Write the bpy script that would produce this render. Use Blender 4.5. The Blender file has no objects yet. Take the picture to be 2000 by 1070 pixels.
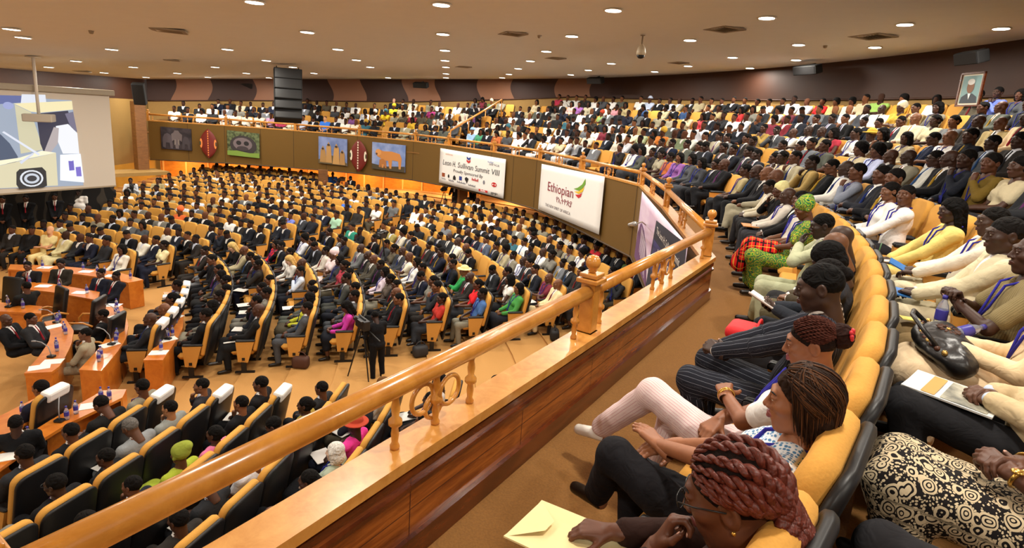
import bpy, bmesh, math, random
import numpy as np
from mathutils import Vector, Matrix, Euler, Quaternion

SC = bpy.context.scene
COL = SC.collection
random.seed(7); RNG = np.random.default_rng(11)
R = math.radians

# ------------------------------------------------------------------ camera
F_PX, PPX, PPY = 1100.0, 1000.0, 461.0
ROLL = R(3.9); TILT = math.atan((PPY-231)/F_PX*math.cos(ROLL))
_fw = np.array([0, math.cos(TILT), -math.sin(TILT)]); _up = np.array([0, math.sin(TILT), math.cos(TILT)]); _rt = np.array([1.0, 0, 0])
CAM_R = math.cos(ROLL)*_rt+math.sin(ROLL)*_up
CAM_U = -math.sin(ROLL)*_rt+math.cos(ROLL)*_up
CAM_F = _fw
cam_d = bpy.data.cameras.new('camera'); cam = bpy.data.objects.new('camera', cam_d); COL.objects.link(cam)
m = Matrix.Identity(4)
for i in range(3):
    m[i][0], m[i][1], m[i][2] = CAM_R[i], CAM_U[i], -CAM_F[i]
cam.matrix_world = m
cam_d.sensor_fit = 'HORIZONTAL'; cam_d.sensor_width = 36; cam_d.lens = F_PX/2000*36
cam_d.shift_y = -(535-PPY)/2000; cam_d.clip_start = 0.05; cam_d.clip_end = 300
SC.camera = cam

# ------------------------------------------------------------------ world, exposure
SC.view_settings.view_transform = 'Standard'; SC.view_settings.look = 'None'
SC.view_settings.gamma = 1.0; SC.view_settings.use_curve_mapping = False
SC.view_settings.exposure = 0.5
W = bpy.data.worlds.new('hall_ambient'); SC.world = W; W.use_nodes = True
W.node_tree.nodes['Background'].inputs[0].default_value = (1.0, 0.93, 0.84, 1)
W.node_tree.nodes['Background'].inputs[1].default_value = 0.48

# ------------------------------------------------------------------ small helpers
def ray(x, y):
    """direction of the photograph's pixel, used to find where a thing stands on its floor or wall"""
    return CAM_F+(x-PPX)/F_PX*CAM_R-(y-PPY)/F_PX*CAM_U
def proj(p):
    p = np.asarray(p, float); z = p@CAM_F
    return np.array([PPX+F_PX*(p@CAM_R)/z, PPY-F_PX*(p@CAM_U)/z, z])
def at_z(x, y, z):
    d = ray(x, y); return d*(z/d[2])
def at_dist(x, y, dist):
    d = ray(x, y); return d*(dist/math.hypot(d[0], d[1]))
C2 = np.array([-12.5, 12.5])          # centre of the balcony arcs
C1 = np.array([-15.8, 8.3])           # centre of the lower hall arcs
def at_cyl(x, y, r, c=C2):
    d = ray(x, y); d = d/math.hypot(d[0], d[1])
    b = -(c@d[:2]); cc = c@c-r*r
    return d*(-b+math.sqrt(max(b*b-cc, 0)))
def pol(c, r, deg):
    return np.array([c[0]+r*math.cos(R(deg)), c[1]+r*math.sin(R(deg))])

def lin(c):
    """sRGB 0-255 or hex -> linear"""
    if isinstance(c, str):
        c = tuple(int(c[i:i+2], 16) for i in (0, 2, 4))
    o = []
    for v in c[:3]:
        v = v/255.0
        o.append(v/12.92 if v <= .04045 else ((v+.055)/1.055)**2.4)
    return (*o, 1.0)

def nodes_of(name):
    mt = bpy.data.materials.new(name); mt.use_nodes = True
    nt = mt.node_tree; bs = nt.nodes['Principled BSDF']
    return mt, nt, bs
def N(nt, t, **kw):
    n = nt.nodes.new(t)
    for k, v in kw.items():
        if k in n.bl_rna.properties.keys(): setattr(n, k, v)
        else: n.inputs[k.replace('_', ' ')].default_value = v
    return n
def bump(nt, bs, height, strength=.3, dist=.01):
    b = nt.nodes.new('ShaderNodeBump'); b.inputs['Strength'].default_value = strength; b.inputs['Distance'].default_value = dist
    nt.links.new(height, b.inputs['Height']); nt.links.new(b.outputs[0], bs.inputs['Normal'])
def coords(nt, which='Object', scale=(1, 1, 1), attr=None):
    if attr:
        s = nt.nodes.new('ShaderNodeAttribute'); s.attribute_name = attr; out = s.outputs['Vector']
    else:
        s = nt.nodes.new('ShaderNodeTexCoord'); out = s.outputs[which]
    mp = nt.nodes.new('ShaderNodeMapping'); mp.inputs['Scale'].default_value = scale
    nt.links.new(out, mp.inputs['Vector']); return mp.outputs[0]
def ramp(nt, fac, stops, interp='LINEAR'):
    r = nt.nodes.new('ShaderNodeValToRGB'); r.color_ramp.interpolation = interp
    els = r.color_ramp.elements
    while len(els) < len(stops): els.new(.5)
    for e, (p, c) in zip(els, stops):
        e.position = p; e.color = lin(c) if not (isinstance(c, tuple) and len(c) == 4) else c
    nt.links.new(fac, r.inputs[0]); return r.outputs[0]
def mathn(nt, op, a, b=None, c=None):
    n = nt.nodes.new('ShaderNodeMath'); n.operation = op
    for i, v in enumerate((a, b, c)):
        if v is None: continue
        if isinstance(v, (int, float)): n.inputs[i].default_value = v
        else: nt.links.new(v, n.inputs[i])
    return n.outputs[0]
def mixc(nt, fac, a, b):
    n = nt.nodes.new('ShaderNodeMix'); n.data_type = 'RGBA'
    for s, v in ((0, fac), (6, a), (7, b)):
        if isinstance(v, (int, float)): n.inputs[s].default_value = v
        elif isinstance(v, (tuple, str)): n.inputs[s].default_value = lin(v) if not (isinstance(v, tuple) and len(v) == 4) else v
        else: nt.links.new(v, n.inputs[s])
    return n.outputs[2]

_mc = {}
def plain(name, c, rough=.6, metal=0, spec=.5, noise=0, nscale=30, bumpd=0, emit=None, estr=1.0, coat=0):
    key = (name, str(c))
    if key in _mc: return _mc[key]
    mt, nt, bs = nodes_of(name)
    bs.inputs['Base Color'].default_value = lin(c); bs.inputs['Roughness'].default_value = rough
    bs.inputs['Metallic'].default_value = metal; bs.inputs['Specular IOR Level'].default_value = spec
    bs.inputs['Coat Weight'].default_value = coat
    if noise or bumpd:
        v = coords(nt); n = N(nt, 'ShaderNodeTexNoise', Scale=nscale, Detail=4.0); nt.links.new(v, n.inputs['Vector'])
        if noise:
            k = lin(c); a = tuple(x*(1-noise) for x in k[:3])+(1,); b = tuple(min(1, x*(1+noise)) for x in k[:3])+(1,)
            nt.links.new(mixc(nt, n.outputs[0], a, b), bs.inputs['Base Color'])
        if bumpd: bump(nt, bs, n.outputs[0], .5, bumpd)
    if emit is not None:
        bs.inputs['Emission Color'].default_value = lin(emit); bs.inputs['Emission Strength'].default_value = estr
    _mc[key] = mt; return mt

def tint(name, rough=.85, nscale=40, amt=.25, spec=.3, bumpd=.004, attr=None):
    """cloth / skin whose colour is the object's own colour (or a colour attribute)"""
    mt, nt, bs = nodes_of(name)
    if attr:
        s = nt.nodes.new('ShaderNodeAttribute'); s.attribute_name = attr; colr = s.outputs['Color']
    else:
        s = nt.nodes.new('ShaderNodeObjectInfo'); colr = s.outputs['Color']
    v = coords(nt); n = N(nt, 'ShaderNodeTexNoise', Scale=nscale, Detail=3.0); nt.links.new(v, n.inputs['Vector'])
    g = N(nt, 'ShaderNodeMixRGB', blend_type='MULTIPLY'); g.inputs[0].default_value = 1
    nt.links.new(colr, g.inputs[1])
    nt.links.new(ramp(nt, n.outputs[0], [(.3, (1-amt, 1-amt, 1-amt, 1)), (.7, (1+amt*.3, 1+amt*.3, 1+amt*.3, 1))]), g.inputs[2])
    nt.links.new(g.outputs[0], bs.inputs['Base Color'])
    bs.inputs['Roughness'].default_value = rough; bs.inputs['Specular IOR Level'].default_value = spec
    if bumpd:
        n2 = N(nt, 'ShaderNodeTexNoise', Scale=14.0, Detail=2.0, Distortion=1.2); nt.links.new(v, n2.inputs['Vector'])
        bump(nt, bs, n2.outputs[0], .7, bumpd*4)
    return mt

# ------------------------------------------------------------------ mesh builder
class MB:
    def __init__(s): s.v = []; s.f = []; s.mi = []; s.n = 0
    def add(s, verts, faces, mi=0):
        s.v.append(np.asarray(verts, float).reshape(-1, 3)); b = s.n
        s.f += [tuple(b+i for i in f) for f in faces]; s.mi += [mi]*len(faces) if isinstance(mi, int) else list(mi)
        s.n += len(s.v[-1]); return s
    def quad(s, a, b, c, d, mi=0): return s.add([a, b, c, d], [(0, 1, 2, 3)], mi)
    def box(s, c, size, rot=None, mi=0, bev=0.0, seg=2, taper=1.0):
        hx, hy, hz = [k/2 for k in size]
        if bev <= 0:
            vs = np.array([(x*hx, y*hy, z*hz) for z in (-1, 1) for y in (-1, 1) for x in (-1, 1)], float)
            fs = [(0, 2, 3, 1), (4, 5, 7, 6), (0, 1, 5, 4), (2, 6, 7, 3), (0, 4, 6, 2), (1, 3, 7, 5)]
        else:
            bm = bmesh.new(); bmesh.ops.create_cube(bm, size=1.0)
            for v in bm.verts: v.co = Vector((v.co.x*size[0], v.co.y*size[1], v.co.z*size[2]))
            bmesh.ops.bevel(bm, geom=list(bm.edges), offset=min(bev, min(size)*.49), segments=seg, profile=.5, affect='EDGES')
            bm.verts.index_update(); vs = np.array([v.co[:] for v in bm.verts]); fs = [tuple(v.index for v in f.verts) for f in bm.faces]; bm.free()
        if taper != 1.0:
            t = (vs[:, 2]+hz)/(2*hz); k = 1+(taper-1)*(1-t); vs[:, 1] *= k
        if rot is not None: vs = vs@np.array(rot.to_3x3() if isinstance(rot, (Matrix, Quaternion)) and hasattr(rot, 'to_3x3') else rot).T
        return s.add(vs+np.asarray(c, float), fs, mi)
    def tube(s, pts, r, n=10, mi=0, cap=True, closed=False):
        pts = np.asarray(pts, float); k = len(pts); rr = np.full(k, r) if np.isscalar(r) else np.asarray(r, float)
        tan = np.gradient(pts, axis=0)
        if closed: tan = np.roll(pts, -1, 0)-np.roll(pts, 1, 0)
        tan /= np.linalg.norm(tan, axis=1)[:, None]+1e-12
        ref = np.array([0, 0, 1.0]) if abs(tan[0][2]) < .9 else np.array([1.0, 0, 0])
        u = np.cross(tan[0], ref); u /= np.linalg.norm(u); V = []
        a = np.arange(n)*2*math.pi/n
        for i in range(k):
            u = u-tan[i]*(u@tan[i]); u /= np.linalg.norm(u)+1e-12; w = np.cross(tan[i], u)
            V.append(pts[i]+rr[i]*(np.cos(a)[:, None]*u+np.sin(a)[:, None]*w))
        Fc = []
        for i in range(k if closed else k-1):
            j = (i+1) % k
            for q in range(n):
                q2 = (q+1) % n; Fc.append((i*n+q, i*n+q2, j*n+q2, j*n+q))
        if cap and not closed: Fc += [tuple(range(n-1, -1, -1)), tuple((k-1)*n+q for q in range(n))]
        return s.add(np.concatenate(V), Fc, mi)
    def lathe(s, prof, n=16, mi=0, c=(0, 0, 0), axis='z'):
        a = np.arange(n)*2*math.pi/n; V = []
        for r, z in prof: V.append(np.stack([r*np.cos(a), r*np.sin(a), np.full(n, z)], 1))
        V = np.concatenate(V)
        if axis == 'x': V = V[:, [2, 0, 1]]
        if axis == 'y': V = V[:, [1, 2, 0]]
        Fc = [(i*n+q, i*n+(q+1) % n, (i+1)*n+(q+1) % n, (i+1)*n+q) for i in range(len(prof)-1) for q in range(n)]
        Fc += [tuple(range(n-1, -1, -1)), tuple((len(prof)-1)*n+q for q in range(n))]
        return s.add(V+np.asarray(c, float), Fc, mi)
    def ell(s, c, rad, n=12, mi=0, rot=None):
        prof = [(math.sin(t), -math.cos(t)) for t in np.linspace(.02, math.pi-.02, n//2+2)]
        k = MB(); k.lathe(prof, n); v = k.v[0]*np.asarray(rad)
        if rot is not None: v = v@np.array(rot).T
        return s.add(v+np.asarray(c, float), k.f, mi)
    def data(s, name, mats, smooth=False):
        me = bpy.data.meshes.new(name)
        V = np.concatenate(s.v) if s.v else np.zeros((0, 3))
        me.from_pydata(V.tolist(), [], s.f)
        for mt in (mats if isinstance(mats, (list, tuple)) else [mats]): me.materials.append(mt)
        me.polygons.foreach_set('material_index', np.array(s.mi, dtype=np.int32))
        if smooth: me.polygons.foreach_set('use_smooth', np.ones(len(s.f), dtype=bool))
        me.update(); return me
    def build(s, name, mats, parent=None, smooth=False, loc=(0, 0, 0), rz=0.0):
        return obj(name, s.data(name, mats, smooth), parent, loc, rz)

def obj(name, data, parent=None, loc=(0, 0, 0), rz=0.0):
    o = bpy.data.objects.new(name, data); COL.objects.link(o)
    o.location = [float(k) for k in loc]; o.rotation_euler = (0, 0, rz)
    if parent is not None: o.parent = parent
    return o
def tag(o, label, cat, group=None, kind=None):
    if label: o['label'] = label
    if cat: o['category'] = cat
    if group: o['group'] = group
    if kind: o['kind'] = kind
    return o
def thing(name, label, cat, loc=(0, 0, 0), rz=0.0, group=None):
    return tag(obj(name, None, None, loc, rz), label, cat, group)
def struct(name, mb, mats, smooth=False, label=None):
    o = mb.build(name, mats, None, smooth); o['kind'] = 'structure'
    if label: o['label'] = label
    return o
def copy_tree(o, parent=None):
    c = o.copy(); COL.objects.link(c); c.parent = parent
    for ch in list(o.children): copy_tree(ch, c)
    return c
ORD = ['zeroth', 'first', 'second', 'third', 'fourth', 'fifth', 'sixth', 'seventh', 'eighth', 'ninth', 'tenth', 'eleventh', 'twelfth', 'thirteenth', 'fourteenth', 'fifteenth', 'sixteenth', 'seventeenth', 'eighteenth', 'nineteenth', 'twentieth']
def nth(i):
    return ORD[i] if i < len(ORD) else '%d%s' % (i, 'th' if i % 100 in (11, 12, 13) else {1: 'st', 2: 'nd', 3: 'rd'}.get(i % 10, 'th'))

# ------------------------------------------------------------------ implicit surfaces -> meshes (surface nets)
class Field:
    def __init__(s, lo, hi, vox):
        s.lo = np.asarray(lo, float); s.vox = vox
        s.n = np.ceil((np.asarray(hi, float)-s.lo)/vox).astype(int)+1
        s.D = np.full(s.n, .2, np.float32); s.ax = [s.lo[i]+np.arange(s.n[i])*vox for i in range(3)]
    def _sub(s, lo, hi, m):
        i0 = np.clip(np.floor((lo-m-s.lo)/s.vox).astype(int), 0, s.n); i1 = np.clip(np.ceil((hi+m-s.lo)/s.vox).astype(int)+1, 0, s.n)
        if (i1 <= i0).any(): return None, None
        sl = tuple(slice(a, b) for a, b in zip(i0, i1))
        g = np.meshgrid(*[s.ax[i][sl[i]] for i in range(3)], indexing='ij', sparse=True); return sl, g
    def _apply(s, sl, d, k, sub):
        D = s.D[sl]
        if sub: d = -d; h = np.maximum(k-np.abs(D-d), 0)/max(k, 1e-6); s.D[sl] = np.maximum(D, d)+h*h*k*.25
        else: h = np.maximum(k-np.abs(D-d), 0)/max(k, 1e-6); s.D[sl] = np.minimum(D, d)-h*h*k*.25
    def cap(s, a, b, ra, rb=None, k=.02, sub=False):
        rb = ra if rb is None else rb; a = np.asarray(a, float); b = np.asarray(b, float); m = max(ra, rb)+k+.03
        sl, g = s._sub(np.minimum(a, b), np.maximum(a, b), m)
        if sl is None: return s
        ba = b-a; L = max(ba@ba, 1e-9)
        t = np.clip(((g[0]-a[0])*ba[0]+(g[1]-a[1])*ba[1]+(g[2]-a[2])*ba[2])/L, 0, 1)
        d = np.sqrt((g[0]-a[0]-t*ba[0])**2+(g[1]-a[1]-t*ba[1])**2+(g[2]-a[2]-t*ba[2])**2)-(ra+(rb-ra)*t)
        s._apply(sl, d.astype(np.float32), k, sub); return s
    def ell(s, c, rad, rot=None, k=.02, sub=False):
        c = np.asarray(c, float); rad = np.asarray(rad, float); m = k+.03; M = rad.max()
        sl, g = s._sub(c-M, c+M, m)
        if sl is None: return s
        q = [g[i]-c[i] for i in range(3)]
        if rot is not None:
            Rm = np.asarray(rot, float)   # columns = local axes
            q = [Rm[0, i]*q[0]+Rm[1, i]*q[1]+Rm[2, i]*q[2] for i in range(3)]
        k0 = np.sqrt((q[0]/rad[0])**2+(q[1]/rad[1])**2+(q[2]/rad[2])**2)
        k1 = np.sqrt((q[0]/rad[0]**2)**2+(q[1]/rad[1]**2)**2+(q[2]/rad[2]**2)**2)
        s._apply(sl, (k0*(k0-1)/np.maximum(k1, 1e-6)).astype(np.float32), k, sub); return s
    def mesh(s):
        D = s.D; nx, ny, nz = D.shape
        ins = D < 0
        c = [(i, j, k) for i in (0, 1) for j in (0, 1) for k in (0, 1)]
        cnt = sum(ins[i:nx-1+i, j:ny-1+j, k:nz-1+k].astype(np.int8) for i, j, k in c)
        act = (cnt > 0) & (cnt < 8); idx = np.argwhere(act)
        if len(idx) == 0: return np.zeros((0, 3)), np.zeros((0, 4), int)
        ids = np.full(act.shape, -1, np.int64); ids[act] = np.arange(len(idx))
        P = np.zeros((len(idx), 3)); W_ = np.zeros(len(idx))
        for a in c:
            for ax in range(3):
                if a[ax]: continue
                b = list(a); b[ax] = 1
                va = D[idx[:, 0]+a[0], idx[:, 1]+a[1], idx[:, 2]+a[2]]; vb = D[idx[:, 0]+b[0], idx[:, 1]+b[1], idx[:, 2]+b[2]]
                cr = (va < 0) != (vb < 0); t = np.where(cr, va/np.where(cr, va-vb, 1), 0)
                p = np.tile(np.array(a, float), (len(idx), 1)); p[:, ax] += t
                P += p*cr[:, None]; W_ += cr
        V = (idx+P/W_[:, None])*s.vox+s.lo
        Q = []
        for ax in range(3):
            o1, o2 = [(1, 2), (2, 0), (0, 1)][ax]
            A = ins; n = [nx, ny, nz]
            sl0 = [slice(1, n[q]-1) for q in range(3)]; sl0[ax] = slice(0, n[ax]-1)
            sl1 = list(sl0); sl1[ax] = slice(1, n[ax])
            a0 = A[tuple(sl0)]; a1 = A[tuple(sl1)]
            for flip, mask in ((False, a0 & ~a1), (True, ~a0 & a1)):
                e = np.argwhere(mask)
                if not len(e): continue
                off = np.ones(3, int); off[ax] = 0; e = e+off
                def cell(d1, d2):
                    q = e.copy(); q[:, o1] -= d1; q[:, o2] -= d2; return ids[q[:, 0], q[:, 1], q[:, 2]]
                qd = np.stack([cell(1, 1), cell(0, 1), cell(0, 0), cell(1, 0)], 1)
                Q.append(qd[:, ::-1] if flip else qd)
        Q = np.concatenate(Q); Q = Q[(Q >= 0).all(1)]
        return V, Q

def mesh_np(name, V, Q, mats, smooth=True, mi=None):
    me = bpy.data.meshes.new(name)
    V = np.asarray(V, np.float32); Q = np.asarray(Q, np.int32); n, k = Q.shape
    me.vertices.add(len(V)); me.vertices.foreach_set('co', V.ravel())
    me.loops.add(n*k); me.loops.foreach_set('vertex_index', Q.ravel())
    me.polygons.add(n); me.polygons.foreach_set('loop_start', np.arange(n, dtype=np.int32)*k)
    if smooth: me.polygons.foreach_set('use_smooth', np.ones(n, dtype=bool))
    for mt in (mats if isinstance(mats, (list, tuple)) else [mats]): me.materials.append(mt)
    if mi is not None: me.polygons.foreach_set('material_index', np.asarray(mi, np.int32))
    me.update(calc_edges=True); return me
# ------------------------------------------------------------------ layout functions
D1 = np.array([math.sin(R(32.8)), math.cos(R(32.8))]); L1 = np.array([math.cos(R(32.8)), -math.sin(R(32.8))])
def near(al, la): return D1*al+L1*la
VERT = [near(-6, -1.54), near(-2.9, -1.54), near(.25, -1.54), near(3.43, -1.54), near(6.62, -1.56), np.array([2.83, 10.45]), np.array([3.17, 14.2]), np.array([2.05, 17.8]),
        np.array([.83, 21.2]), np.array([-1.0, 23.9]), np.array([-3.2, 26.3]), np.array([-5.0, 27.7]), np.array([-8.1, 29.0]), np.array([-11.6, 29.6]), np.array([-15.2, 29.6]), np.array([-18.8, 28.9])]
def ang_of(p, c=C2): return math.degrees(math.atan2(p[1]-c[1], p[0]-c[0]))
VA = [ang_of(v) for v in VERT]; VR = [float(np.hypot(*(v-C2))) for v in VERT]
def rr(a):          # smooth radius of the balcony front
    if a < -20: return 15.78
    return float(np.interp(a, [-20, 6, 20, 33, 45, 57, 75, 111], [15.78, 15.75, 15.75, 15.95, 16.3, 16.75, 17.05, 17.6]))
def nrows(a): return float(np.interp(a, [50, 62, 74, 86, 98, 108], [7, 6, 5, 4, 3, 2.4]))
def rail_z(a): return -1.12 if a < 40 else -1.12+.1*(a-40)/70
ZB0 = -1.93; ZBL = [-1.93, -1.66, -1.37, -1.03, -.64, -.27, .11]; RO = [1.36, 2.28, 3.43, 4.62, 5.82, 7.02, 8.22]
def zb(k): return ZBL[k]                     # balcony tier floor
def row_r(a, k): return rr(a)+RO[k]         # seat line of balcony row k
def wall_r(a): return rr(a)+float(np.interp(nrows(a)-1, range(7), RO))+.85
def zl(r): return -5.5+.05*max(0.0, math.floor((r-8.9)/.93))
cp = [(11.84, 14.23, 2.61), (11.45, 17.19, 2.68), (10.41, 20.9, 2.72), (8.29, 25.27, 2.65), (5.72, 28.73, 2.53), (2.2, 31.97, 2.4), (-2.15, 34.6, 2.15), (-6.9, 35.6, 1.82),
      (-13.15, 35.5, 1.4), (-21.1, 33.2, .85), (-20.5, 28, .8), (-20, 22, .5), (0, 0, 2.1), (6, 2, 2.4), (-8, 10, 1.45), (-14, 12, .8), (0, 12, 2.1), (-6, 22, 1.75), (-13, 26, 1.2), (10, 5, 2.6)]
_A = np.array([[1, x, y, x*x, x*y, y*y] for x, y, z in cp]); _cc = np.linalg.lstsq(_A, np.array([c[2] for c in cp]), rcond=None)[0]
def zc(x, y): return float(_cc@np.array([1, x, y, x*x, x*y, y*y]))
def on_ceiling(px, py):
    d = ray(px, py); lo, hi = 1.0, 90.0
    for _ in range(60):
        t = (lo+hi)/2; q = d*t
        if q[2] > zc(q[0], q[1]): hi = t
        else: lo = t
    return d*lo

# ------------------------------------------------------------------ materials of the shell
M = {}
def wood(name, c1, c2, scale=(1, 1, 12), rough=.35, coat=.3, wave=3.0):
    mt, nt, bs = nodes_of(name)
    v = coords(nt, 'Object', scale); w = N(nt, 'ShaderNodeTexNoise', Scale=wave, Detail=6.0, Roughness=.65, Distortion=.6); nt.links.new(v, w.inputs['Vector'])
    nt.links.new(ramp(nt, w.outputs[0], [(.32, c1), (.68, c2)]), bs.inputs['Base Color'])
    bs.inputs['Roughness'].default_value = rough; bs.inputs['Coat Weight'].default_value = coat; bs.inputs['Coat Roughness'].default_value = .15
    return mt
M['rail'] = wood('varnished_light_wood', 'b5742a', 'd08f3c', (6, 6, 6), .28, .5, 1.5)
M['cap'] = wood('light_wood_cap', 'b8792f', 'd39a50', (5, 5, 5), .35, .3, 2)
M['mahog'] = wood('mahogany', '6b2f0d', 'a65c22', (1.6, 1.6, 14), .25, .5, 2.2)
M['mahogd'] = wood('mahogany_trim', '3f1808', '6e3312', (2, 2, 10), .25, .5, 2)
M['fascia'] = plain('olive_gold_cloth_panel', (104, 74, 16), .8, noise=.18, nscale=120, bumpd=.002)
M['seam'] = plain('panel_seam', (70, 48, 10), .8)
M['carpet'] = plain('ochre_brown_carpet', (132, 90, 40), .95, noise=.3, nscale=90, bumpd=.01)
M['carpet2'] = plain('light_orange_carpet', (186, 138, 76), .95, noise=.12, nscale=60, bumpd=.004)
M['ceiling'] = plain('cream_ceiling_paint', (228, 226, 220), .9, noise=.03, nscale=3)
M['dwood'] = plain('dark_brown_wall_panel', (62, 32, 15), .55, noise=.2, nscale=8)
M['dado'] = plain('tan_dado', (158, 124, 66), .7, noise=.08, nscale=10)
M['tanwall'] = plain('tan_wall_cloth', (150, 118, 62), .85, noise=.1, nscale=20)
M['ochrewall'] = plain('ochre_wall', (196, 148, 48), .8, noise=.1, nscale=12)
M['pillar'] = wood('pillar_wood', '6b4420', '85582c', (2, 2, 9), .5, .1, 2)
M['orange'] = wood('orange_wood_panel', 'c8761f', 'dd902f', (2, 2, 5), .45, .15, 2)
M['black'] = plain('black_plastic', (22, 22, 23), .42, spec=.4)
M['blackm'] = plain('matt_black', (14, 14, 15), .8)
M['white'] = plain('white_paper', (238, 236, 230), .8)
M['grille'] = plain('vent_metal', (150, 135, 112), .6)
M['lamp'] = plain('lamp_glow', (255, 250, 238), .5, emit=(255, 247, 230), estr=9)
M['trimring'] = plain('lamp_trim', (235, 228, 214), .5)
# wall with broad wavy dark / tan bands
mt, nt, bs = nodes_of('wavy_banded_wall')
uv = nt.nodes.new('ShaderNodeAttribute'); uv.attribute_name = 'wall'; sp = nt.nodes.new('ShaderNodeSeparateXYZ'); nt.links.new(uv.outputs['Vector'], sp.inputs[0])
wob = mathn(nt, 'MULTIPLY', mathn(nt, 'SINE', mathn(nt, 'MULTIPLY', sp.outputs[1], 2.6)), .22)
ph = mathn(nt, 'FRACT', mathn(nt, 'DIVIDE', mathn(nt, 'ADD', sp.outputs[0], wob), 4.4))
band = mathn(nt, 'LESS_THAN', ph, .56)
nz = N(nt, 'ShaderNodeTexNoise', Scale=6.0); 
c_ = mixc(nt, band, (138, 94, 68), (56, 28, 18))
c2_ = mixc(nt, mathn(nt, 'GREATER_THAN', sp.outputs[2], .5), c_, (60, 31, 15))
nt.links.new(c2_, bs.inputs['Base Color']); bs.inputs['Roughness'].default_value = .6
M['wavy'] = mt

# ------------------------------------------------------------------ ceiling, walls, floors
mb = MB(); xs = np.linspace(-26, 20, 24); ys = np.linspace(-6, 42, 25)
mb.add([(x, y, zc(x, y)) for y in ys for x in xs], [(j*24+i, (j+1)*24+i, (j+1)*24+i+1, j*24+i+1) for j in range(24) for i in range(23)])
mb.add([(x, y, zc(x, y)+.15) for y in ys for x in xs], [(j*24+i, j*24+i+1, (j+1)*24+i+1, (j+1)*24+i) for j in range(24) for i in range(23)])
struct('ceiling', mb, M['ceiling'], True)

# balcony back wall: wavy band above, tan dado below
AW = np.arange(-62, 113.01, 1.0)
def band_z(a): return float(np.interp(a, [2, 13, 52, 75, 99, 113], [1.36, 1.38, 1.42, .6, 0.0, -.4]))
Vw = []; At = []; Fw = []; NZ = 9
for i, a in enumerate(AW):
    p = pol(C2, wall_r(a), a); s_ = R(a)*23
    zt = zc(*p)+.05
    for j in range(NZ):
        z = band_z(a)+(zt-band_z(a))*j/(NZ-1); Vw.append((p[0], p[1], z)); At.append((s_, z, 1.0 if a < 46 else 0.0))
for i in range(len(AW)-1):
    for j in range(NZ-1):
        b = i*NZ+j; Fw.append((b, b+NZ, b+NZ+1, b+1))
mb = MB().add(Vw, Fw); o = struct('wall_back', mb, M['wavy'], True)
at = o.data.attributes.new('wall', 'FLOAT_VECTOR', 'POINT'); at.data.foreach_set('vector', np.array(At, np.float32).ravel())
mb = MB(); V = []
for a in AW:
    p = pol(C2, wall_r(a)-.02, a); V += [(p[0], p[1], zb(max(0, int(nrows(a))-1))-.4), (p[0], p[1], band_z(a))]
mb.add(V, [(2*i, 2*i+2, 2*i+3, 2*i+1) for i in range(len(AW)-1)])
struct('wall_back_dado', mb, M['dado'], True)
mb = MB(); mb.tube([(*pol(C2, wall_r(a)-.05, a), band_z(a)) for a in AW], .035, 6); struct('trim_1', mb, M['dwood'], True)

# balcony tiers (carpeted steps) and soffit
mb = MB()
AB = np.arange(-64, 111.6, 1.5)
prev = None
for k in range(7):
    sel = [a for a in AB if nrows(a) > k-.4]
    V = []
    for a in sel:
        r0 = rr(a)-.02 if k == 0 else row_r(a, k-1)+.3; r1 = row_r(a, k)+.3 if nrows(a) > k+1 else wall_r(a)+.1
        p0 = pol(C2, r0, a); p1 = pol(C2, r1, a)
        V += [(*p0, zb(k)-(.35 if k else .05)), (*p0, zb(k)), (*p1, zb(k))]
    n = len(sel)
    mb.add(V, [(3*i, 3*i+3, 3*i+4, 3*i+1) for i in range(n-1)]+[(3*i+1, 3*i+4, 3*i+5, 3*i+2) for i in range(n-1)])
struct('floor_balcony', mb, M['carpet'])
mb = MB(); V = []
for a in AB:
    p0 = pol(C2, rr(a)-.02, a); p1 = pol(C2, wall_r(a)+.3, a); V += [(*p0, -3.28), (*p1, -3.28)]
mb.add(V, [(2*i, 2*i+1, 2*i+3, 2*i+2) for i in range(len(AB)-1)])
struct('ceiling_under_balcony', mb, plain('soffit_paint', (150, 120, 74), .9))

# lower hall floor: shallow rings
mb = MB(); A1_ = np.arange(-75, 140.1, 3.0); radii = [0.05, 3, 6, 8.9]+[8.9+.93*i for i in range(1, 23)]
for i in range(len(radii)-1):
    r0, r1 = radii[i], radii[i+1]; z = zl((r0+r1)/2); zp = zl((r0-.4))
    V = []
    for a in A1_:
        p0 = pol(C1, r0, a); p1 = pol(C1, r1, a); V += [(*p0, zp if i else z), (*p0, z), (*p1, z)]
    n = len(A1_)
    mb.add(V, [(3*q, 3*q+3, 3*q+4, 3*q+1) for q in range(n-1)]+[(3*q+1, 3*q+4, 3*q+5, 3*q+2) for q in range(n-1)])
struct('floor', mb, M['carpet2'])
# back wall under the balcony, orange boards with pale upright strips
mb = MB(); AO = np.arange(-60, 114, 2.0); rO = lambda a: float(np.interp(a, [-60, 40, 60, 80, 114], [23.5, 23, 22.5, 21.3, 21.5]))
V = []
for a in AO: p = pol(C2, rO(a), a); V += [(*p, -5.8), (*p, -3.2)]
mb.add(V, [(2*i, 2*i+2, 2*i+3, 2*i+1) for i in range(len(AO)-1)])
struct('wall_under_balcony', mb, M['orange'], True)
mb = MB()
for a in np.arange(62, 112, 3.1):
    p = pol(C2, rO(a)-.03, a); mb.box((*p, -4.5), (.05, .07, 2.5), Matrix.Rotation(R(a), 3, 'Z'))
struct('trim_2', mb, plain('pale_strip', (232, 178, 96), .5))

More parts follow.
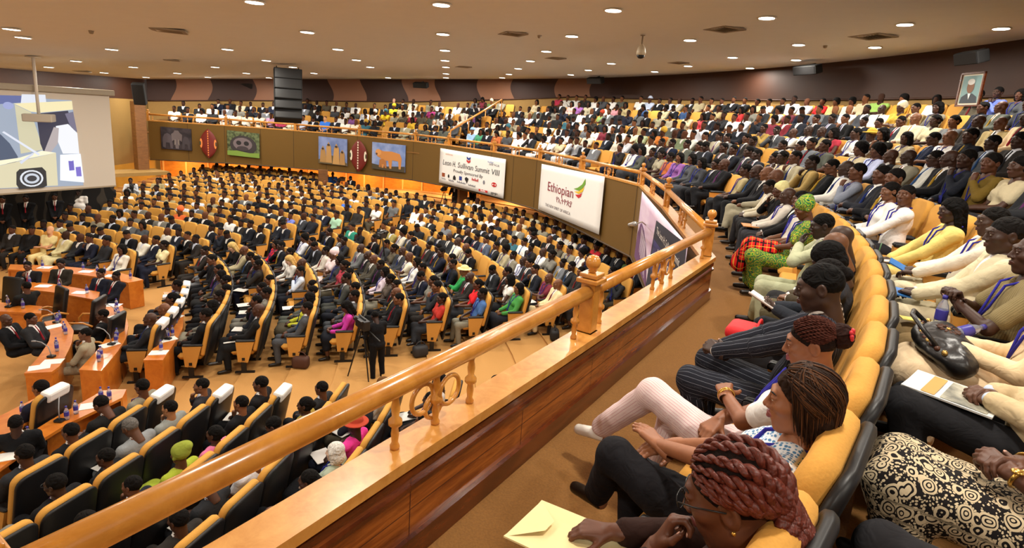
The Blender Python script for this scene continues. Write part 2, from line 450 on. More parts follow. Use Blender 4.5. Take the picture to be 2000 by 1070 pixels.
# wall beside the stage with its pillar, ledge and dark drape
mb = MB()
PW = [np.array([-21.0, 33.6]), np.array([-20.4, 27.5]), np.array([-19.8, 20.0]), np.array([-19.8, 2.0])]
for p, q in zip(PW[:-1], PW[1:]):
    mb.quad((*p, -.35), (*q, -.35), (*q, 1.6), (*p, 1.6), 0)
    mb.quad((*p, -3.7), (*q, -3.7), (*q, -.35), (*p, -.35), 1)
    mb.quad((*p, -6), (*q, -6), (*q, -3.7), (*p, -3.7), 2)
struct('wall_left', mb, [M['dwood'], M['tanwall'], M['ochrewall']])
mb = MB(); p0, p1 = at_dist(228, 303, 31.0), at_dist(290, 303, 33.0)
mb.box(((p0[0]+p1[0])/2-.5, (p0[1]+p1[1])/2, -3.75), (3.4, 1.5, .16), Matrix.Rotation(R(60), 3, 'Z')); struct('trim_3', mb, M['dado'])
mb = MB(); q = at_dist(272, 250, 33.2); mb.box((q[0], q[1], -2.05), (.5, .5, 3.3), Matrix.Rotation(R(-35), 3, 'Z'), bev=.03); struct('wall_left_pillar', mb, M['pillar'])
q0 = at_dist(-260, 420, 25.2); q1 = at_dist(225, 420, 26.2)
mb = MB(); mb.quad((q0[0], q0[1], -5.5), (q1[0], q1[1], -5.5), (q1[0], q1[1], -3.0), (q0[0], q0[1], -3.0))
mb.quad((q0[0]-.1, q0[1]+.1, -5.5), (q0[0]-.1, q0[1]+.1, -3.0), (q1[0]-.1, q1[1]+.1, -3.0), (q1[0]-.1, q1[1]+.1, -5.5))
mt, nt, bs = nodes_of('dark_zebra_drape'); v = coords(nt, 'Object', (1, 1, .5)); w = N(nt, 'ShaderNodeTexWave', Scale=.9, Distortion=14.0, Detail=2.0); nt.links.new(v, w.inputs['Vector'])
nt.links.new(ramp(nt, w.outputs[1], [(.72, '0d0b0a'), (.80, '3a342c')], 'LINEAR'), bs.inputs['Base Color']); bs.inputs['Roughness'].default_value = .9
struct('wall_stage_drape', mb, mt)
# two wooden columns under the balcony edge
for k, (px, py, dist, w_) in enumerate([(631, 360, 31.0, .48), (903, 385, 27.5, .42)]):
    q = at_dist(px, py, dist); mb = MB(); mb.box((q[0], q[1], -4.4), (w_, w_, 2.3), Matrix.Rotation(R(20), 3, 'Z'), bev=.02)
    tag(mb.build('column', M['pillar']), ['square wooden column under the balcony beside the person in bright blue', 'square dark wooden column under the sponsor banner'][k], 'column')

# ------------------------------------------------------------------ balcony front: mahogany inside, gold cloth outside, light wood cap
def offs(poly, d):      # offset outwards from the hall (d > 0 = towards the seats)
    out = []
    for i, p in enumerate(poly):
        t = [];
        if i: t.append((p-poly[i-1])/np.linalg.norm(p-poly[i-1]))
        if i < len(poly)-1: t.append((poly[i+1]-p)/np.linalg.norm(poly[i+1]-p))
        n = sum(np.array([k[1], -k[0]]) for k in t); n /= np.linalg.norm(n); c = n@np.array([t[0][1], -t[0][0]])
        out.append(p+n*d/c)
    return out
def strip(mb, poly, zf0, zf1, mi=0):
    for i in range(len(poly)-1):
        (a, b) = poly[i], poly[i+1]
        mb.quad((*a, zf0(i)), (*b, zf0(i+1)), (*b, zf1(i+1)), (*a, zf1(i)), mi)
RZ = [rail_z(a) for a in VA]
CAPZ = [z-.29 for z in RZ]
inn = offs(VERT, .08); out = offs(VERT, -.06)
mb = MB(); strip(mb, inn, lambda i: ZB0-.1, lambda i: CAPZ[i]-.04)
# board grooves, top moulding and skirting of the inside
for zz, th, pr in ((-1.50, .035, .012), (-1.56, .02, .02), (ZB0+.06, .12, .022)):
    pl = offs(VERT, .08+pr)
    strip(mb, pl, lambda i: CAPZ[i]+(zz+1.41)-th/2 if zz > -1.8 else zz-th/2, lambda i: CAPZ[i]+(zz+1.41)+th/2 if zz > -1.8 else zz+th/2, 1)
    for i in range(len(pl)-1):
        za = (CAPZ[i]+(zz+1.41) if zz > -1.8 else zz)+th/2; zb_ = (CAPZ[i+1]+(zz+1.41) if zz > -1.8 else zz)+th/2
        mb.quad((*pl[i], za), (*pl[i+1], zb_), (*inn[i+1], zb_), (*inn[i], za), 1)
pl = offs(VERT, .0815)
strip(mb, pl, lambda i: -1.6815, lambda i: -1.6785, 2)
for i in range(1, 5):
    a, b = pl[i], pl[i+1]; L = np.linalg.norm(b-a)
    for t in np.arange(.45, L, .9):
        p = a+(b-a)*t/L; d = (b-a)/L*.0015
        mb.quad((*(p-d), ZB0), (*(p+d), ZB0), (*(p+d), -1.52), (*(p-d), -1.52), 2)
struct('wall_parapet', mb, [M['mahog'], M['mahogd'], plain('groove', (52, 22, 8), .7)])
mb = MB(); strip(mb, out, lambda i: CAPZ[i]-.04, lambda i: -3.3)
for i in range(len(out)-1):
    for t in ((0.02, .5) if np.linalg.norm(out[i+1]-out[i]) > 3 else (.02,)):
        n = np.array([-(out[i+1]-out[i])[1], (out[i+1]-out[i])[0]]); n = n/np.linalg.norm(n)*.006; d = (out[i+1]-out[i]); p = out[i]+d*t+n; d = d/np.linalg.norm(d)*.012
        mb.quad((*(p-d), -3.29), (*(p+d), -3.29), (*(p+d), CAPZ[i]-.05), (*(p-d), CAPZ[i]-.05), 1)
mb.quad((*out[-1], -3.3), (*inn[-1], -3.3), (*inn[-1], CAPZ[-1]), (*out[-1], CAPZ[-1]))
struct('wall_balcony_front', mb, [M['fascia'], M['seam']])
mb = MB(); a_, b_ = offs(VERT, -.075), offs(VERT, .105)
for i in range(len(VERT)-1):
    for (p, q, dz0, dz1) in ((a_, b_, 0, 0), (b_, b_, 0, -.05), (a_, a_, -.05, 0), (b_, a_, -.05, -.05)):
        mb.quad((*p[i], CAPZ[i]+dz0), (*q[i], CAPZ[i]+dz1), (*q[i+1], CAPZ[i+1]+dz1), (*p[i+1], CAPZ[i+1]+dz0))
struct('trim_parapet_cap', mb, M['cap'])
mb = MB(); pl = offs(VERT, -.062)
for i in range(len(VERT)-1): mb.tube([(*pl[i], -3.3), (*pl[i+1], -3.3)], .03, 6)
struct('trim_4', mb, plain('dark_edge', (70, 48, 16), .6))

# ------------------------------------------------------------------ the railing, one thing with its posts and balusters
rail = thing('balcony_railing', 'varnished light wood handrail with ball topped posts along the balcony edge', 'railing', (*VERT[3], -1.41))
def kid(mb, name, mats, parent, smooth=True, label=None):
    o = mb.build(name, mats, parent, smooth)
    par = parent; loc = Vector((0, 0, 0))
    while par is not None: loc += par.location; par = par.parent
    o.location = -loc
    if label: o['label'] = label
    return o
mb = MB()
for i in range(len(VERT)-1):
    a, b = np.array([*VERT[i], RZ[i]]), np.array([*VERT[i+1], RZ[i+1]]); mb.tube([a, b], .048, 16)
kid(mb, 'handrail', M['rail'], rail)
for i in range(1, len(VERT)):
    x, y = VERT[i]; z0 = CAPZ[i]; yaw = math.atan2(*(VERT[min(i+1, len(VERT)-1)]-VERT[i-1])[::-1])
    mb = MB(); rot = Matrix.Rotation(yaw, 3, 'Z')
    mb.box((x, y, z0+.185), (.105, .105, .37), rot, bev=.008)
    mb.box((x, y, z0+.37), (.16, .16, .03), rot, bev=.006); mb.box((x, y, z0+.405), (.13, .13, .03), rot, bev=.006); mb.box((x, y, z0-.02), (.125, .125, .04), rot, bev=.004)
    po = kid(mb, 'post', M['rail'], rail, False)
    mb = MB(); mb.lathe([(.02, .42), (.03, .43), (.024, .44), (.034, .45), (.046, .465), (.052, .49), (.047, .515), (.032, .535), (.007, .543)], 20, c=(x, y, z0))
    kid(mb, 'ball_finial', M['rail'], po)
def baluster(p, z0):
    mb = MB(); mb.lathe([(.02, 0), (.022, .015), (.014, .03), (.018, .07), (.014, .1), (.03, .115), (.03, .135), (.015, .15), (.02, .19), (.014, .23), (.02, .255)], 10, c=(*p, z0))
    return kid(mb, 'baluster', M['rail'], rail)
for i in range(1, len(VERT)-1):
    a, b = VERT[i], VERT[i+1]; L = np.linalg.norm(b-a); u = (b-a)/L
    for t in (.2, L/2-.26, L/2, L/2+.26, L-.2): baluster(a+u*t, CAPZ[i]+(CAPZ[i+1]-CAPZ[i])*t/L)
    if i < 8:
        p = a+u*L/2; z = CAPZ[i]+.13; mb = MB(); th = np.linspace(0, 2*math.pi, 25)[:-1]
        for dx, dz, rad in ((-.075, .02, .07), (.075, .02, .07), (0, -.045, .055)):
            mb.tube([(*(p+u*(dx+rad*math.cos(t))+np.array([u[1], -u[0]])*.016*(1 if dx > 0 else -1)), z+dz+rad*math.sin(t)) for t in th], .011, 8, closed=True)
        kid(mb, 'ring_ornament', M['rail'], rail)
# stair rail up the balcony aisle
mb = MB(); q0, q1 = at_cyl(880, 255, 17.6), at_cyl(980, 195, 22.0)
sr = thing('stair_handrail', 'sloping wooden handrail climbing the balcony aisle behind the sponsor banner', 'railing', (q0[0], q0[1], zb(0)))
mb.tube([q0, q1], .05, 10); kid(mb, 'handrail', M['rail'], sr)
for t in (0.0, .33, .66, 1.0):
    q = q0+(q1-q0)*t; mb = MB(); mb.tube([(q[0], q[1], q[2]-.85), q], .03, 8); kid(mb, 'post', M['rail'], sr)

# ------------------------------------------------------------------ ceiling fittings
LROWS = [[(22, 55), (497, 2), (862, 7), (1198, 18), (1498, 33), (1768, 46), (1956, 54)], [(600, 61), (865, 65), (1117, 69), (1348, 77), (1560, 86), (1709, 91)],
         [(218, 95), (444, 95), (660, 95), (869, 97), (1067, 99), (1431, 111), (1555, 116)], [(148, 118), (520, 117), (696, 116), (869, 117), (1036, 118), (1194, 123), (1344, 128)],
         [(95, 130), (260, 130), (420, 130), (572, 130), (723, 130), (871, 130), (1012, 133), (1149, 136), (1279, 139), (1465, 132)],
         [(203, 141), (346, 142), (481, 142), (613, 142), (871, 143), (994, 144), (1115, 145)], [(285, 150), (406, 150), (525, 151), (758, 151), (871, 151), (981, 151)]]
lampmesh = MB().lathe([(.15, 0), (.15, .02)], 20).data('lens', M['lamp']); ringm = MB()
ringm.lathe([(.15, .0), (.185, -.004), (.19, .01), (.15, .03)], 24); ringmesh = ringm.data('trim_ring', M['trimring'], True)
LD = bpy.data.lights.new('downlight', 'AREA'); LD.shape = 'DISK'; LD.size = .34; LD.energy = 74; LD.color = (1, .93, .82)
def add_lamp(pos, label, grp):
    t = thing('ceiling_light', label, 'ceiling light', pos, 0, grp); obj('lens', lampmesh, t, (0, 0, -.034)); obj('trim_ring', ringmesh, t, (0, 0, -.03))
    l = bpy.data.objects.new('bulb', LD); COL.objects.link(l); l.parent = t; l.location = (0, 0, -.06); return t
for i, row in enumerate(LROWS):
    for j, (x, y) in enumerate(row):
        q = on_ceiling(x, y)
        add_lamp(q, 'glowing round ceiling downlight, %s row out from the camera, %s along from the screen side' % (nth(i+1), nth(j+1)), 'recessed ceiling downlights')
# the same lamps go on over the near rows and the stage, outside the picture
for (x, y) in ((-10, 4), (-5.5, 6.5), (-4, 2), (-1.5, 5.5), (1.5, 2.5), (2.2, 6.2), (4.6, 4.4), (-14, 8), (0, -2), (3.5, -1), (-12, 14)):
    add_lamp((x, y, zc(x, y)), 'glowing round ceiling downlight over the near balcony seats and stage front', 'recessed ceiling downlights')
LS = bpy.data.lights.new('soffit_light', 'AREA'); LS.shape = 'DISK'; LS.size = .25; LS.energy = 42; LS.color = (1, .72, .42)
for n_, a in enumerate((-15, 5, 25, 42, 55, 66, 73, 80, 87, 94, 101, 108)):
    p = pol(C2, rO(a)-1.0, a); t = thing('soffit_light', 'round downlight set in the underside of the balcony, %s from the wooden column end' % nth(n_+1), 'ceiling light', (*p, -3.29), 0, 'downlights under the balcony')
    obj('lens', lampmesh, t, (0, 0, -.03)); l = bpy.data.objects.new('bulb', LS); COL.objects.link(l); l.parent = t; l.location = (0, 0, -.05)
# air vents
for n_, (x, y, w_, lb) in enumerate([(330, 59, .62, 'over the screen end'), (1002, 65, .5, 'beside the second row of downlights'), (1415, 56, .6, 'between the dome camera and the picture wall'), (1705, 70, .7, 'closest to the framed portrait'),
                               (1085, 113, .5, 'in front of the dome camera'), (1325, 122, .5, 'behind the dome camera'), (905, 130, .5, 'above the stair handrail'), (335, 117, .4, 'above the shield banner'), (160, 139, .5, 'beside the projector pole')]):
    q = on_ceiling(x, y); t = thing('ceiling_vent', 'square slatted air vent in the ceiling, ' + lb, 'air vent', (q[0], q[1], q[2]), R(25))
    mb = MB(); w2 = w_/2
    for sx, sy, lx, ly in ((0, 1, 1, .08), (0, -1, 1, .08), (1, 0, .08, 1), (-1, 0, .08, 1)): mb.box((sx*w2, sy*w2, -.015), (lx*w_+.04, ly*w_+.04, .03))
    mb.build('frame', M['grille'], t)
    mb = MB()
    for k in range(7): mb.box((0, (k-3)*w_/7.5, -.012), (w_*.94, .03, .006), Matrix.Rotation(R(35), 3, 'X'))
    mb.build('slat', M['grille'], t); mb = MB(); mb.box((0, 0, -.002), (w_, w_, .004)); mb.build('backing', plain('vent_dark', (60, 50, 38), .8), t)
for n_, (x, y) in enumerate([(178, 60), (1054, 69), (1612, 89)]):
    q = on_ceiling(x, y); mb = MB(); mb.lathe([(.03, -.07), (.045, -.05), (.05, -.02), (.06, 0)], 14)
    tag(mb.build('smoke_detector', M['grille'], None, True, q), 'small round smoke detector on the ceiling, ' + ('near the projector pole', 'beside the central air vent', 'near the framed portrait')[n_], 'smoke detector')
# dome camera
q = on_ceiling(1256, 66); s = .0
t = thing('dome_camera', 'hanging dome security camera on a short ceiling stem', 'camera', q)
mb = MB(); mb.tube([(0, 0, -.03), (0, 0, -.26)], .02, 10); mb.lathe([(.06, -.045), (.06, -.03)], 14); mb.build('stem', M['grille'], t, True)
mb = MB(); mb.lathe([(.02, -.24), (.06, -.27), (.095, -.34), (.115, -.43), (.11, -.5)], 18); mb.build('housing', plain('camera_grey', (190, 176, 150), .5), t, True)
mb = MB(); mb.lathe([(.005, -.585), (.05, -.575), (.085, -.545), (.1, -.5)][::1], 18); mb.build('dome', M['black'], t, True)
# ------------------------------------------------------------------ people: rig, implicit body, clothes
def V3(*a): return np.array(a, float)
def unit(v): v = np.asarray(v, float); return v/(np.linalg.norm(v)+1e-12)
def frame(fwd, up=(0, 0, 1)):
    f = unit(fwd); r = unit(np.cross(f, np.asarray(up, float))); u = np.cross(r, f); return np.stack([r, f, u], 1)
def ik(a, b, l1, l2, pole):
    d = b-a; L = np.linalg.norm(d); Lm = min(L, (l1+l2)*.999); u = d/max(L, 1e-9); b2 = a+u*Lm
    x = (l1*l1-l2*l2+Lm*Lm)/(2*Lm); h = math.sqrt(max(l1*l1-x*x, 0)); p = np.asarray(pole, float)-u*(u@np.asarray(pole, float))
    return a+u*x+unit(p)*h, b2
def rig(pose):
    """joints of a figure in its own frame: facing +Y, seat hips at 0,0; floor at z 0"""
    g = pose.get; j = {}
    stand = g('stand', False); H = g('hip', .93 if stand else .47)
    lean = R(g('lean', 2 if stand else 13)); side = R(g('side', 0)); w = g('w', 1.0)
    up = unit(V3(math.sin(side), -math.sin(lean), math.cos(lean))); P = V3(0, 0, H); j['P'] = P; j['up'] = up
    tl = g('torso', .50); j['chest'] = P+up*tl*.66; j['neck'] = P+up*tl
    sy = R(g('twist', 0)); rt = V3(math.cos(sy), math.sin(sy), 0); j['rt'] = rt; fw = np.cross(up, rt); j['fw'] = fw
    hy, hp, hr = R(g('yaw', 0)), R(g('pitch', 0)), R(g('roll', 0))
    hf = V3(-math.sin(hy)*math.cos(hp), math.cos(hy)*math.cos(hp), math.sin(hp)); Hm = frame(hf)
    Rr = np.array(Matrix.Rotation(hr, 3, 'Y')); Hm = Hm@Rr; j['Hm'] = Hm
    j['head'] = j['neck']+V3(0, .0, 0)+unit(up*.6+Hm[:, 2]*.6)*.058+Hm[:, 2]*.09+Hm[:, 1]*.022
    for s, k in ((1, 'R'), (-1, 'L')):
        j['sh'+k] = P+up*(tl-.055)+rt*s*.175*w
        wr = g('w'+k); 
        if wr is None: wr = V3(s*.10, .26, H+.13) if not stand else V3(s*.25, .08, .80)
        wr = np.asarray(wr, float)
        pole = g('p'+k, (s*.6, -.5, -.8)); j['el'+k], j['wr'+k] = ik(j['sh'+k], wr, .285, .255, pole)
        hd = g('hd'+k); j['hd'+k] = unit(hd) if hd is not None else unit(unit(j['wr'+k]-j['el'+k])+V3(-s*.35, .0, -.1))
        hn = g('hn'+k, (0, 0, -1)); n = np.asarray(hn, float); n = n-j['hd'+k]*(n@j['hd'+k]); j['hn'+k] = unit(n)
        j['hip'+k] = P+V3(s*.088, .02, 0)
        if stand: kn, an = V3(s*.11, .04, .5), V3(s*.12, -.02, .085)
        else: kn, an = V3(s*.115, .43, .47), V3(s*.12, .43+s*.04, .085)
        j['kn'+k] = np.asarray(g('k'+k, kn), float); j['an'+k] = np.asarray(g('a'+k, an), float)
        tf = g('t'+k); j['toe'+k] = np.asarray(tf, float) if tf is not None else j['an'+k]+V3(s*.03, .15, -.045)
    return j

def f_skin(F, j, sp, head=True, hands=True):
    w = sp.get('w', 1.0); Hm, c = j['Hm'], j['head']; T = lambda x, y, z: c+Hm@V3(x, y, z)
    F.cap(j['P'], j['chest'], .075, .08, .03); F.cap(j['chest']-j['rt']*.06, j['chest']+j['rt']*.06, .068, .068, .03)
    F.cap(j['chest'], j['neck'], .07, .05, .03); F.cap(j['neck']-j['up']*.02, T(0, -.025, -.07), .052*w, .05*w, .03)
    if head:
        F.ell(T(0, -.016, .03), (.073, .092, .083), Hm, .02); F.ell(T(0, .024, -.05), (.058, .066, .07), Hm, .03); F.ell(T(0, .058, -.092), (.026, .024, .02), Hm, .02)
        F.cap(T(0, .082, .012), T(0, .104, -.024), .010, .0165, .012)
        for s in (1, -1):
            F.ell(T(s*.032, .088, .012), (.02, .012, .012), Hm, .01, True); F.ell(T(s*.074, -.012, -.006), (.014, .022, .032), Hm, .008)
        F.cap(T(-.02, .083, -.056), T(.02, .083, -.056), .011, .011, .008)
    for k in 'RL':
        F.cap(j['neck']-j['up']*.03, j['sh'+k], .05, .042, .03); F.cap(j['sh'+k], j['el'+k], .042, .036, .02); F.cap(j['el'+k], j['wr'+k], .038, .026, .015)
        F.cap(j['P'], j['hip'+k], .08, .075, .03); F.cap(j['hip'+k], j['kn'+k], .075, .052, .02); F.cap(j['kn'+k], j['an'+k], .054, .036, .02)
        F.cap(j['an'+k]-V3(0, .02, .03), j['toe'+k], .036, .03, .02)
        if hands:
            d, n = j['hd'+k], j['hn'+k]; l = np.cross(d, n); q = j['wr'+k]
            F.cap(q, q+d*.08, .026, .028, .01); F.cap(q+l*.015+d*.05, q+d*.11+l*.02+n*.02, .02, .016, .01); F.cap(q-l*.015+d*.05, q+d*.11-l*.02+n*.02, .02, .016, .01)
            F.cap(q+d*.09+l*.015+n*.02, q+d*.12+n*.05+l*.012, .016, .012, .01); F.cap(q+d*.09-l*.015+n*.02, q+d*.12+n*.05-l*.012, .016, .012, .01)
def head_mesh(fem=True, vox=.0046, chub=0.0, lid=.5):
    """face and skull in the head's own frame -> list of (V, Q, slot)"""
    out = []; F = Field((-.12, -.15, -.22), (.12, .15, .14), vox); c = chub
    F.ell((0, -.018, .032), (.074, .094, .086), None, .02); F.ell((0, .026, -.03), (.058+c, .062, .084), None, .03)
    for s in (1, -1):
        F.cap((s*.046, -.005, -.058), (s*.012, .058, -.098), .022+c, .019+c*.6, .02); F.ell((s*.041, .052, -.014), (.027, .028, .022), None, .02)
    F.ell((0, .060, -.10), (.022, .021, .018), None, .015); F.ell((0, .066, -.058), (.034, .026, .03), None, .02)
    F.cap((-.03, .080, .031), (.03, .080, .031), .013 if not fem else .010, None, .02)
    for s in (1, -1): F.ell((s*.031, .097, .011), (.019, .017, .012), None, .012, True)
    F.cap((0, .084, .02), (0, .105, -.022), .008, .0125, .012)
    for s in (1, -1): F.ell((s*.0135, .095, -.026), (.0105, .011, .0085), None, .008); F.ell((s*.008, .104, -.034), (.004, .006, .004), None, .003, True)
    for s in (1, -1):
        F.ell((s*.031, .0785, .0165), (.0165, .0135, .0095), None, .003); F.ell((s*.031, .077, .003), (.015, .012, .0065), None, .003)
        F.ell((s*.076, -.014, .0), (.011, .022, .033), np.array(Matrix.Rotation(s*.25, 3, 'Z')), .006); F.ell((s*.085, -.010, .004), (.007, .012, .018), None, .004, True)
    F.cap((0, -.025, -.05), (0, -.035, -.2), .05 if fem else .056, .052 if fem else .06, .03)
    V, Q = F.mesh(); out.append((V, Q, 0))
    F = Field((-.05, .05, -.09), (.05, .13, -.03), .0025)
    for s in (1, -1): F.cap((s*.023, .082, -.056), (s*.006, .0955, -.0515), .0055, .0075, .004); F.cap((s*.021, .081, -.0595), (0, .0945, -.0645), .0055, .0088, .005)
    V, Q = F.mesh(); out.append((V, Q, 2))
    for s in (1, -1):
        F = Field((s*.031-.02, .055, -.01), (s*.031+.02, .1, .032), .0025); F.ell((s*.031, .0765, .0105), (.0128, .0128, .0128), None, .0); V, Q = F.mesh(); out.append((V, Q, 3))
        F = Field((s*.031-.02, .07, -.01), (s*.031+.02, .1, .03), .002); F.ell((s*.031, .0832, .0100), (.0065, .0065, .0065), None, .0); V, Q = F.mesh(); out.append((V, Q, 4))
        F = Field((s*.03-.03, .05, .01), (s*.03+.03, .11, .05), .0025); F.cap((s*.014, .0905, .030), (s*.036, .0865, .036), .0028 if fem else .004, .003, .003); F.cap((s*.036, .0865, .036), (s*.05, .074, .031), .003, .0018, .003); V, Q = F.mesh(); out.append((V, Q, 5))
    return out
def f_torso(F, j, sp, e=0.0, hem=True):
    w = sp.get('w', 1.0); P, up, rt, fw, ch = j['P'], j['up'], j['rt'], j['fw'], j['chest']; A = np.stack([rt, fw, up], 1); bel = sp.get('belly', 0)
    F.ell(ch+up*.02, (.165*w+e, .112+e, .17+e), A, .05); F.ell(P+up*.13+fw*(.02+bel), (.15*w+bel+e, .118+bel+e, .15+e), A, .06)
    if hem: F.ell(P+up*.0+V3(0, .03, .0), (.168*w+e, .145+e, .085+e), None, .05)
    if sp.get('female'):
        for s in (1, -1): F.ell(ch+rt*s*.075+fw*.085-up*.005, (.065+e, .055+e, .065+e), A, .03)
    for k in 'RL': F.cap(j['neck']-up*.045, j['sh'+k]-up*.002, .052+e, .056+e, .04)
def f_sleeves(F, j, e=.0, frac=1.0, ra=.056, rb=.047, rc=.038):
    for k in 'RL':
        a, b, c = j['sh'+k], j['el'+k], j['wr'+k]
        if frac >= 1: F.cap(a, b, ra+e, rb+e, .03); F.cap(b, c+(b-c)*(.04 if frac == 1 else .2), rb+e, rc+e, .02)
        else: F.cap(a, a+(b-a)*frac, ra+e, rb+.006+e, .03)
def f_legs(F, j, e=.0, skirt=False, sp={}):
    F.ell(j['P']+V3(0, .01, -.005), (.16+e, .135+e, .10+e), None, .04)
    if skirt:
        a = (j['hipR']+j['hipL'])/2; b = (j['knR']+j['knL'])/2
        for k in 'RL': F.cap(j['hip'+k], j['kn'+k], .095+e, .085+e, .06)
        F.cap(a, b, .1+e, .085+e, .08)
        L = sp.get('skirt_len', .5)
        for k in 'RL':
            q = j['kn'+k]+(j['an'+k]-j['kn'+k])*L; F.cap(j['kn'+k], q, .085+e, .075+e, .06)
        F.cap(b, b+((j['anR']+j['anL'])/2-b)*L, .08+e, .07+e, .08)
    else:
        for k in 'RL':
            F.cap(j['hip'+k], j['kn'+k], .092+e, .07+e, .035); F.cap(j['kn'+k], j['an'+k]+(j['kn'+k]-j['an'+k])*.06, .067+e, .056+e, .03)
def f_hair(F, j, style):
    Hm, c = j['Hm'], j['head']; T = lambda x, y, z: c+Hm@V3(x, y, z)
    if style == 'bald': return False
    if style == 'short':
        F.ell(T(0, -.022, .04), (.08, .097, .086), Hm, .01); F.ell(T(0, -.03, -.03), (.075, .08, .05), Hm, .02)
        F.ell(T(0, .07, -.045), (.1, .085, .085), Hm, .008, True); F.ell(T(0, .10, .012), (.075, .055, .045), Hm, .008, True)
    elif style == 'cropm':
        F.ell(T(0, -.020, .036), (.0774, .0980, .0892), Hm, .006); F.ell(T(0, .088, -.05), (.12, .10, .10), Hm, .006, True); F.ell(T(0, .125, .03), (.085, .066, .06), Hm, .006, True); F.ell(T(0, -.01, -.118), (.14, .15, .10), Hm, .006, True)
    elif style == 'crop':
        F.ell(T(0, -.019, .035), (.0763, .0963, .0880), Hm, .006); F.ell(T(0, .088, -.05), (.12, .10, .098), Hm, .006, True); F.ell(T(0, .125, .03), (.085, .06, .05), Hm, .006, True); F.ell(T(0, -.02, -.125), (.14, .15, .095), Hm, .006, True)
    elif style == 'bobback':
        F.ell(T(0, -.022, .042), (.084, .1, .088), Hm, .01); F.ell(T(0, -.05, -.035), (.088, .075, .085), Hm, .03); F.ell(T(0, .10, -.05), (.105, .128, .118), Hm, .01, True)
    elif style == 'afro':
        F.ell(T(0, -.022, .05), (.098, .112, .10), Hm, .01); F.ell(T(0, -.05, -.02), (.09, .08, .07), Hm, .02); F.ell(T(0, .09, -.05), (.095, .09, .10), Hm, .01, True)
    elif style == 'bob':
        F.ell(T(0, -.02, .045), (.09, .105, .09), Hm, .01); F.ell(T(0, -.045, -.05), (.10, .085, .10), Hm, .03)
        for s in (1, -1): F.cap(T(s*.075, .02, .03), T(s*.08, .0, -.10), .03, .022, .02)
        F.ell(T(0, .10, -.04), (.066, .10, .105), Hm, .01, True)
    elif style == 'bun':
        F.ell(T(0, -.022, .04), (.08, .098, .085), Hm, .01); F.ell(T(0, -.115, .02), (.045, .045, .045), Hm, .02); F.ell(T(0, -.03, -.03), (.074, .08, .05), Hm, .02)
        F.ell(T(0, .07, -.045), (.1, .085, .085), Hm, .008, True); F.ell(T(0, .105, .01), (.075, .05, .055), Hm, .01, True)
    elif style == 'long':
        F.ell(T(0, -.02, .045), (.088, .104, .088), Hm, .01)
        for s in (1, -1): F.cap(T(s*.07, -.02, .02), T(s*.085, -.03, -.20), .035, .025, .03)
        F.cap(T(0, -.075, .0), T(0, -.085, -.22), .06, .05, .04); F.ell(T(0, .10, -.05), (.066, .10, .115), Hm, .01, True)
    elif style == 'wrap':
        F.ell(T(0, -.03, .06), (.098, .115, .095), Hm, .01); F.ell(T(.03, -.07, .12), (.07, .08, .055), Hm, .03); F.cap(T(-.085, -.02, .0), T(.085, -.02, .0), .02, .02, .02)
        F.ell(T(0, .10, -.05), (.085, .075, .09), Hm, .01, True)
    elif style == 'hat':
        F.ell(T(0, -.015, .07), (.088, .1, .08), Hm, .01); F.ell(T(0, -.01, .055), (.17, .18, .014), Hm, .01)
    return True
def bounds(j, m=.2):
    P = np.array([v for k, v in j.items() if isinstance(v, np.ndarray) and v.shape == (3,) and k not in ('up', 'rt', 'fw', 'hdR', 'hdL', 'hnR', 'hnL')])
    return P.min(0)-m, P.max(0)+m

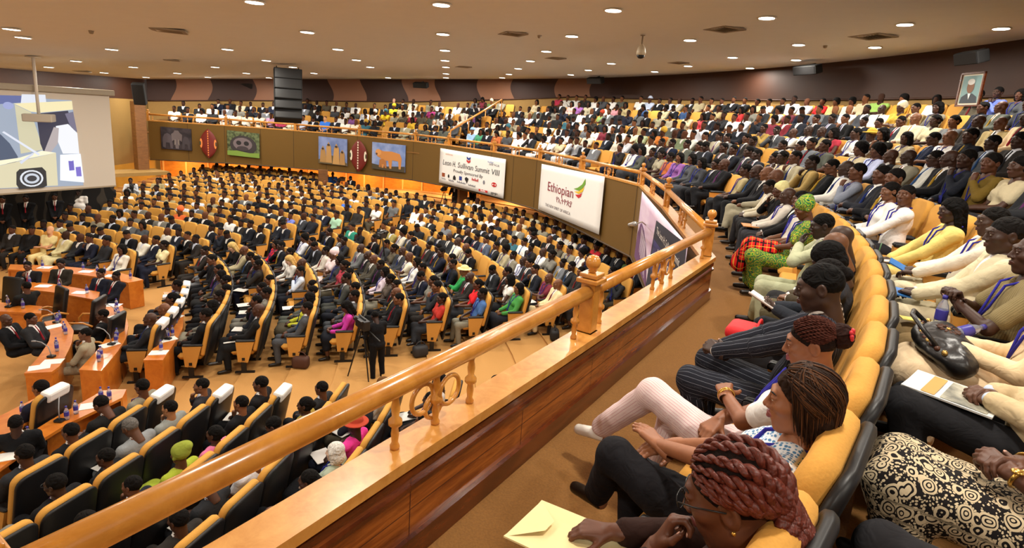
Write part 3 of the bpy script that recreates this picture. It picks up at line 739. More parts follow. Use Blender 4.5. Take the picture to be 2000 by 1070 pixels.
SKIN = tint('skin', .5, 30, .12, .4, .0); CLOTH = tint('cloth', .9, 9, .10, .2, .003); HAIR = tint('hair', .85, 120, .5, .15, .012); SHOE = plain('shoe_leather', (18, 15, 14), .35)
def variant(name, pose, top='suit', bottom='trousers', hair='cropm', sp=None, vs=.018, vc=.022, legs=True):
    """returns list of (part name, mesh) for one pose; the first is the continuous skin body"""
    sp = dict(sp or {}); sp['w'] = sp.get('w', 1.0)*1.08; j = rig({**pose, **({'w': sp['w']} if 'w' in sp else {})}); lo, hi = bounds(j); parts = []
    hi_ = vs < .025; F = Field(lo, hi, vs); f_skin(F, j, sp, head=not hi_); V, Q = F.mesh(); fc = V[Q].mean(1); foot = np.zeros(len(Q), bool)
    for k in 'RL': foot |= (np.linalg.norm(fc-(j['an'+k]*.4+j['toe'+k]*.6), axis=1) < .14) & (fc[:, 2] < j['an'+k][2]+.04)
    ml = foot.astype(int); mats = [SKIN, SHOE]
    if hi_:
        fem = bool(sp.get('female')); Vs, Qs, Ms, n0 = [V], [Q], [ml], len(V)
        if ('h', fem) not in _heads: _heads[('h', fem)] = head_mesh(fem, .0075, 0, .5)
        for hv, hq, hs in _heads[('h', fem)]: Vs.append(hv@j['Hm'].T*.98+j['head']); Qs.append(hq+n0); Ms.append(np.full(len(hq), hs)); n0 += len(hv)
        V, Q, ml = np.concatenate(Vs), np.concatenate(Qs), np.concatenate(Ms); mats = [SKIN, SHOE, LIPM, EYED, IRIS, BROW]
    parts.append(('body', mesh_np(name+'_body', V, Q, mats, True, ml)))
    F = Field(lo, hi, vc)
    if top == 'suit':
        f_torso(F, j, sp, .008); f_sleeves(F, j, .006, 1.0)
        a = j['neck']+j['fw']*.10-j['up']*.0; b = j['P']+j['up']*.2+j['fw']*.16; F.cap(a, b, .062, .006, .008, True)
        F.cap(j['neck']-j['up']*.02, j['neck']+j['up']*.1+j['fw']*.01, .058, .06, .01, True)
        parts.append(('jacket', mesh_np(name+'_jacket', *F.mesh(), CLOTH)))
        F = Field(lo, hi, vc); f_torso(F, j, sp, -.006, False); F.cap(j['neck']-j['up']*.05, j['neck']+j['up']*.03+j['fw']*.012, .062, .058, .02)
        parts.append(('shirt', mesh_np(name+'_shirt', *F.mesh(), CLOTH)))
        if sp.get('tie', True):
            F = Field(lo, hi, .012); ch = j['chest']; F.cap(j['neck']+j['fw']*.066-j['up']*.015, ch+j['fw']*.118+j['up']*.03, .014, .012, .01); F.cap(ch+j['fw']*.118+j['up']*.03, j['P']+j['up']*.19+j['fw']*.135, .014, .022, .01)
            parts.append(('tie', mesh_np(name+'_tie', *F.mesh(), CLOTH)))
    else:
        f_torso(F, j, sp, .002); f_sleeves(F, j, .002, {'long': 1.0, 'short': .62, 'bare': .25}[top])
        F.cap(j['neck']+j['fw']*.09-j['up']*.03, j['neck']+j['up']*.1, .05, .066, .01, True)
        parts.append(('blouse' if sp.get('female') else 'shirt', mesh_np(name+'_shirt', *F.mesh(), CLOTH)))
        if sp.get('lanyard'):
            mb = MB(); nb = j['neck']; fw, rt, up = j['fw'], j['rt'], j['up']
            xf_ = .018 if sp.get('female') else 0; Pp = j['P']; e = Pp+up*.17+fw*(.15+sp.get('belly', 0)); md = Pp+up*.31+fw*(.128+xf_); tp = nb-up*.06+fw*.112
            mb.tube([e, md+rt*.045, tp+rt*.066, nb+rt*.07+up*.005+fw*.03, nb-fw*.075+up*.01, nb-rt*.07+up*.005+fw*.03, tp-rt*.066, md-rt*.045, e], .008, 5)
            mb.box(e-up*.04+fw*.006, (.07, .006, .09)); parts.append(('lanyard', mb.data(name+'_lanyard', CLOTH)))
    if legs:
        F = Field(lo, hi, vc); f_legs(F, j, .0, bottom == 'skirt', sp); parts.append(('skirt' if bottom == 'skirt' else 'trousers', mesh_np(name+'_legs', *F.mesh(), CLOTH)))
    if hair != 'bald':
        F = Field(lo-.1, hi+.15, .0095 if vs < .025 else .03); f_hair(F, j, hair); parts.append(('headwrap' if hair == 'wrap' else 'hat' if hair == 'hat' else 'hair', mesh_np(name+'_hair', *F.mesh(), HAIR if hair not in ('wrap', 'hat') else CLOTH)))
    if sp.get('glasses'):
        mb = MB(); Hm, c = j['Hm'], j['head']
        for s in (1, -1):
            th = np.linspace(0, 2*math.pi, 13)[:-1]; mb.tube([c+Hm@V3(s*.033+.022*math.cos(t), .1, .012+.017*math.sin(t)) for t in th], .003, 5, closed=True)
            mb.tube([c+Hm@V3(s*.056, .098, .015), c+Hm@V3(s*.078, .0, .012)], .0025, 5)
        parts.append(('glasses', mb.data(name+'_glasses', M['black'])))
    if sp.get('paper'):
        pass
    return parts

lap = {}
P_LAP = {}
P_FOLD = dict(wR=(-.10, .17, .66), wL=(.11, .20, .69), pR=(1, -.1, -.6), pL=(-1, -.1, -.6), hdR=(-1, .1, .1), hdL=(1, .1, 0))
P_CHIN = dict(wR=(.06, .13, .88), pR=(.8, .3, -.8), hdR=(-.2, -.1, 1), hnR=(-.5, -.8, 0), wL=(.0, .2, .62), pL=(-.9, .2, -.6), hdL=(1, .1, 0), lean=4, roll=6)
P_CHIN2 = dict(wL=(-.06, .13, .89), pL=(-.8, .3, -.8), hdL=(.2, -.1, 1), hnL=(.5, -.8, 0), wR=(.02, .22, .6), lean=5, roll=-6)
P_READ = dict(wR=(.12, .32, .62), wL=(-.12, .32, .62), pitch=-28, lean=3, hnR=(-.6, 0, .6), hnL=(.6, 0, .6))
P_SLUMP = dict(lean=20, pitch=-4, wR=(.09, .2, .58), wL=(-.08, .24, .58))
P_CROSS = dict(kR=(.0, .47, .56), aR=(-.2, .52, .28), tR=(-.26, .66, .26), kL=(-.1, .42, .47), wR=(.08, .25, .63), wL=(-.06, .3, .64))
VARS = {}
def defvar(key, *a, **k): VARS[key] = (a, k)
defvar('suit_lap', P_LAP, 'suit'); defvar('suit_fold', {**P_FOLD, 'yaw': 14}, 'suit'); defvar('suit_chin', P_CHIN, 'suit', sp=dict(w=1.05)); defvar('suit_read', P_READ, 'suit', sp=dict(tie=False))
defvar('suit_bald', {**P_CROSS, 'yaw': -10}, 'suit', hair='bald', sp=dict(w=1.1, belly=.02)); defvar('suit_specs', {**P_SLUMP, 'yaw': 8}, 'suit', sp=dict(glasses=True, w=1.06))
defvar('shirt_lanyard', {**P_LAP, 'yaw': -8}, 'short', sp=dict(lanyard=True)); defvar('shirt_chin', {**P_CHIN2, 'yaw': 18}, 'long', sp=dict(lanyard=True)); defvar('shirt_bald', {**P_FOLD, 'lean': 14}, 'short', hair='bald', sp=dict(lanyard=True, w=1.08, belly=.02))
defvar('blouse_bob', {**P_LAP, 'yaw': 10}, 'long', 'skirt', 'bob', sp=dict(female=1, w=.9, lanyard=True)); defvar('dress_wrap', {**P_FOLD, 'yaw': -6}, 'short', 'skirt', 'wrap', sp=dict(female=1, w=1.0, skirt_len=.85))
defvar('blouse_bun', {**P_CROSS, 'yaw': 5}, 'short', 'trousers', 'bun', sp=dict(female=1, w=.9)); defvar('blouse_long', {**P_READ}, 'long', 'skirt', 'long', sp=dict(female=1, w=.9)); defvar('shirt_afro', {**P_SLUMP, 'yaw': -15}, 'long', hair='afro', sp=dict(lanyard=True))
defvar('shirt_hat', {**P_FOLD}, 'long', 'trousers', 'hat'); defvar('bare_bob', {**P_CHIN, 'yaw': -12}, 'bare', 'skirt', 'bob', sp=dict(female=1, w=.9))
P_STAND = dict(stand=True)
defvar('stand_suit', {**P_STAND, 'wR': (.08, .2, .86), 'wL': (-.06, .22, .85), 'hdR': (-1, .2, -.3), 'hdL': (1, .2, -.3)}, 'suit'); defvar('stand_shirt', {**P_STAND, 'wL': (-.1, .26, 1.25), 'wR': (.12, .3, 1.3)}, 'long', sp=dict(belly=.02))
defvar('stand_dress', {**P_STAND}, 'short', 'skirt', 'wrap', sp=dict(female=1, skirt_len=.8, w=1.15, belly=.03)); defvar('stand_film', {**P_STAND, 'lean': -12, 'pitch': -25, 'wR': (.1, .38, 1.2), 'wL': (-.12, .36, 1.05)}, 'suit', sp=dict(tie=False))
_vc = {}; _heads = {}; EYED = plain('eye_shade', (92, 74, 64), .35); LIPM = plain('lips', '4e2a24', .5); BROW = plain('brow', (16, 11, 9), .8); EYEW = plain('eye_white', (214, 204, 196), .25); IRIS = plain('iris_dark', (20, 12, 8), .15)
def get_var(key, vs=.018, vc=.022):
    if (key, vs) not in _vc:
        a, k = VARS[key]; _vc[(key, vs)] = variant(key, *a, **k, vs=vs, vc=vc)
    return _vc[(key, vs)]
SKINS = ['5c3928', '482c1e', '653f2a', '38231a', '774c32', '5a3726', '4a2d20', '3f281f']
def lc(c): return lin(c)
def place_person(key, loc, rz, top, bottom=None, skin=None, hair='0f0c0b', shirt='e8e6e2', tie=None, label='', group=None, scale=1.0):
    parts = get_var(key); skin = skin or random.choice(SKINS); bottom = bottom or top
    o = obj('person', parts[0][1], None, loc, rz); o.scale = (scale,)*3; tag(o, label, 'person', group); o.color = lc(skin)
    has_j = any(n == 'jacket' for n, _ in parts)
    for n, me in parts[1:]:
        c = obj(n, me, o)
        c.color = lc({'jacket': top, 'shirt': shirt if has_j else top, 'blouse': top, 'tie': tie or '8a1f2a', 'trousers': bottom, 'skirt': bottom, 'hair': hair, 'headwrap': hair, 'hat': hair, 'lanyard': '2b2f86', 'glasses': '111111'}[n])
    return o

# ------------------------------------------------------------------ chairs
CH_Y = plain('ochre_seat_cloth', (206, 150, 64), .9, noise=.12, nscale=90, bumpd=.003)
CH_Y2 = plain('ochre_side_panel', (200, 144, 64), .6, noise=.06, nscale=30)
CH_B = plain('black_shell_plastic', (20, 20, 22), .46, spec=.4, noise=.2, nscale=20, bumpd=.0008)
def chair_parts(hi=True):
    """seat centre at 0,0 facing +Y; hips sit at 0,0"""
    sg = 4 if hi else 1; P = []
    def rnd(size, c, bev, tilt=0.0, curve=0.0, mi=0, n=1):
        mb = MB()
        if hi:
            bm = bmesh.new(); bmesh.ops.create_cube(bm, size=1.0)
            for v in bm.verts: v.co = Vector((v.co.x*size[0], v.co.y*size[1], v.co.z*size[2]))
            bmesh.ops.subdivide_edges(bm, edges=[e for e in bm.edges if abs((e.verts[0].co-e.verts[1].co).x) > .01], cuts=6)
            bmesh.ops.bevel(bm, geom=[e for e in bm.edges if len(e.link_faces) == 2 and e.calc_face_angle(0) > .5], offset=min(bev, min(size)*.47), segments=sg, profile=.5, affect='EDGES')
            bm.verts.index_update(); vs = np.array([v.co[:] for v in bm.verts]); fs = [tuple(v.index for v in f.verts) for f in bm.faces]; bm.free()
        else:
            t = MB().box((0, 0, 0), size, None, 0, bev, sg) if bev else MB().box((0, 0, 0), size); vs = t.v[0]; fs = t.f
        vs[:, 1] += curve*(vs[:, 0]/(size[0]/2))**2
        rot = np.array(Matrix.Rotation(tilt, 3, 'X')); vs = vs@rot.T+np.asarray(c, float); mb.add(vs, fs, mi); return mb
    def rrect(w, h, th, rt, rb, c, tilt, curve, bv, nx=4):
        """upright pad with rounded top corners, softly bevelled, bowed backwards at its sides"""
        na = 6 if hi else 5; out = []
        for cx_, cz_, r_, a0 in ((w/2-rt, h/2-rt, rt, 0), (-w/2+rt, h/2-rt, rt, 90), (-w/2+rb, -h/2+rb, rb, 180), (w/2-rb, -h/2+rb, rb, 270)):
            for q in range(na+1): a = R(a0+90*q/na); out.append((cx_, cz_, r_, math.cos(a), math.sin(a)))
        rings = [(-th/2, bv), (-th/2+bv*.3, bv*.3), (-th/2+bv, 0), (th/2-bv, 0), (th/2-bv*.3, bv*.3), (th/2, bv)] 
        V = []; n = len(out)
        for y, ins in rings:
            for cx_, cz_, r_, ca, sa in out: V.append((cx_+(r_-ins)*ca, y, cz_+(r_-ins)*sa))
        F_ = [(i*n+q, (i+1)*n+q, (i+1)*n+(q+1) % n, i*n+(q+1) % n) for i in range(len(rings)-1) for q in range(n)]
        for ri, rev in ((0, False), (len(rings)-1, True)):      # close front and back with strips so that everything stays a quad
            top = list(range(0, 2*(na+1))); bot = list(range(n-1, 2*(na+1)-1, -1))
            for q in range(len(top)-1): f = (ri*n+top[q], ri*n+top[q+1], ri*n+bot[q+1], ri*n+bot[q]); F_.append(f if not rev else f[::-1])
        V = np.array(V); V[:, 1] += curve*(V[:, 0]/(w/2))**2; V = V@np.array(Matrix.Rotation(tilt, 3, 'X')).T+np.asarray(c, float); return MB().add(V, F_)
    P.append(('seat', rnd((.47, .46, .12), (0, .13, .375), .05), CH_Y))
    P.append(('back_cushion', rrect(.575, .66, .098 if hi else .085, .12, .05, (0, -.188, .72), R(13), .02, .042 if hi else .03), CH_Y))
    P.append(('back_shell', rrect(.59, .84, .045, .13, .08, (0, -.236, .615), R(13), .022, .02), CH_B))
    for s in (1, -1):
        P.append(('armrest', rnd((.055, .36, .05), (s*.288, .06, .615), .02), CH_B))
        mb = MB(); pr = [(-.10, .595), (.235, .595), (.20, .22), (.02, .2)]
        V = [(s*.288+dx, y, z) for dx in (-.02, .02) for y, z in pr]; mb.add(V, [(0, 1, 2, 3), (7, 6, 5, 4), (0, 4, 5, 1), (1, 5, 6, 2), (2, 6, 7, 3), (3, 7, 4, 0)])
        P.append(('side_panel', mb, CH_Y2))
        if hi:
            mb = MB(); mb.lathe([(.03, .0), (.03, .006), (.012, .008)], 14, axis='x', c=(s*.288+(.0205 if s > 0 else -.0285), .1, .27)); P.append(('emblem', mb, CH_B))
        else:
            mb = MB(); mb.box((s*.288, .1, .27), (.052, .055, .055)); P.append(('emblem', mb, CH_B))
        mb = MB(); mb.box((s*.288, .1, .12), (.04, .09, .22)); mb.box((s*.288, .08, .015), (.05, .36, .03)); P.append(('foot', mb, CH_B))
    return P
_CP = [(n, mb.data('chair_'+n, mt, False), mt) for n, mb, mt in chair_parts(True)]
for n, me, _ in _CP: me.polygons.foreach_set('use_smooth', np.array([n not in ('side_panel', 'foot')]*len(me.polygons)))
def joined(P):
    mb = MB(); ms = [CH_Y, CH_B, CH_Y2]
    for n, k, mt in P: mb.add(np.concatenate(k.v), [], 0) if False else None; 
    for n, k, mt in P:
        b = mb.n; mb.v += k.v; mb.f += [tuple(b+i for i in f) for f in k.f]; mb.mi += [ms.index(mt)]*len(k.f); mb.n += k.n
    return mb
CHAIR_LO = joined(chair_parts(False)); CHAIR_LO_ME = CHAIR_LO.data('auditorium_chair', [CH_Y, CH_B, CH_Y2])
CHAIR_SMOOTH = []
for n, k, mt in chair_parts(False): CHAIR_SMOOTH += [n.startswith('back_')]*len(k.f)
CHAIR_LO_ME.polygons.foreach_set('use_smooth', np.array(CHAIR_SMOOTH))
COVER = MB().box((0, -.288, 1.0), (.36, .15, .14), Matrix.Rotation(R(13), 3, 'X'), 0, .03).data('headrest_cover', plain('white_headrest_cloth', (232, 230, 226), .8))
def place_chair(loc, rz, label, hi, group, sc=None):
    if hi:
        o = thing('auditorium_chair', label, 'chair', loc, rz, group)
        for n, me, _ in _CP: obj(n, me, o)
    else: o = tag(obj('auditorium_chair', CHAIR_LO_ME, None, loc, rz), label, 'chair', group)
    if sc: o.scale = sc
    return o
# ------------------------------------------------------------------ every seat of the hall
NEARSEATS = {}      # (block,row,seat) kept free for the figures modelled one by one
seats = []          # dicts: pos, rz, block, row, num, px, dist, sector
def sector(a):
    for lo, hi, nm in ((-70, -22, 'beside the mahogany parapet'), (-22, 6, 'behind the railing corner'), (6, 20, 'behind the mountain banner end'), (20, 33, 'above the airline banner'), (33, 42, 'between the two white banners'),
                       (42, 57, 'above the sponsor banner'), (57, 67, 'by the stair handrail'), (67, 72, 'above the lioness picture'), (72, 78, 'above the cheetah picture'), (78, 95, 'above the gorilla picture'), (95, 125, 'above the elephant picture')):
        if lo <= a < hi: return nm
A0, PITCH = -40.8, .605
for k in range(7):
    a = A0-PITCH/row_r(A0, k)*180/math.pi*(4 if k else 1); i = -4 if k else -1
    if k == 1: a = -39.5-4*2.1
    cnt = {}
    while a < 109.5:
        r = row_r(a, k)
        if nrows(a) >= k+.6 and not (57.2 < a-0*k < 60.2):
            p = pol(C2, r, a); s_ = sector(a); cnt[s_] = cnt.get(s_, 0)+1
            seats.append(dict(pos=V3(*p, zb(k)), rz=R(a+90), block='balcony', row=k+1, sector=s_, num=cnt[s_], idx=i, ang=a))
        i += 1; a += 2.1 if k == 1 else PITCH/r*180/math.pi
def lower(block, r0, pitch, k0, k1, a_lo, a_hi):
    for k in range(k0, k1):
        r = r0+pitch*k; lo = a_lo(k) if callable(a_lo) else a_lo; hi = a_hi(k) if callable(a_hi) else a_hi
        n = 1
        a = lo+.32/r*180/math.pi if lo > 0 else hi-.32/r*180/math.pi
        sg = 1 if lo > 0 else -1
        while lo < a < hi:
            p = pol(C1, r, a)
            seats.append(dict(pos=V3(*p, zl(r)), rz=R(a+90), block=block, row=k-k0+1, num=n, idx=n, ang=a, sector='')); n += 1; a += sg*.61/r*180/math.pi
lower('near', 9.55, .88, 1, 9, -46, lambda k: -1.6+.35*k)
lower('middle', 9.0, .95, 0, 14, lambda k: 11+.45*k, lambda k: 30 if k == 0 else 46 if k < 10 else 52)
lower('far', 8.45, 1.0, 0, 13, lambda k: 52+.15*k, lambda k: 88+min(k, 5)*1.0)
lower('desk', 8.97, .9, 0, 1, -8, -2.5)
lower('upstage', 21.9, .9, 0, 2, 76, 93)
BLK = {'desk': 'front desk', 'near': 'near block of the lower hall', 'middle': 'middle block of the lower hall', 'far': 'far block of the lower hall', 'upstage': 'rows against the orange boards'}
def visible(s):
    q = s['pos']+V3(0, 0, 1.12); x, y, z = proj(q); s['px'] = (x, y); s['dist'] = float(np.linalg.norm(q))
    if z < .3 or x < -60 or x > 2060 or y < 60 or y > 1200: return False
    if s['block'] != 'balcony':
        n = np.linspace(.05, 1, 240)[:, None]*q; a = np.degrees(np.arctan2(n[:, 1]-C2[1], n[:, 0]-C2[0])); rc = np.hypot(n[:, 0]-C2[0], n[:, 1]-C2[1])
        fr = np.interp(a, VA, VR); hid = (rc > fr-.05) & (n[:, 2] < -1.45) & (n[:, 2] > -3.3)
        if hid.any(): return False
    return True
vis = [s for s in seats if visible(s)]
# colours read off the photograph: pixel of the chest, outfit, colours
ACC = []
def acc(txt):
    for ln in txt.strip().splitlines():
        for it in ln.split(';'):
            t = it.split()
            if len(t) == 5 and t[3] == 'dress_wrap': t = t[:4]+['5a3824', t[4]]
            if len(t) >= 3: ACC.append((float(t[0]), float(t[1]), t[2], t[3] if len(t) > 3 else None, t[4] if len(t) > 4 else None, t[5] if len(t) > 5 else None))
acc('''1133 195 f0efec shirt_lanyard; 1153 195 f2f1ee shirt_afro; 1092 205 c8405a blouse_bun; 1113 210 e0b8b4 blouse_bob; 1240 200 f4f3ef shirt_lanyard; 1273 203 b9c6e0 shirt_hat; 1308 203 a9b0ba shirt_lanyard
1345 250 f3f2ef shirt_bald; 1370 240 c4404a blouse_bob; 1430 250 f4f3f0 shirt_lanyard; 1458 252 e6ebf5 shirt_chin; 1487 270 a08548 shirt_chin; 1297 270 d9843c dress_wrap; 1263 300 f1efe6 shirt_lanyard; 1225 265 ece4c4 shirt_bald; 1248 265 b9c9a2 shirt_lanyard
1360 283 e8ede6 shirt_chin; 1330 280 7d8c6c suit_bald; 1395 295 b9b29c suit_lap; 1315 303 1b2338 suit_lap; 1130 305 8e9298 suit_chin; 1088 252 f2f1ee shirt_lanyard; 1067 250 efe6cf shirt_bald; 1020 293 f4f4f2 shirt_lanyard; 1050 293 f4f4f2 shirt_afro; 1078 300 f2f3f4 shirt_bald; 1115 312 dfe2e0 suit_lap
1195 212 d99aa6 blouse_bun; 1175 226 8fae6a dress_wrap; 1192 241 f0efeb shirt_chin; 1440 212 c23a3c blouse_bob; 1470 215 f1e7b2 blouse_bun; 1492 205 f1f0ed shirt_lanyard; 1595 210 d8262a blouse_bun; 1640 210 bca874 shirt_afro; 1733 215 8fb45c shirt_bald; 1775 218 b9a274 suit_chin; 1665 228 f3f2ee shirt_bald
1710 232 efe4cb suit_bald; 1765 255 c9bfa4 suit_bald; 1680 283 f2f0ea shirt_hat; 1625 288 b43a4a bare_bob; 1728 298 16140f bare_bob; 1692 335 c3cdf0 shirt_afro; 1775 345 c6c7c0 suit_specs; 1845 350 17181c suit_bald; 1905 365 6f5a24 shirt_chin; 1935 258 b7a374 suit_bald; 1975 262 ead0a8 suit_lap; 1800 300 1a2136 suit_specs
1885 312 181a24 suit_lap; 1925 212 6f82d2 shirt_chin; 1580 303 6f747c suit_lap; 1540 350 a9a186 suit_chin; 1570 355 a88f58 suit_chin; 1610 362 17191c suit_specs; 1665 385 8b93a4 shirt_chin; 1520 250 7a2a34 suit_lap; 1535 235 6b2f3a shirt_lanyard; 1385 205 f2c9a2 blouse_bun
635 252 3f7fe8 shirt_lanyard d6a078 6a4a30; 553 254 c2466e blouse_bob; 665 256 f1f0ea shirt_lanyard; 685 258 e6e0c8 shirt_bald; 780 260 a8a488 suit_lap; 748 228 e8c52c dress_wrap; 770 222 c9c22e dress_wrap e8c82c; 728 226 f4f3ee dress_wrap f4f3ee; 680 218 f4f4f2 shirt_lanyard; 660 232 f2f2f0 shirt_afro
855 246 1a1c22 suit_lap d6a488 c8c0b4; 765 197 23252d suit_bald d9a88e; 838 220 a83a7a blouse_bun; 800 247 e3b93c blouse_bob; 810 218 f2efe6 shirt_lanyard; 900 275 9cc4ec shirt_hat; 940 258 4a9a78 blouse_bob; 985 262 c9a850 dress_wrap; 415 218 f4f3f0 shirt_lanyard; 463 207 d9d4b8 shirt_lanyard; 430 232 f3f2ee shirt_bald; 395 240 f2f1ec shirt_afro
450 245 efe9d9 shirt_lanyard; 480 245 f2eede shirt_chin; 350 240 e9e4d2 shirt_lanyard; 505 244 f0ead8 shirt_bald; 535 230 c9a0c0 blouse_bun; 600 240 ccd6ea shirt_lanyard; 575 236 e8e2c8 suit_bald''')
acc('''255 690 58a886 blouse_bob; 75 497 e8d79a shirt_bald d6a078; 130 462 d9cf9e suit_bald; 107 480 b9b48a suit_lap; 340 420 e86f3a dress_wrap e86f3a; 393 405 dfe6f4 shirt_lanyard; 437 442 f3f2ee shirt_lanyard; 265 515 e2ded0 blouse_bob; 318 528 ece2b0 blouse_bun; 295 585 a3966a blouse_bun; 395 525 6d7278 suit_lap; 475 695 7d838c suit_chin
462 495 18181a blouse_long e2b498 d8b874; 523 488 d82e30 blouse_bob; 650 641 c83fa6 blouse_long; 658 668 6fae3a blouse_bob; 568 548 cfdcf0 shirt_chin; 594 600 c6c83e blouse_bob; 766 528 e3d3e0 blouse_bob; 789 550 f3f2ef blouse_bob; 886 563 2f9a52 shirt_hat 8a5a3c efdc9c; 895 590 e0252c blouse_bun
830 634 b5352c blouse_bun; 855 650 1b1a1b blouse_long; 645 422 a9d6b8 shirt_lanyard; 677 405 4a78d8 shirt_bald; 564 423 7a86d8 shirt_chin; 748 468 9f9358 suit_bald; 802 503 efe9d2 shirt_bald; 1047 495 f5f4f0 shirt_bald; 1013 475 f3f3f1 suit_lap; 1110 480 eeeade blouse_bob; 1090 472 ece9dc shirt_lanyard
1048 428 ece4c4 shirt_bald; 1158 500 d0343c blouse_bun; 944 497 5a6478 suit_lap; 1043 570 7a2f3e shirt_bald; 1058 582 e6d3a6 suit_bald; 974 576 f2efe8 bare_bob; 1005 612 4c9a4c blouse_bob; 916 594 4a6fa8 shirt_lanyard; 923 620 98977a suit_bald; 560 655 17181c suit_bald; 595 700 17181c suit_lap
700 545 4a4c48 suit_chin; 735 560 5a5048 blouse_bun; 720 515 4a463c suit_bald; 575 505 e9e6e0 blouse_long e2b498 d9b06a; 640 490 d9d2c6 suit_lap; 655 500 ecdadc dress_wrap e8d0d4; 500 470 1c1c20 suit_lap; 870 620 d8dad8 suit_lap; 690 440 2f8f78 suit_lap; 720 420 f1efe9 blouse_bun
270 865 868b8e suit_read 5a3824 6e6a66; 330 815 8a8f8c suit_chin 9a6b48; 415 850 e87fae blouse_bun; 345 905 a8b83c dress_wrap 5a3824 8f9a3a; 600 890 a9b7a4 blouse_bob e2bfa8 e6e3dc; 560 965 f4f2f0 blouse_bun; 590 775 a08a3c blouse_bun; 720 765 f2efe8 blouse_bob 8a5c3c 6e4a26; 830 830 e8846a shirt_lanyard
690 850 e8409e shirt_hat; 560 830 1b1a1c suit_read; 575 790 8f7a52 blouse_long d8a888 a8824e; 500 770 17171a suit_lap; 545 1010 1d2026 suit_bald; 380 755 2a2a30 suit_chin; 830 760 dfe6ee shirt_lanyard''')
used = set()
best = {}
for n_, (x, y, *_r) in enumerate(ACC):
    c = [(math.hypot(s['px'][0]-x, s['px'][1]+.25*1100/s['dist']*.6-y)/(1+300/s['dist']*.02), i) for i, s in enumerate(vis) if i not in used]
    d, i = min(c)
    if d < 30: used.add(i); best[i] = n_
DARK = ['17181c', '1b1e26', '20242e', '26282c', '1a1a1b', '2b2d31', '141519', '23262f', '2d2a28', '1e2233']
GREYS = ['4c4f54', '6b6e70', '7d7b72', '565a52', '8a8676', '5d5648', '74787e', '3b3e44']
PALE = ['e9e7e1', 'd9d3c2', 'c9bd9c', 'efe9d9', 'b3a988', 'a99c74', 'dfe4ee', 'f2f1ee', '9c9680']
BRIGHT = ['7a2f3e', '35507c', 'b5653a', '5f7a48', '8a5a9a', 'c49a3c', '3a6a7a', 'a83a4a']
NAMEC = {}
def colour_name(h):
    r, g, b = [int(h[i:i+2], 16) for i in (0, 2, 4)]; mx, mn = max(r, g, b), min(r, g, b); v = mx/255; s = (mx-mn)/max(mx, 1)
    if v < .2: return 'black'
    if s < .13: return 'white' if v > .86 else 'light grey' if v > .62 else 'grey' if v > .36 else 'charcoal'
    hue = (60*(((g-b)/(mx-mn)) % 6) if mx == r else 60*((b-r)/(mx-mn)+2) if mx == g else 60*((r-g)/(mx-mn)+4))
    if v < .3: return 'dark navy' if 190 < hue < 270 else 'dark brown'
    if s < .35:
        if hue < 75: return 'cream' if v > .8 else 'beige' if v > .58 else 'grey brown'
        if hue < 170: return 'pale green' if v > .6 else 'grey green'
        if hue < 270: return 'pale blue' if v > .7 else 'slate blue'
        return 'pale pink' if v > .7 else 'mauve'
    if hue < 14 or hue > 345: return 'red' if s > .6 else 'dusty red'
    if hue < 38: return 'orange' if v > .75 and s > .55 else 'peach' if v > .8 else 'brown'
    if hue < 66: return 'yellow' if v > .75 else 'khaki'
    if hue < 165: return 'green'
    if hue < 200: return 'teal'
    if hue < 255: return 'blue'
    if hue < 290: return 'purple'
    return 'pink'
def outfit(s):
    if s.get('acc') is not None:
        x, y, top, var, skin, hair = s['acc']
        return var or 'suit_lap', top, skin, hair
    t = random.random(); blk = s['block']
    pd = {'desk': .9, 'balcony': .46, 'near': .6, 'middle': .64, 'far': .68, 'upstage': 1.0}[blk]
    if t < pd: return random.choice(['suit_lap', 'suit_fold', 'suit_chin', 'suit_bald', 'suit_specs', 'suit_read', 'suit_lap', 'shirt_chin']), random.choice(DARK), None, None
    if t < pd+.2: return random.choice(['suit_lap', 'suit_bald', 'suit_chin', 'shirt_lanyard', 'blouse_bob', 'suit_specs', 'blouse_bun']), random.choice(GREYS), None, None
    if t < pd+.34 or random.random() < .62: return random.choice(['shirt_lanyard', 'shirt_bald', 'shirt_chin', 'shirt_afro', 'suit_bald', 'blouse_bob', 'blouse_bun']), random.choice(PALE), None, None
    return random.choice(['blouse_bob', 'blouse_bun', 'dress_wrap', 'shirt_lanyard', 'shirt_afro', 'blouse_long']), random.choice(BRIGHT), None, None
WHAT = {'suit_lap': 'suit with hands in lap', 'suit_fold': 'suit with folded arms', 'suit_chin': 'suit, hand at chin', 'suit_read': 'suit, head bent', 'suit_bald': 'suit, bald, legs crossed', 'suit_specs': 'suit and glasses', 'shirt_lanyard': 'shirt and lanyard',
        'shirt_chin': 'shirt, hand at chin', 'shirt_bald': 'shirt, bald, arms folded', 'blouse_bob': 'blouse with bobbed hair', 'dress_wrap': 'dress and headwrap', 'blouse_bun': 'blouse with hair bun', 'blouse_long': 'blouse with long hair', 'shirt_afro': 'shirt with full hair', 'shirt_hat': 'shirt and hat', 'bare_bob': 'sleeveless top, hand at chin'}
def seat_phrase(s):
    if s['block'] == 'balcony': return '%s balcony row %s, %s along' % (nth(s['row']), s['sector'], nth(s['num']))
    if s['block'] == 'upstage': return '%s of the dark rows against the orange boards, %s along' % (nth(s['row']), nth(s['num']))
    return '%s row of the lower %s block, %s from the aisle' % (nth(s['row']), s['block'], nth(s['num']))
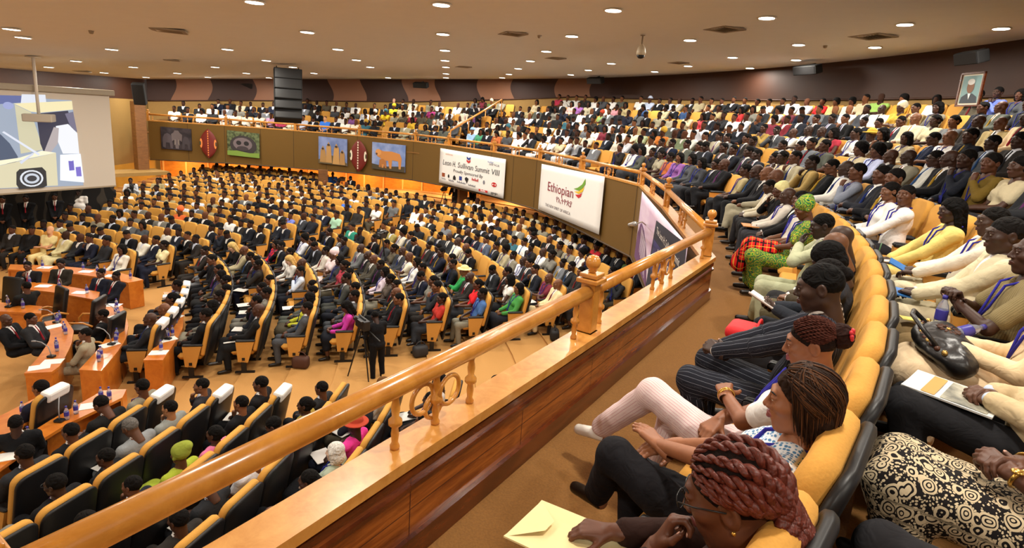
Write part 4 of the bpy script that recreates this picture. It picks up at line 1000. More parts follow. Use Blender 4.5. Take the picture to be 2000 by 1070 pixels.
# ------------------------------------------------------------------ fill the seats: the largest in view one by one, the rest as one crowd and one mass of chairs
for i, n_ in best.items(): vis[i]['acc'] = ACC[n_]
for s in vis:
    rnd_ = random.random(); e = {'desk': 0, 'balcony': .11, 'near': .04, 'middle': .05, 'far': .12, 'upstage': 0}[s['block']]
    s['empty'] = rnd_ < e and s.get('acc') is None
    s['custom'] = s['block'] == 'balcony' and ((s['row'] == 1 and s['idx'] <= 15) or (s['row'] == 2 and s['idx'] <= 10))
order = sorted([s for s in vis if s['dist'] > .8], key=lambda s: s['dist'])
N_CHAIR, N_PERSON = 300, 262
for n_, s in enumerate(order): s['chair_own'] = n_ < N_CHAIR
n_ = 0
for s in order:
    s['person_own'] = False
    if s['empty'] or s['custom']: continue
    if n_ < N_PERSON: s['person_own'] = True; n_ += 1
GB = {'desk': 'audience at the front desks', 'balcony': 'audience seated on the balcony', 'near': 'audience in the near lower block', 'middle': 'audience in the middle lower block', 'far': 'audience in the far lower block', 'upstage': 'audience against the orange boards'}
crowd = []; mass = []; LAPPAPER = MB().box((0, 0, 0), (.24, .31, .008)).data('lap_paper', M['white'])
seen_labels = {}
for s in order:
    p = s['pos']; back = np.array([math.sin(s['rz']), -math.cos(s['rz']), 0])
    if s['chair_own']:
        ch_ = place_chair(p, s['rz'], 'ochre black backed chair, '+seat_phrase(s), s['dist'] < 7.2, 'auditorium chairs', None if s['block'] == 'balcony' else (1.03, 1.03, 1.05 if s['block'] == 'near' else 1.11))
        if (s['block'] == 'middle' and s['row'] == 1) or s['block'] == 'desk' or (s['block'] == 'near' and s['num'] == 1 and s['row'] <= 3): cv_ = obj('headrest_cover', COVER, ch_); cv_['label'] = 'white cloth cover over the headrest'
    else: mass.append(s)
    if s['empty'] or s['custom']: continue
    key, top, skin, hair = outfit(s); s['out'] = (key, top, skin, hair)
    if key not in VARS: key = 'suit_lap'
    jig = RNG.normal(0, 1, 4); loc = p+np.array([jig[0]*.025, jig[1]*.025, -.05 if s['block'] == 'balcony' else -.03 if s['block'] == 'near' else -.06])-(back*.10 if s['block'] == 'near' else 0); rz = s['rz']+jig[2]*R(7); sc = (1.14 if s['block'] == 'balcony' else 1.04 if s['block'] == 'near' else 1.12)+.03*np.clip(jig[3], -1.5, 1.5)
    bottom = top if key.startswith('suit') or key == 'dress_wrap' else random.choice(DARK+['3b3e44', '8a8676', '4a4436'])
    if s.get('acc') is not None and key.startswith('shirt') and colour_name(top) in ('cream', 'beige', 'khaki', 'white') and random.random() < .5: bottom = top
    hairc = hair or ('0f0c0b' if key not in ('dress_wrap', 'shirt_hat') else random.choice(['c9a23c', 'b5452f', 'efe6c8', '3a6a7a', top]))
    shirt = random.choice(['e8e6e2', 'f2f1ee', 'dfe4ee', 'c9d2e4', 'e8e6e2', '2b2d31']); tie = random.choice(['8a1f2a', '1f2f6a', '2b2b30', 'a8862f', '5a2a5a', '33507c', '7a2a2a'])
    if s['person_own']:
        lb = 'person in %s %s, %s' % (colour_name(top), WHAT[key].replace(', ', ' and ', 1) if WHAT[key].count(',') else WHAT[key], seat_phrase(s))
        w_ = lb.split()
        if len(w_) > 16: lb = 'person in %s %s, %s' % (colour_name(top), WHAT[key].split(',')[0].split(' with ')[0].split(' and ')[0], seat_phrase(s))
        if len(lb.split()) > 16: lb = lb.replace(' lower', '')
        place_person(key, loc, rz, top, bottom, skin, hairc, shirt, tie, lb, GB[s['block']], sc)
        if not key.endswith('fold') and s['dist'] < 17 and random.random() < (.34 if s['block'] != 'balcony' else .12):
            fw_ = -back; q = loc+fw_*(.36+.04*jig[0])+np.array([fw_[1], -fw_[0], 0])*.06*jig[1]; q[2] = loc[2]+.565*sc
            tag(obj('paper_sheet', LAPPAPER, None, q, rz+jig[2]*.3), 'white paper on a lap, '+seat_phrase(s), 'paper', 'papers on laps')
    else: crowd.append((key, loc, rz, sc, top, bottom, skin or random.choice(SKINS), hairc, shirt))
def merge(items, name, mats):
    """items: (V, quads, colour rgba, 4x4)"""
    Vs, Qs, Cs, b = [], [], [], 0
    for V, Q, c in items:
        Vs.append(V); Qs.append(Q+b); Cs.append(np.tile(np.array(c, np.float32), (len(V), 1))); b += len(V)
    me = mesh_np(name, np.concatenate(Vs), np.concatenate(Qs), mats)
    at = me.attributes.new('tint', 'FLOAT_COLOR', 'POINT'); at.data.foreach_set('color', np.concatenate(Cs).astype(np.float32).ravel()); return me
def quads_of(me):
    V = np.zeros(len(me.vertices)*3, np.float32); me.vertices.foreach_get('co', V); q = np.zeros(len(me.loops), np.int32); me.loops.foreach_get('vertex_index', q)
    return V.reshape(-1, 3), q.reshape(-1, 4)
_lo = {}
items = []
for key, loc, rz, sc, top, bottom, skin, hairc, shirt in crowd:
    if key not in _lo: _lo[key] = [(n, *quads_of(me)) for n, me in get_var(key, .03, .04) if n not in ('lanyard', 'glasses', 'tie')]
    hasj = any(n == 'jacket' for n, _, _ in _lo[key]); c, s_ = math.cos(rz), math.sin(rz); Rm = np.array([[c, -s_, 0], [s_, c, 0], [0, 0, 1]])*sc
    for n, V, Q in _lo[key]:
        cc = lc({'body': skin, 'jacket': top, 'shirt': shirt if hasj else top, 'blouse': top, 'trousers': bottom, 'skirt': bottom, 'hair': hairc, 'headwrap': hairc, 'hat': hairc}[n])
        items.append((V@Rm.T+loc, Q, cc))
CT = tint('crowd_cloth', .9, 60, .2, .2, .0, 'tint')
if items: tag(obj('seated_audience', merge(items, 'seated_audience', CT)), 'distant rows of seated audience in suits and pale shirts filling the far hall', 'audience', None, 'stuff')
if mass:
    V0 = np.concatenate(CHAIR_LO.v); F0 = CHAIR_LO.f; M0 = np.array(CHAIR_LO.mi)
    Q0 = np.array([f for f in F0 if len(f) == 4]); keep = [i for i, f in enumerate(F0) if len(f) == 4]
    Vs, Qs, b = [], [], 0
    for s in mass:
        c, s_ = math.cos(s['rz']), math.sin(s['rz']); Rm = np.array([[c, -s_, 0], [s_, c, 0], [0, 0, 1]]); Vs.append((V0*(1 if s['block'] == 'balcony' else np.array([1.03, 1.03, 1.11])))@Rm.T+s['pos']); Qs.append(Q0+b); b += len(V0)
    me = mesh_np('distant_chairs', np.concatenate(Vs), np.concatenate(Qs), [CH_Y, CH_B, CH_Y2], False, np.tile(M0[keep], len(mass)))
    me.polygons.foreach_set('use_smooth', np.tile(np.array(CHAIR_SMOOTH)[keep], len(mass)))
    tag(obj('distant_seating', me), 'distant rows of ochre auditorium chairs beneath the far audience', 'chairs', None, 'stuff')
print('SEATS', len(seats), 'vis', len(vis), 'crowd', len(crowd), 'mass', len(mass), 'acc', len(best), len(ACC))
# ------------------------------------------------------------------ pictures, banners, screen
def seg_hit(px, py, d=-.09):
    """where a pixel meets the balcony front, d in front of the cloth"""
    dr = ray(px, py); pl = offs(VERT, -.06+d+.0); bestq = None
    for a, b in zip(pl[:-1], pl[1:]):
        A_ = np.array([[dr[0], -(b-a)[0]], [dr[1], -(b-a)[1]]]); t, u = np.linalg.solve(A_, a)
        if t > 0 and -.001 <= u <= 1.001 and (bestq is None or t > bestq[0]): bestq = (t, dr*t)
    if bestq is None:
        q = at_dist(px, py, 33.0); return q
    return bestq[1]
class Flat:
    """an upright flat sheet: origin at its top left, u along it, v down"""
    def __init__(s, tl, tr, h):
        s.o = np.asarray(tl, float); d = np.asarray(tr, float)-s.o; s.w = math.hypot(d[0], d[1]); s.u = d/s.w; s.h = h
        s.hor = unit(V3(s.u[0], s.u[1], 0)); s.n = unit(np.cross(s.hor, V3(0, 0, 1)))
        if s.n@(-s.o) < 0: s.n = -s.n
    def P(s, u, v, lift=0.0): return s.o+s.u*(u*s.w)-V3(0, 0, 1)*(v*s.h)+s.n*lift
    def uv(s, px, py):
        d = ray(px, py); t = (s.o@s.n)/(d@s.n); q = d*t-s.o; u = (q@s.hor)/(s.u@s.hor)/s.w; return u, (s.u[2]*u*s.w-q[2])/s.h
    def poly(s, mb, pts, lift, mi):
        mb.add([s.P(u, v, lift) for u, v in pts], [tuple(range(len(pts)))], mi)
    def blob(s, mb, c, r, lift, mi, n=18, rot=0.0):
        a = np.linspace(0, 2*math.pi, n+1)[:-1]; c_, s_ = math.cos(rot), math.sin(rot)
        s.poly(mb, [(c[0]+r[0]*math.cos(t)*c_-r[1]*math.sin(t)*s_, c[1]+r[0]*math.cos(t)*s_+r[1]*math.sin(t)*c_) for t in a], lift, mi)
    def text(s, txt, u0, u1, v, mat, parent, name, height=None, lift=.006, font=None, shear=0.0):
        """writing whose width runs from u0 to u1 with its base line at v"""
        cu = bpy.data.curves.new(name, 'FONT'); cu.body = txt; cu.size = 1; cu.extrude = .0; cu.resolution_u = 3; cu.shear = shear
        if font: cu.font = font
        t = bpy.data.objects.new(name, cu); COL.objects.link(t); bpy.context.view_layer.update()
        me = bpy.data.meshes.new_from_object(t.evaluated_get(bpy.context.evaluated_depsgraph_get())); bpy.data.objects.remove(t)
        n = len(me.vertices); c = np.zeros(n*3); me.vertices.foreach_get('co', c); c = c.reshape(-1, 3); w = c[:, 0].max()-c[:, 0].min(); x = (c[:, 0]-c[:, 0].min())/w
        k = (u1-u0)*s.w/w if height is None else height*s.h
        P = s.o+np.outer(u0+x*(u1-u0), s.u*s.w)+np.outer(c[:, 1]*k-v*s.h, V3(0, 0, 1))+s.n*lift
        me.vertices.foreach_set('co', P.ravel().astype(np.float32)); me.materials.clear(); me.materials.append(mat); me.update()
        return obj(name, me, parent)
def cm(c, rough=.7): return plain('ink_%02x%02x%02x' % c if isinstance(c, tuple) else 'ink_'+c, c, rough)
def sheet(fl, mats, wav=.012, nu=14, nv=8, thick=.004):
    mb = MB(); V = []
    for s_ in (0, 1):
        for j in range(nv+1):
            for i in range(nu+1):
                u, v = i/nu, j/nv; V.append(fl.P(u, v, -thick*s_+wav*math.sin(u*17+v*2)*v*.6))
    n = (nu+1)*(nv+1); F_ = []
    for j in range(nv):
        for i in range(nu):
            a = j*(nu+1)+i; F_.append((a, a+1, a+nu+2, a+nu+1)); F_.append((n+a, n+a+nu+1, n+a+nu+2, n+a+1))
    for i in range(nu): F_.append((i, n+i, n+i+1, i+1)); b = nv*(nu+1); F_.append((b+i, b+i+1, n+b+i+1, n+b+i))
    for j in range(nv): a = j*(nu+1); F_.append((a, a+nu+1, n+a+nu+1, n+a)); a += nu; F_.append((a, n+a, n+a+nu+1, a+nu+1))
    mb.add(V, F_, 0); return mb
def kids(parent, name, mb, mats, label=None, smooth=False): 
    o = mb.build(name, mats, parent, smooth)
    if label: o['label'] = label
    return o
WHITE_CLOTH = plain('white_banner_cloth', (236, 234, 230), .85, noise=.02, nscale=4, bumpd=.004)

# sponsor banner
fl = Flat(seg_hit(860, 289), seg_hit(988, 311), 1.62)
fl.h = (lambda q: fl.o[2]-q)(0) if False else 1.0
d = ray(857, 356); t_ = (fl.o@fl.n)/(d@fl.n); fl.h = float(fl.o[2]-(d*t_)[2])
bn = sheet(fl, None, .004).build('banner', WHITE_CLOTH, None, True); tag(bn, 'wide white sponsor banner with script title and rows of small logos', 'banner')
ink = cm((58, 54, 60)); red = cm((190, 40, 40)); blue = cm((40, 60, 140)); org = cm((200, 110, 50)); blk = cm((30, 28, 28)); gry = cm((120, 120, 130)); brn = cm((150, 70, 30))
[fl.text(w_, a_, b_, .45, ink, bn, 'title_lettering', .21, .012, shear=.12) for w_, a_, b_ in (('Leon', .06, .2), ('H.', .225, .275), ('Sullivan', .31, .55), ('Summit', .58, .79), ('VIII', .82, .93))]; fl.text('Proudly Sponsored By', .24, .70, .60, ink, bn, 'subtitle_lettering', .125, .012, shear=.12)
fl.text('INVITATION', .10, .22, .16, org, bn, 'small_lettering', .055, .012); fl.text('africa', .78, .92, .22, gry, bn, 'small_lettering', .1, .012, shear=.1); fl.text('helio', .76, .84, .16, cm((70, 110, 190)), bn, 'small_lettering', .06, .012)
mb = MB()
fl.poly(mb, [(.445, .1), (.475, .14), (.505, .1), (.505, .16), (.475, .2), (.445, .16)], .012, 0); fl.poly(mb, [(.445, .18), (.475, .22), (.505, .18), (.505, .24), (.475, .28), (.445, .24)], .012, 1)
fl.poly(mb, [(.05, .69), (.10, .69), (.10, .8), (.05, .8)], .012, 2); fl.blob(mb, (.165, .75), (.014, .05), .012, 3); fl.poly(mb, [(.24, .82), (.24, .74), (.262, .68), (.285, .74), (.285, .82)], .012, 3)
fl.poly(mb, [(.34, .68), (.385, .68), (.385, .79), (.34, .79)], .012, 0); fl.poly(mb, [(.43, .7), (.455, .66), (.49, .7), (.48, .76), (.465, .84), (.45, .78), (.435, .76)], .012, 3)
fl.blob(mb, (.72, .70), (.014, .055), .012, 4); fl.blob(mb, (.865, .70), (.036, .06), .012, 1); fl.poly(mb, [(.84, .68), (.862, .70), (.84, .72)], .014, 5); fl.poly(mb, [(.89, .68), (.868, .70), (.89, .72)], .014, 5)
fl.poly(mb, [(.65, .9), (.78, .9), (.78, .955), (.65, .955)], .012, 1)
kids(bn, 'logo_marks', mb, [blue, red, brn, blk, gry, WHITE_CLOTH])
for txt, a, b, v, c, h in (('Sandals', .54, .64, .72, red, .08), ('Alamos Corp.', .31, .45, .87, gry, .05), ('daylesford', .49, .6, .88, gry, .05), ('Mwananchi', .17, .26, .88, gry, .05), ('KIVULI', .05, .12, .87, gry, .04), ('IPP', .83, .92, .97, blk, .1), ('TOTAL', .68, .75, .945, WHITE_CLOTH, .05)):
    if txt in ('IPP',): fl.text(txt, a, b, v, c, bn, 'small_lettering', h, .014)
    else:
        mb = MB(); n = len(txt)
        for k in range(n): fl.poly(mb, [(a+(b-a)*k/n, v), (a+(b-a)*(k+.7)/n, v), (a+(b-a)*(k+.7)/n, v-h*(.6+.4*((k*7) % 3 == 0))), (a+(b-a)*k/n, v-h*(.6+.4*((k*7) % 3 == 0)))], .014, 0)
        kids(bn, 'small_print', mb, c)
# airline banner
fl = Flat(seg_hit(1058, 320), seg_hit(1181, 345), 1.6); d = ray(1052, 409); t_ = (fl.o@fl.n)/(d@fl.n); fl.h = float(fl.o[2]-(d*t_)[2])
bn = sheet(fl, None, .008).build('banner', WHITE_CLOTH, None, True); tag(bn, 'white banner with dark red lettering and green yellow red feather mark', 'banner')
dr_ = cm((140, 40, 56))
fl.text('Ethiopian', .16, .60, .52, dr_, bn, 'brand_lettering', .27, .012)
eth = None
try:
    import os
    fp = os.path.join(bpy.utils.resource_path('LOCAL'), 'datafiles', 'fonts', 'NotoSansEthiopic-Regular.woff2')
except Exception: fp = None
fl.text('\u12e8\u12a2\u1275\u12ee\u1335\u12eb', .33, .59, .70, dr_, bn, 'amharic_lettering', .15, .012)
fl.text('THE NEW SPIRIT OF AFRICA', .14, .58, .86, cm((90, 70, 74)), bn, 'slogan_lettering', .085, .012)
mb = MB()
def feather(p, mi): fl.poly(mb, p, .012, mi)
feather([(.60, .34), (.66, .30), (.72, .22), (.76, .1), (.765, .2), (.73, .29), (.68, .35)], 0); feather([(.61, .39), (.68, .36), (.74, .28), (.755, .25), (.735, .35), (.68, .41)], 1); feather([(.63, .44), (.69, .42), (.73, .37), (.715, .45), (.68, .49)], 2)
kids(bn, 'feather_mark', mb, [cm((110, 160, 50)), cm((232, 190, 40)), cm((200, 40, 44))])
# mountain banner on the angled corner
fl = Flat(seg_hit(1254, 374, -.12), seg_hit(1343, 478, -.12), 1.45)
fl.h = 1.5
mt, nt, bs = nodes_of('lilac_print'); v = coords(nt, 'Object', (.4, .4, 2)); nn = N(nt, 'ShaderNodeTexNoise', Scale=1.5, Detail=3.0); nt.links.new(v, nn.inputs['Vector']); nt.links.new(ramp(nt, nn.outputs[0], [(.35, 'cdb0d2'), (.65, 'e6d8ea')]), bs.inputs['Base Color']); bs.inputs['Roughness'].default_value = .5
bn = sheet(fl, None, .003).build('banner', mt, None, True); tag(bn, 'lilac mountain picture banner with a dark blue text panel hung at the railing corner', 'banner')
mb = MB()
fl.poly(mb, [(.0, .95), (.02, .62), (.05, .55), (.08, .45), (.12, .40), (.17, .42), (.22, .45), (.27, .52), (.33, .60), (.40, .80), (.44, 1), (0, 1)], .008, 0)
for k in range(9): fl.poly(mb, [(.14+.02*k, .44+.012*k), (.15+.02*k, .44+.012*k), (.16+.026*k, .8+.02*k), (.152+.026*k, .8+.02*k)], .011, 1)
fl.poly(mb, [(.50, .12), (1, .0), (1, 1), (.44, 1), (.46, .55)], .008, 2); fl.poly(mb, [(.5, .34), (.98, .3), (.98, .62), (.49, .7)], .011, 3)
kids(bn, 'mountain_picture', mb, [cm((104, 66, 110)), cm((226, 214, 232)), cm((34, 38, 58)), cm((52, 50, 110))])
for txt, a, b, v, h in (('The Leon H. Sullivan Summit', .54, .95, .24, .11), ('June 2008', .60, .9, .45, .12), ('Tourism & Infrastructure', .56, .93, .62, .09)):
    fl.text(txt, a, b, v, WHITE_CLOTH, bn, 'banner_lettering', h, .014)
# gooseneck lamp pointing at that banner
q = seg_hit(1240, 437, -.7); e = seg_hit(1222, 440, -.9); w0 = seg_hit(1262, 440, -.05)
mb = MB(); mb.tube([w0, (w0+q)/2+V3(0, 0, .05), q], .012, 8); sl = tag(mb.build('spotlight', M['grille'], None, True), 'small silver spotlight on an arm in front of the mountain banner', 'spotlight')
mb = MB(); mb.tube([q, e], [.035, .05], 12); kids(sl, 'lamp_head', mb, plain('silver', (190, 190, 190), .3, .6), None, True)

# wildlife pictures
def picture(tl, tr, bl, nm, label, base, polys):
    f_ = Flat(seg_hit(*tl), seg_hit(*tr), 1); d = ray(*bl); t_ = (f_.o@f_.n)/(d@f_.n); f_.h = float(f_.o[2]-(d*t_)[2])
    mb = MB(); c = [f_.P(u, v, l) for l in (0, -.04) for u, v in ((0, 0), (1, 0), (1, 1), (0, 1))]
    mb.add(c, [(0, 1, 2, 3), (7, 6, 5, 4), (0, 4, 5, 1), (1, 5, 6, 2), (2, 6, 7, 3), (3, 7, 4, 0)])
    o = tag(mb.build('wildlife_picture', base), label, 'picture'); mb = MB(); mats = []
    for k, (c, pts) in enumerate(polys):
        mats.append(cm(c)); (f_.blob(mb, pts[0], pts[1], .006+.004*k, k, 16, pts[2] if len(pts) > 2 else 0) if len(pts) <= 3 else f_.poly(mb, pts, .006+.004*k, k))
    kids(o, nm, mb, mats); return f_
def noisem(name, c1, c2, sc=3):
    mt, nt, bs = nodes_of(name); v = coords(nt); nn = N(nt, 'ShaderNodeTexNoise', Scale=float(sc), Detail=6.0); nt.links.new(v, nn.inputs['Vector']); nt.links.new(ramp(nt, nn.outputs[0], [(.35, c1), (.65, c2)]), bs.inputs['Base Color']); bs.inputs['Roughness'].default_value = .5; return mt
picture((313, 247), (373, 252), (315, 290), 'elephant_herd', 'dark wildlife picture of elephants, hung closest to the screen', noisem('dusk_print', '1d1a22', '3a3238', 4),
        [((78, 70, 76), [(.05, .9), (.06, .5), (.12, .32), (.22, .26), (.32, .34), (.36, .5), (.38, .95), (.3, .95), (.28, .7), (.16, .7), (.14, .95)]), ((104, 94, 96), [(.36, .62), (.34, .3), (.42, .22), (.46, .12), (.58, .12), (.62, .22), (.7, .3), (.68, .62), (.6, .55), (.57, .95), (.47, .95), (.44, .55)]), ((66, 60, 66), [(.68, .95), (.7, .55), (.78, .36), (.88, .4), (.95, .6), (.94, .95), (.88, .95), (.86, .72), (.78, .72), (.76, .95)]), ((150, 140, 130), [(.45, .55), (.47, .52), (.47, .74), (.44, .8)]), ((150, 140, 130), [(.59, .55), (.57, .52), (.57, .74), (.6, .8)])])
picture((443, 254), (506, 261), (443, 302), 'gorilla_face', 'wildlife picture of a gorilla among leaves beside the shield with white eyes', noisem('leaf_print', '24301a', '6d7a52', 7),
        [((52, 46, 48), ((.5, .55), (.42, .4))), ((112, 100, 104), ((.48, .5), (.3, .26))), ((30, 28, 32), ((.36, .46), (.08, .09))), ((30, 28, 32), ((.6, .46), (.08, .09))), ((60, 52, 56), ((.48, .68), (.18, .1))), ((120, 150, 60), [(0, .82), (.3, .78), (.7, .84), (1, .8), (1, 1), (0, 1)])])
picture((622, 266), (678, 272), (622, 318), 'cheetah_cubs', 'wildlife picture of four cheetahs against blue sky', noisem('sky_print', '5a6fa0', '8494c4', 2),
        [((96, 84, 60), [(0, 1), (0, .86), (.3, .7), (.5, .66), (.8, .8), (1, .9), (1, 1)]), ((170, 130, 76), [(.05, .95), (.08, .5), (.16, .32), (.24, .5), (.3, .95)]), ((182, 140, 84), [(.27, .95), (.28, .35), (.36, .16), (.44, .35), (.48, .95)]), ((190, 146, 86), [(.5, .98), (.55, .4), (.63, .2), (.72, .38), (.74, .98)]),
         ((172, 130, 78), [(.74, .98), (.76, .55), (.84, .4), (.92, .55), (.94, .98)]), ((60, 44, 30), ((.36, .28), (.05, .04))), ((60, 44, 30), ((.63, .32), (.05, .04))), ((60, 44, 30), ((.16, .44), (.04, .04))), ((60, 44, 30), ((.84, .5), (.04, .04)))])
picture((727, 277), (792, 284), (727, 329), 'lioness', 'wildlife picture of a walking lioness and cub', noisem('sky_print2', '6a82b8', '9aa8d0', 2),
        [((70, 60, 40), [(0, 1), (0, .8), (.4, .86), (1, .78), (1, 1)]), ((196, 130, 66), [(.12, .34), (.22, .24), (.34, .3), (.6, .28), (.84, .34), (.9, .5), (.88, .9), (.82, .9), (.8, .62), (.62, .6), (.6, .92), (.54, .92), (.5, .64), (.4, .64), (.36, .92), (.3, .92), (.28, .58), (.16, .5)]),
         ((214, 150, 84), ((.2, .36), (.09, .12))), ((170, 108, 54), [(.22, .9), (.24, .62), (.34, .58), (.44, .66), (.46, .92), (.4, .92), (.38, .78), (.3, .78), (.28, .92)]), ((90, 56, 34), ((.15, .42), (.03, .04)))])
def shield(cx_, cy_, w_, h_, label, eye):
    f_ = Flat(seg_hit(cx_-w_/2, cy_-h_*.5, -.14), seg_hit(cx_+w_/2, cy_-h_*.5+w_*.1, -.14), 1); d = ray(cx_, cy_+h_/2); t_ = (f_.o@f_.n)/(d@f_.n); f_.h = float(f_.o[2]-(d*t_)[2])
    o = thing('shield', label, 'shield', f_.P(.5, .5)); prof = [(.5+.5*math.sin(math.pi*t)**.75*s, t) for s in (1,) for t in np.linspace(.0, 1, 15)]+[(.5-.5*math.sin(math.pi*t)**.75, t) for t in np.linspace(1, 0, 15)][1:-1]
    def lift(u): return .06*(1-(2*u-1)**2)
    mb = MB(); n = len(prof); mb.add([f_.P(u, v, lift(u)) for u, v in prof]+[f_.P(u, v, -.03) for u, v in prof]+[f_.P(.5, t, .06) for t in (.12, .3, .5, .7, .88)], [])
    c0 = [2*n+k for k in range(5)]
    mb2 = MB(); rows = np.linspace(0, 1, 21); V = []
    for t in rows:
        hw = .5*math.sin(math.pi*min(max(t, .004), .996))**.75
        for k in np.linspace(-1, 1, 9): V.append(f_.P(.5+hw*k, t, .07*(1-k*k)))
    mb2.add(V, [(i*9+j, i*9+j+1, (i+1)*9+j+1, (i+1)*9+j) for i in range(20) for j in range(8)]); b2 = kids(o, 'face', mb2, cm((112, 30, 22), .5), None, True); b2.location = -Vector(o.location)
    mb = MB()
    for k in range(11): f_.poly(mb, [(.47, .06+.08*k), (.53, .06+.08*k), (.53, .11+.08*k), (.47, .11+.08*k)], .078, 0)
    e_ = kids(o, 'studs', mb, cm(eye, .5)); e_.location = -Vector(o.location)
    mb = MB()
    for s_ in (1, -1):
        mb = MB(); f_.blob(mb, (.5+s_*.41, .5), (.075, .16), .05, 0); f_.blob(mb, (.5+s_*.45, .5), (.04, .08), .058, 1)
        e_ = kids(o, 'eye_mark', mb, [cm(eye, .5), cm((60, 66, 40))]); e_.location = -Vector(o.location)
    bk = MB(); bk.box(f_.P(.5, .5, -.05), (.08, .08, f_.h*.8)); e_ = kids(o, 'bracket', bk, M['pillar']); e_.location = -Vector(o.location)
shield(406, 279, 34, 58, 'red ceremonial shield with orange marks between elephant and gorilla pictures', (240, 140, 70)); shield(701, 303, 34, 64, 'dark red ceremonial shield with white eyes between cheetah and lioness pictures', (236, 226, 200))  # studs and eye marks: plain orange on the first shield, off-white on the second

# projection screen
qR, qL = at_dist(213, 187, 25.0), at_dist(0, 187, 23.6); qL = qR+(qL-qR)*1.45; qL[2] = qR[2]
fl = Flat(qL, qR, 1.0); d = ray(222, 362); fl.h = 3.18
sc_ = thing('projection_screen', 'large pull down projection screen showing a lectern and a person in white', 'screen', fl.P(.5, 0))
def skid(nm, mb, mats, lb=None):
    o = kids(sc_, nm, mb, mats, lb); o.location = -Vector(sc_.location); return o
mb = MB(); c = [fl.P(u, v, l) for l in (0, -.02) for u, v in ((0, 0), (1, 0), (1, 1), (0, 1))]; mb.add(c, [(0, 1, 2, 3), (7, 6, 5, 4), (0, 4, 5, 1), (1, 5, 6, 2), (2, 6, 7, 3), (3, 7, 4, 0)]); skid('fabric', mb, plain('screen_fabric', (196, 186, 172), .9))
mb = MB(); mb.box(fl.P(.5, -.03, .0), (fl.w+.3, .2, .2), Matrix.Rotation(math.atan2(fl.hor[1], fl.hor[0]), 3, 'Z'), bev=.03); skid('roller_case', mb, plain('case_grey', (150, 138, 118), .6))
mb = MB(); mb.box(fl.P(.5, 1.006, .0), (fl.w, .04, .05), Matrix.Rotation(math.atan2(fl.hor[1], fl.hor[0]), 3, 'Z')); skid('bottom_bar', mb, M['grille'])
PX = lambda *a: [fl.uv(x, y) for x, y in a]
def em(c, s=.85): return plain('glow_%02x%02x%02x' % c, tuple(int(k*.25) for k in c), .9, emit=c, estr=s)
imgs = [((150, 160, 176), PX((-100, 181), (140, 196), (163, 362), (-100, 373))), ((96, 104, 150), PX((-100, 183), (45, 187), (45, 200), (-100, 210))), ((210, 214, 224), PX((42, 184), (88, 185), (90, 200), (40, 203))), ((226, 214, 170), PX((26, 202), (140, 197), (142, 214), (78, 220), (60, 218))),
        ((196, 190, 160), PX((28, 204), (60, 219), (84, 292), (40, 300))), ((60, 58, 72), PX((70, 222), (132, 216), (140, 240), (110, 262), (86, 300), (78, 280))), ((112, 108, 128), PX((126, 222), (142, 218), (150, 258), (138, 250))),
        ((224, 226, 232), PX((108, 246), (132, 242), (150, 260), (154, 300), (122, 300), (112, 276))), ((170, 160, 160), PX((86, 294), (104, 248), (114, 250), (112, 280), (96, 300))), ((78, 88, 108), PX((-100, 255), (0, 262), (18, 280), (34, 306), (30, 318), (-100, 330))),
        ((232, 226, 196), PX((-100, 326), (36, 308), (80, 294), (108, 298), (60, 308), (-100, 345))), ((206, 198, 166), PX((-100, 345), (60, 309), (108, 298), (112, 362), (-100, 372))), ((228, 232, 240), PX((116, 302), (156, 300), (163, 356), (116, 352))), ((110, 100, 180), PX((132, 314), (142, 313), (144, 332), (134, 333))), ((120, 108, 190), PX((146, 326), (156, 325), (158, 344), (148, 344))),
        ((236, 238, 246), PX((133, 301), (139, 301), (140, 314), (133, 314))), ((210, 214, 226), PX((2, 258), (6, 256), (76, 300), (74, 304))), ((200, 204, 220), PX((36, 316), (62, 298), (64, 301), (40, 320))), ((52, 50, 50), PX((36, 330), (80, 326), (88, 334), (90, 362), (82, 366), (36, 369), (30, 360), (30, 336)))]
mb = MB(); mats = []
for k, (c, p) in enumerate(imgs):
    mats.append(em(c)); fl.poly(mb, [(min(max(u, .01), .99), min(max(v, .01), .985)) for u, v in p], .006+.003*k, k)
K = len(mats); L_ = .006+.003*K; c0 = fl.uv(60, 348)
mats += [em((210, 214, 220)), em((60, 58, 60)), em((190, 196, 206)), em((150, 158, 200))]
fl.blob(mb, c0, (.07, .085), L_, K); fl.blob(mb, c0, (.058, .07), L_+.003, K+1); fl.blob(mb, c0, (.046, .052), L_+.006, K+2); fl.blob(mb, c0, (.03, .03), L_+.009, K+1); fl.blob(mb, fl.uv(14, 206), (.03, .035), L_, K+3)
skid('projected_image', mb, mats)
# ceiling projector on its pole
q = on_ceiling(64, 109); zb_ = [z for z in np.arange(q[2]-4, q[2], .02) if proj((q[0], q[1], z))[1] > 222][-1]
t = thing('projector', 'projector hanging on a long white pole in front of the screen', 'projector', (q[0], q[1], q[2]))
mb = MB(); mb.tube([(0, 0, -.03), (0, 0, zb_-q[2])], .045, 10); mb.lathe([(.2, -.05), (.2, -.03)], 14); mb.build('pole', plain('pole_white', (205, 196, 182), .5), t, True)
mb = MB(); mb.box((0, 0, zb_-q[2]-.12), (.75, .65, .24), Matrix.Rotation(R(30), 3, 'Z'), bev=.03); mb.build('body', plain('projector_grey', (172, 162, 146), .5), t)
mb = MB(); a_ = R(120); mb.tube([(.3*math.cos(a_), .3*math.sin(a_), zb_-q[2]-.12), (.42*math.cos(a_), .42*math.sin(a_), zb_-q[2]-.12)], .09, 12); mb.build('lens', M['black'], t, True)
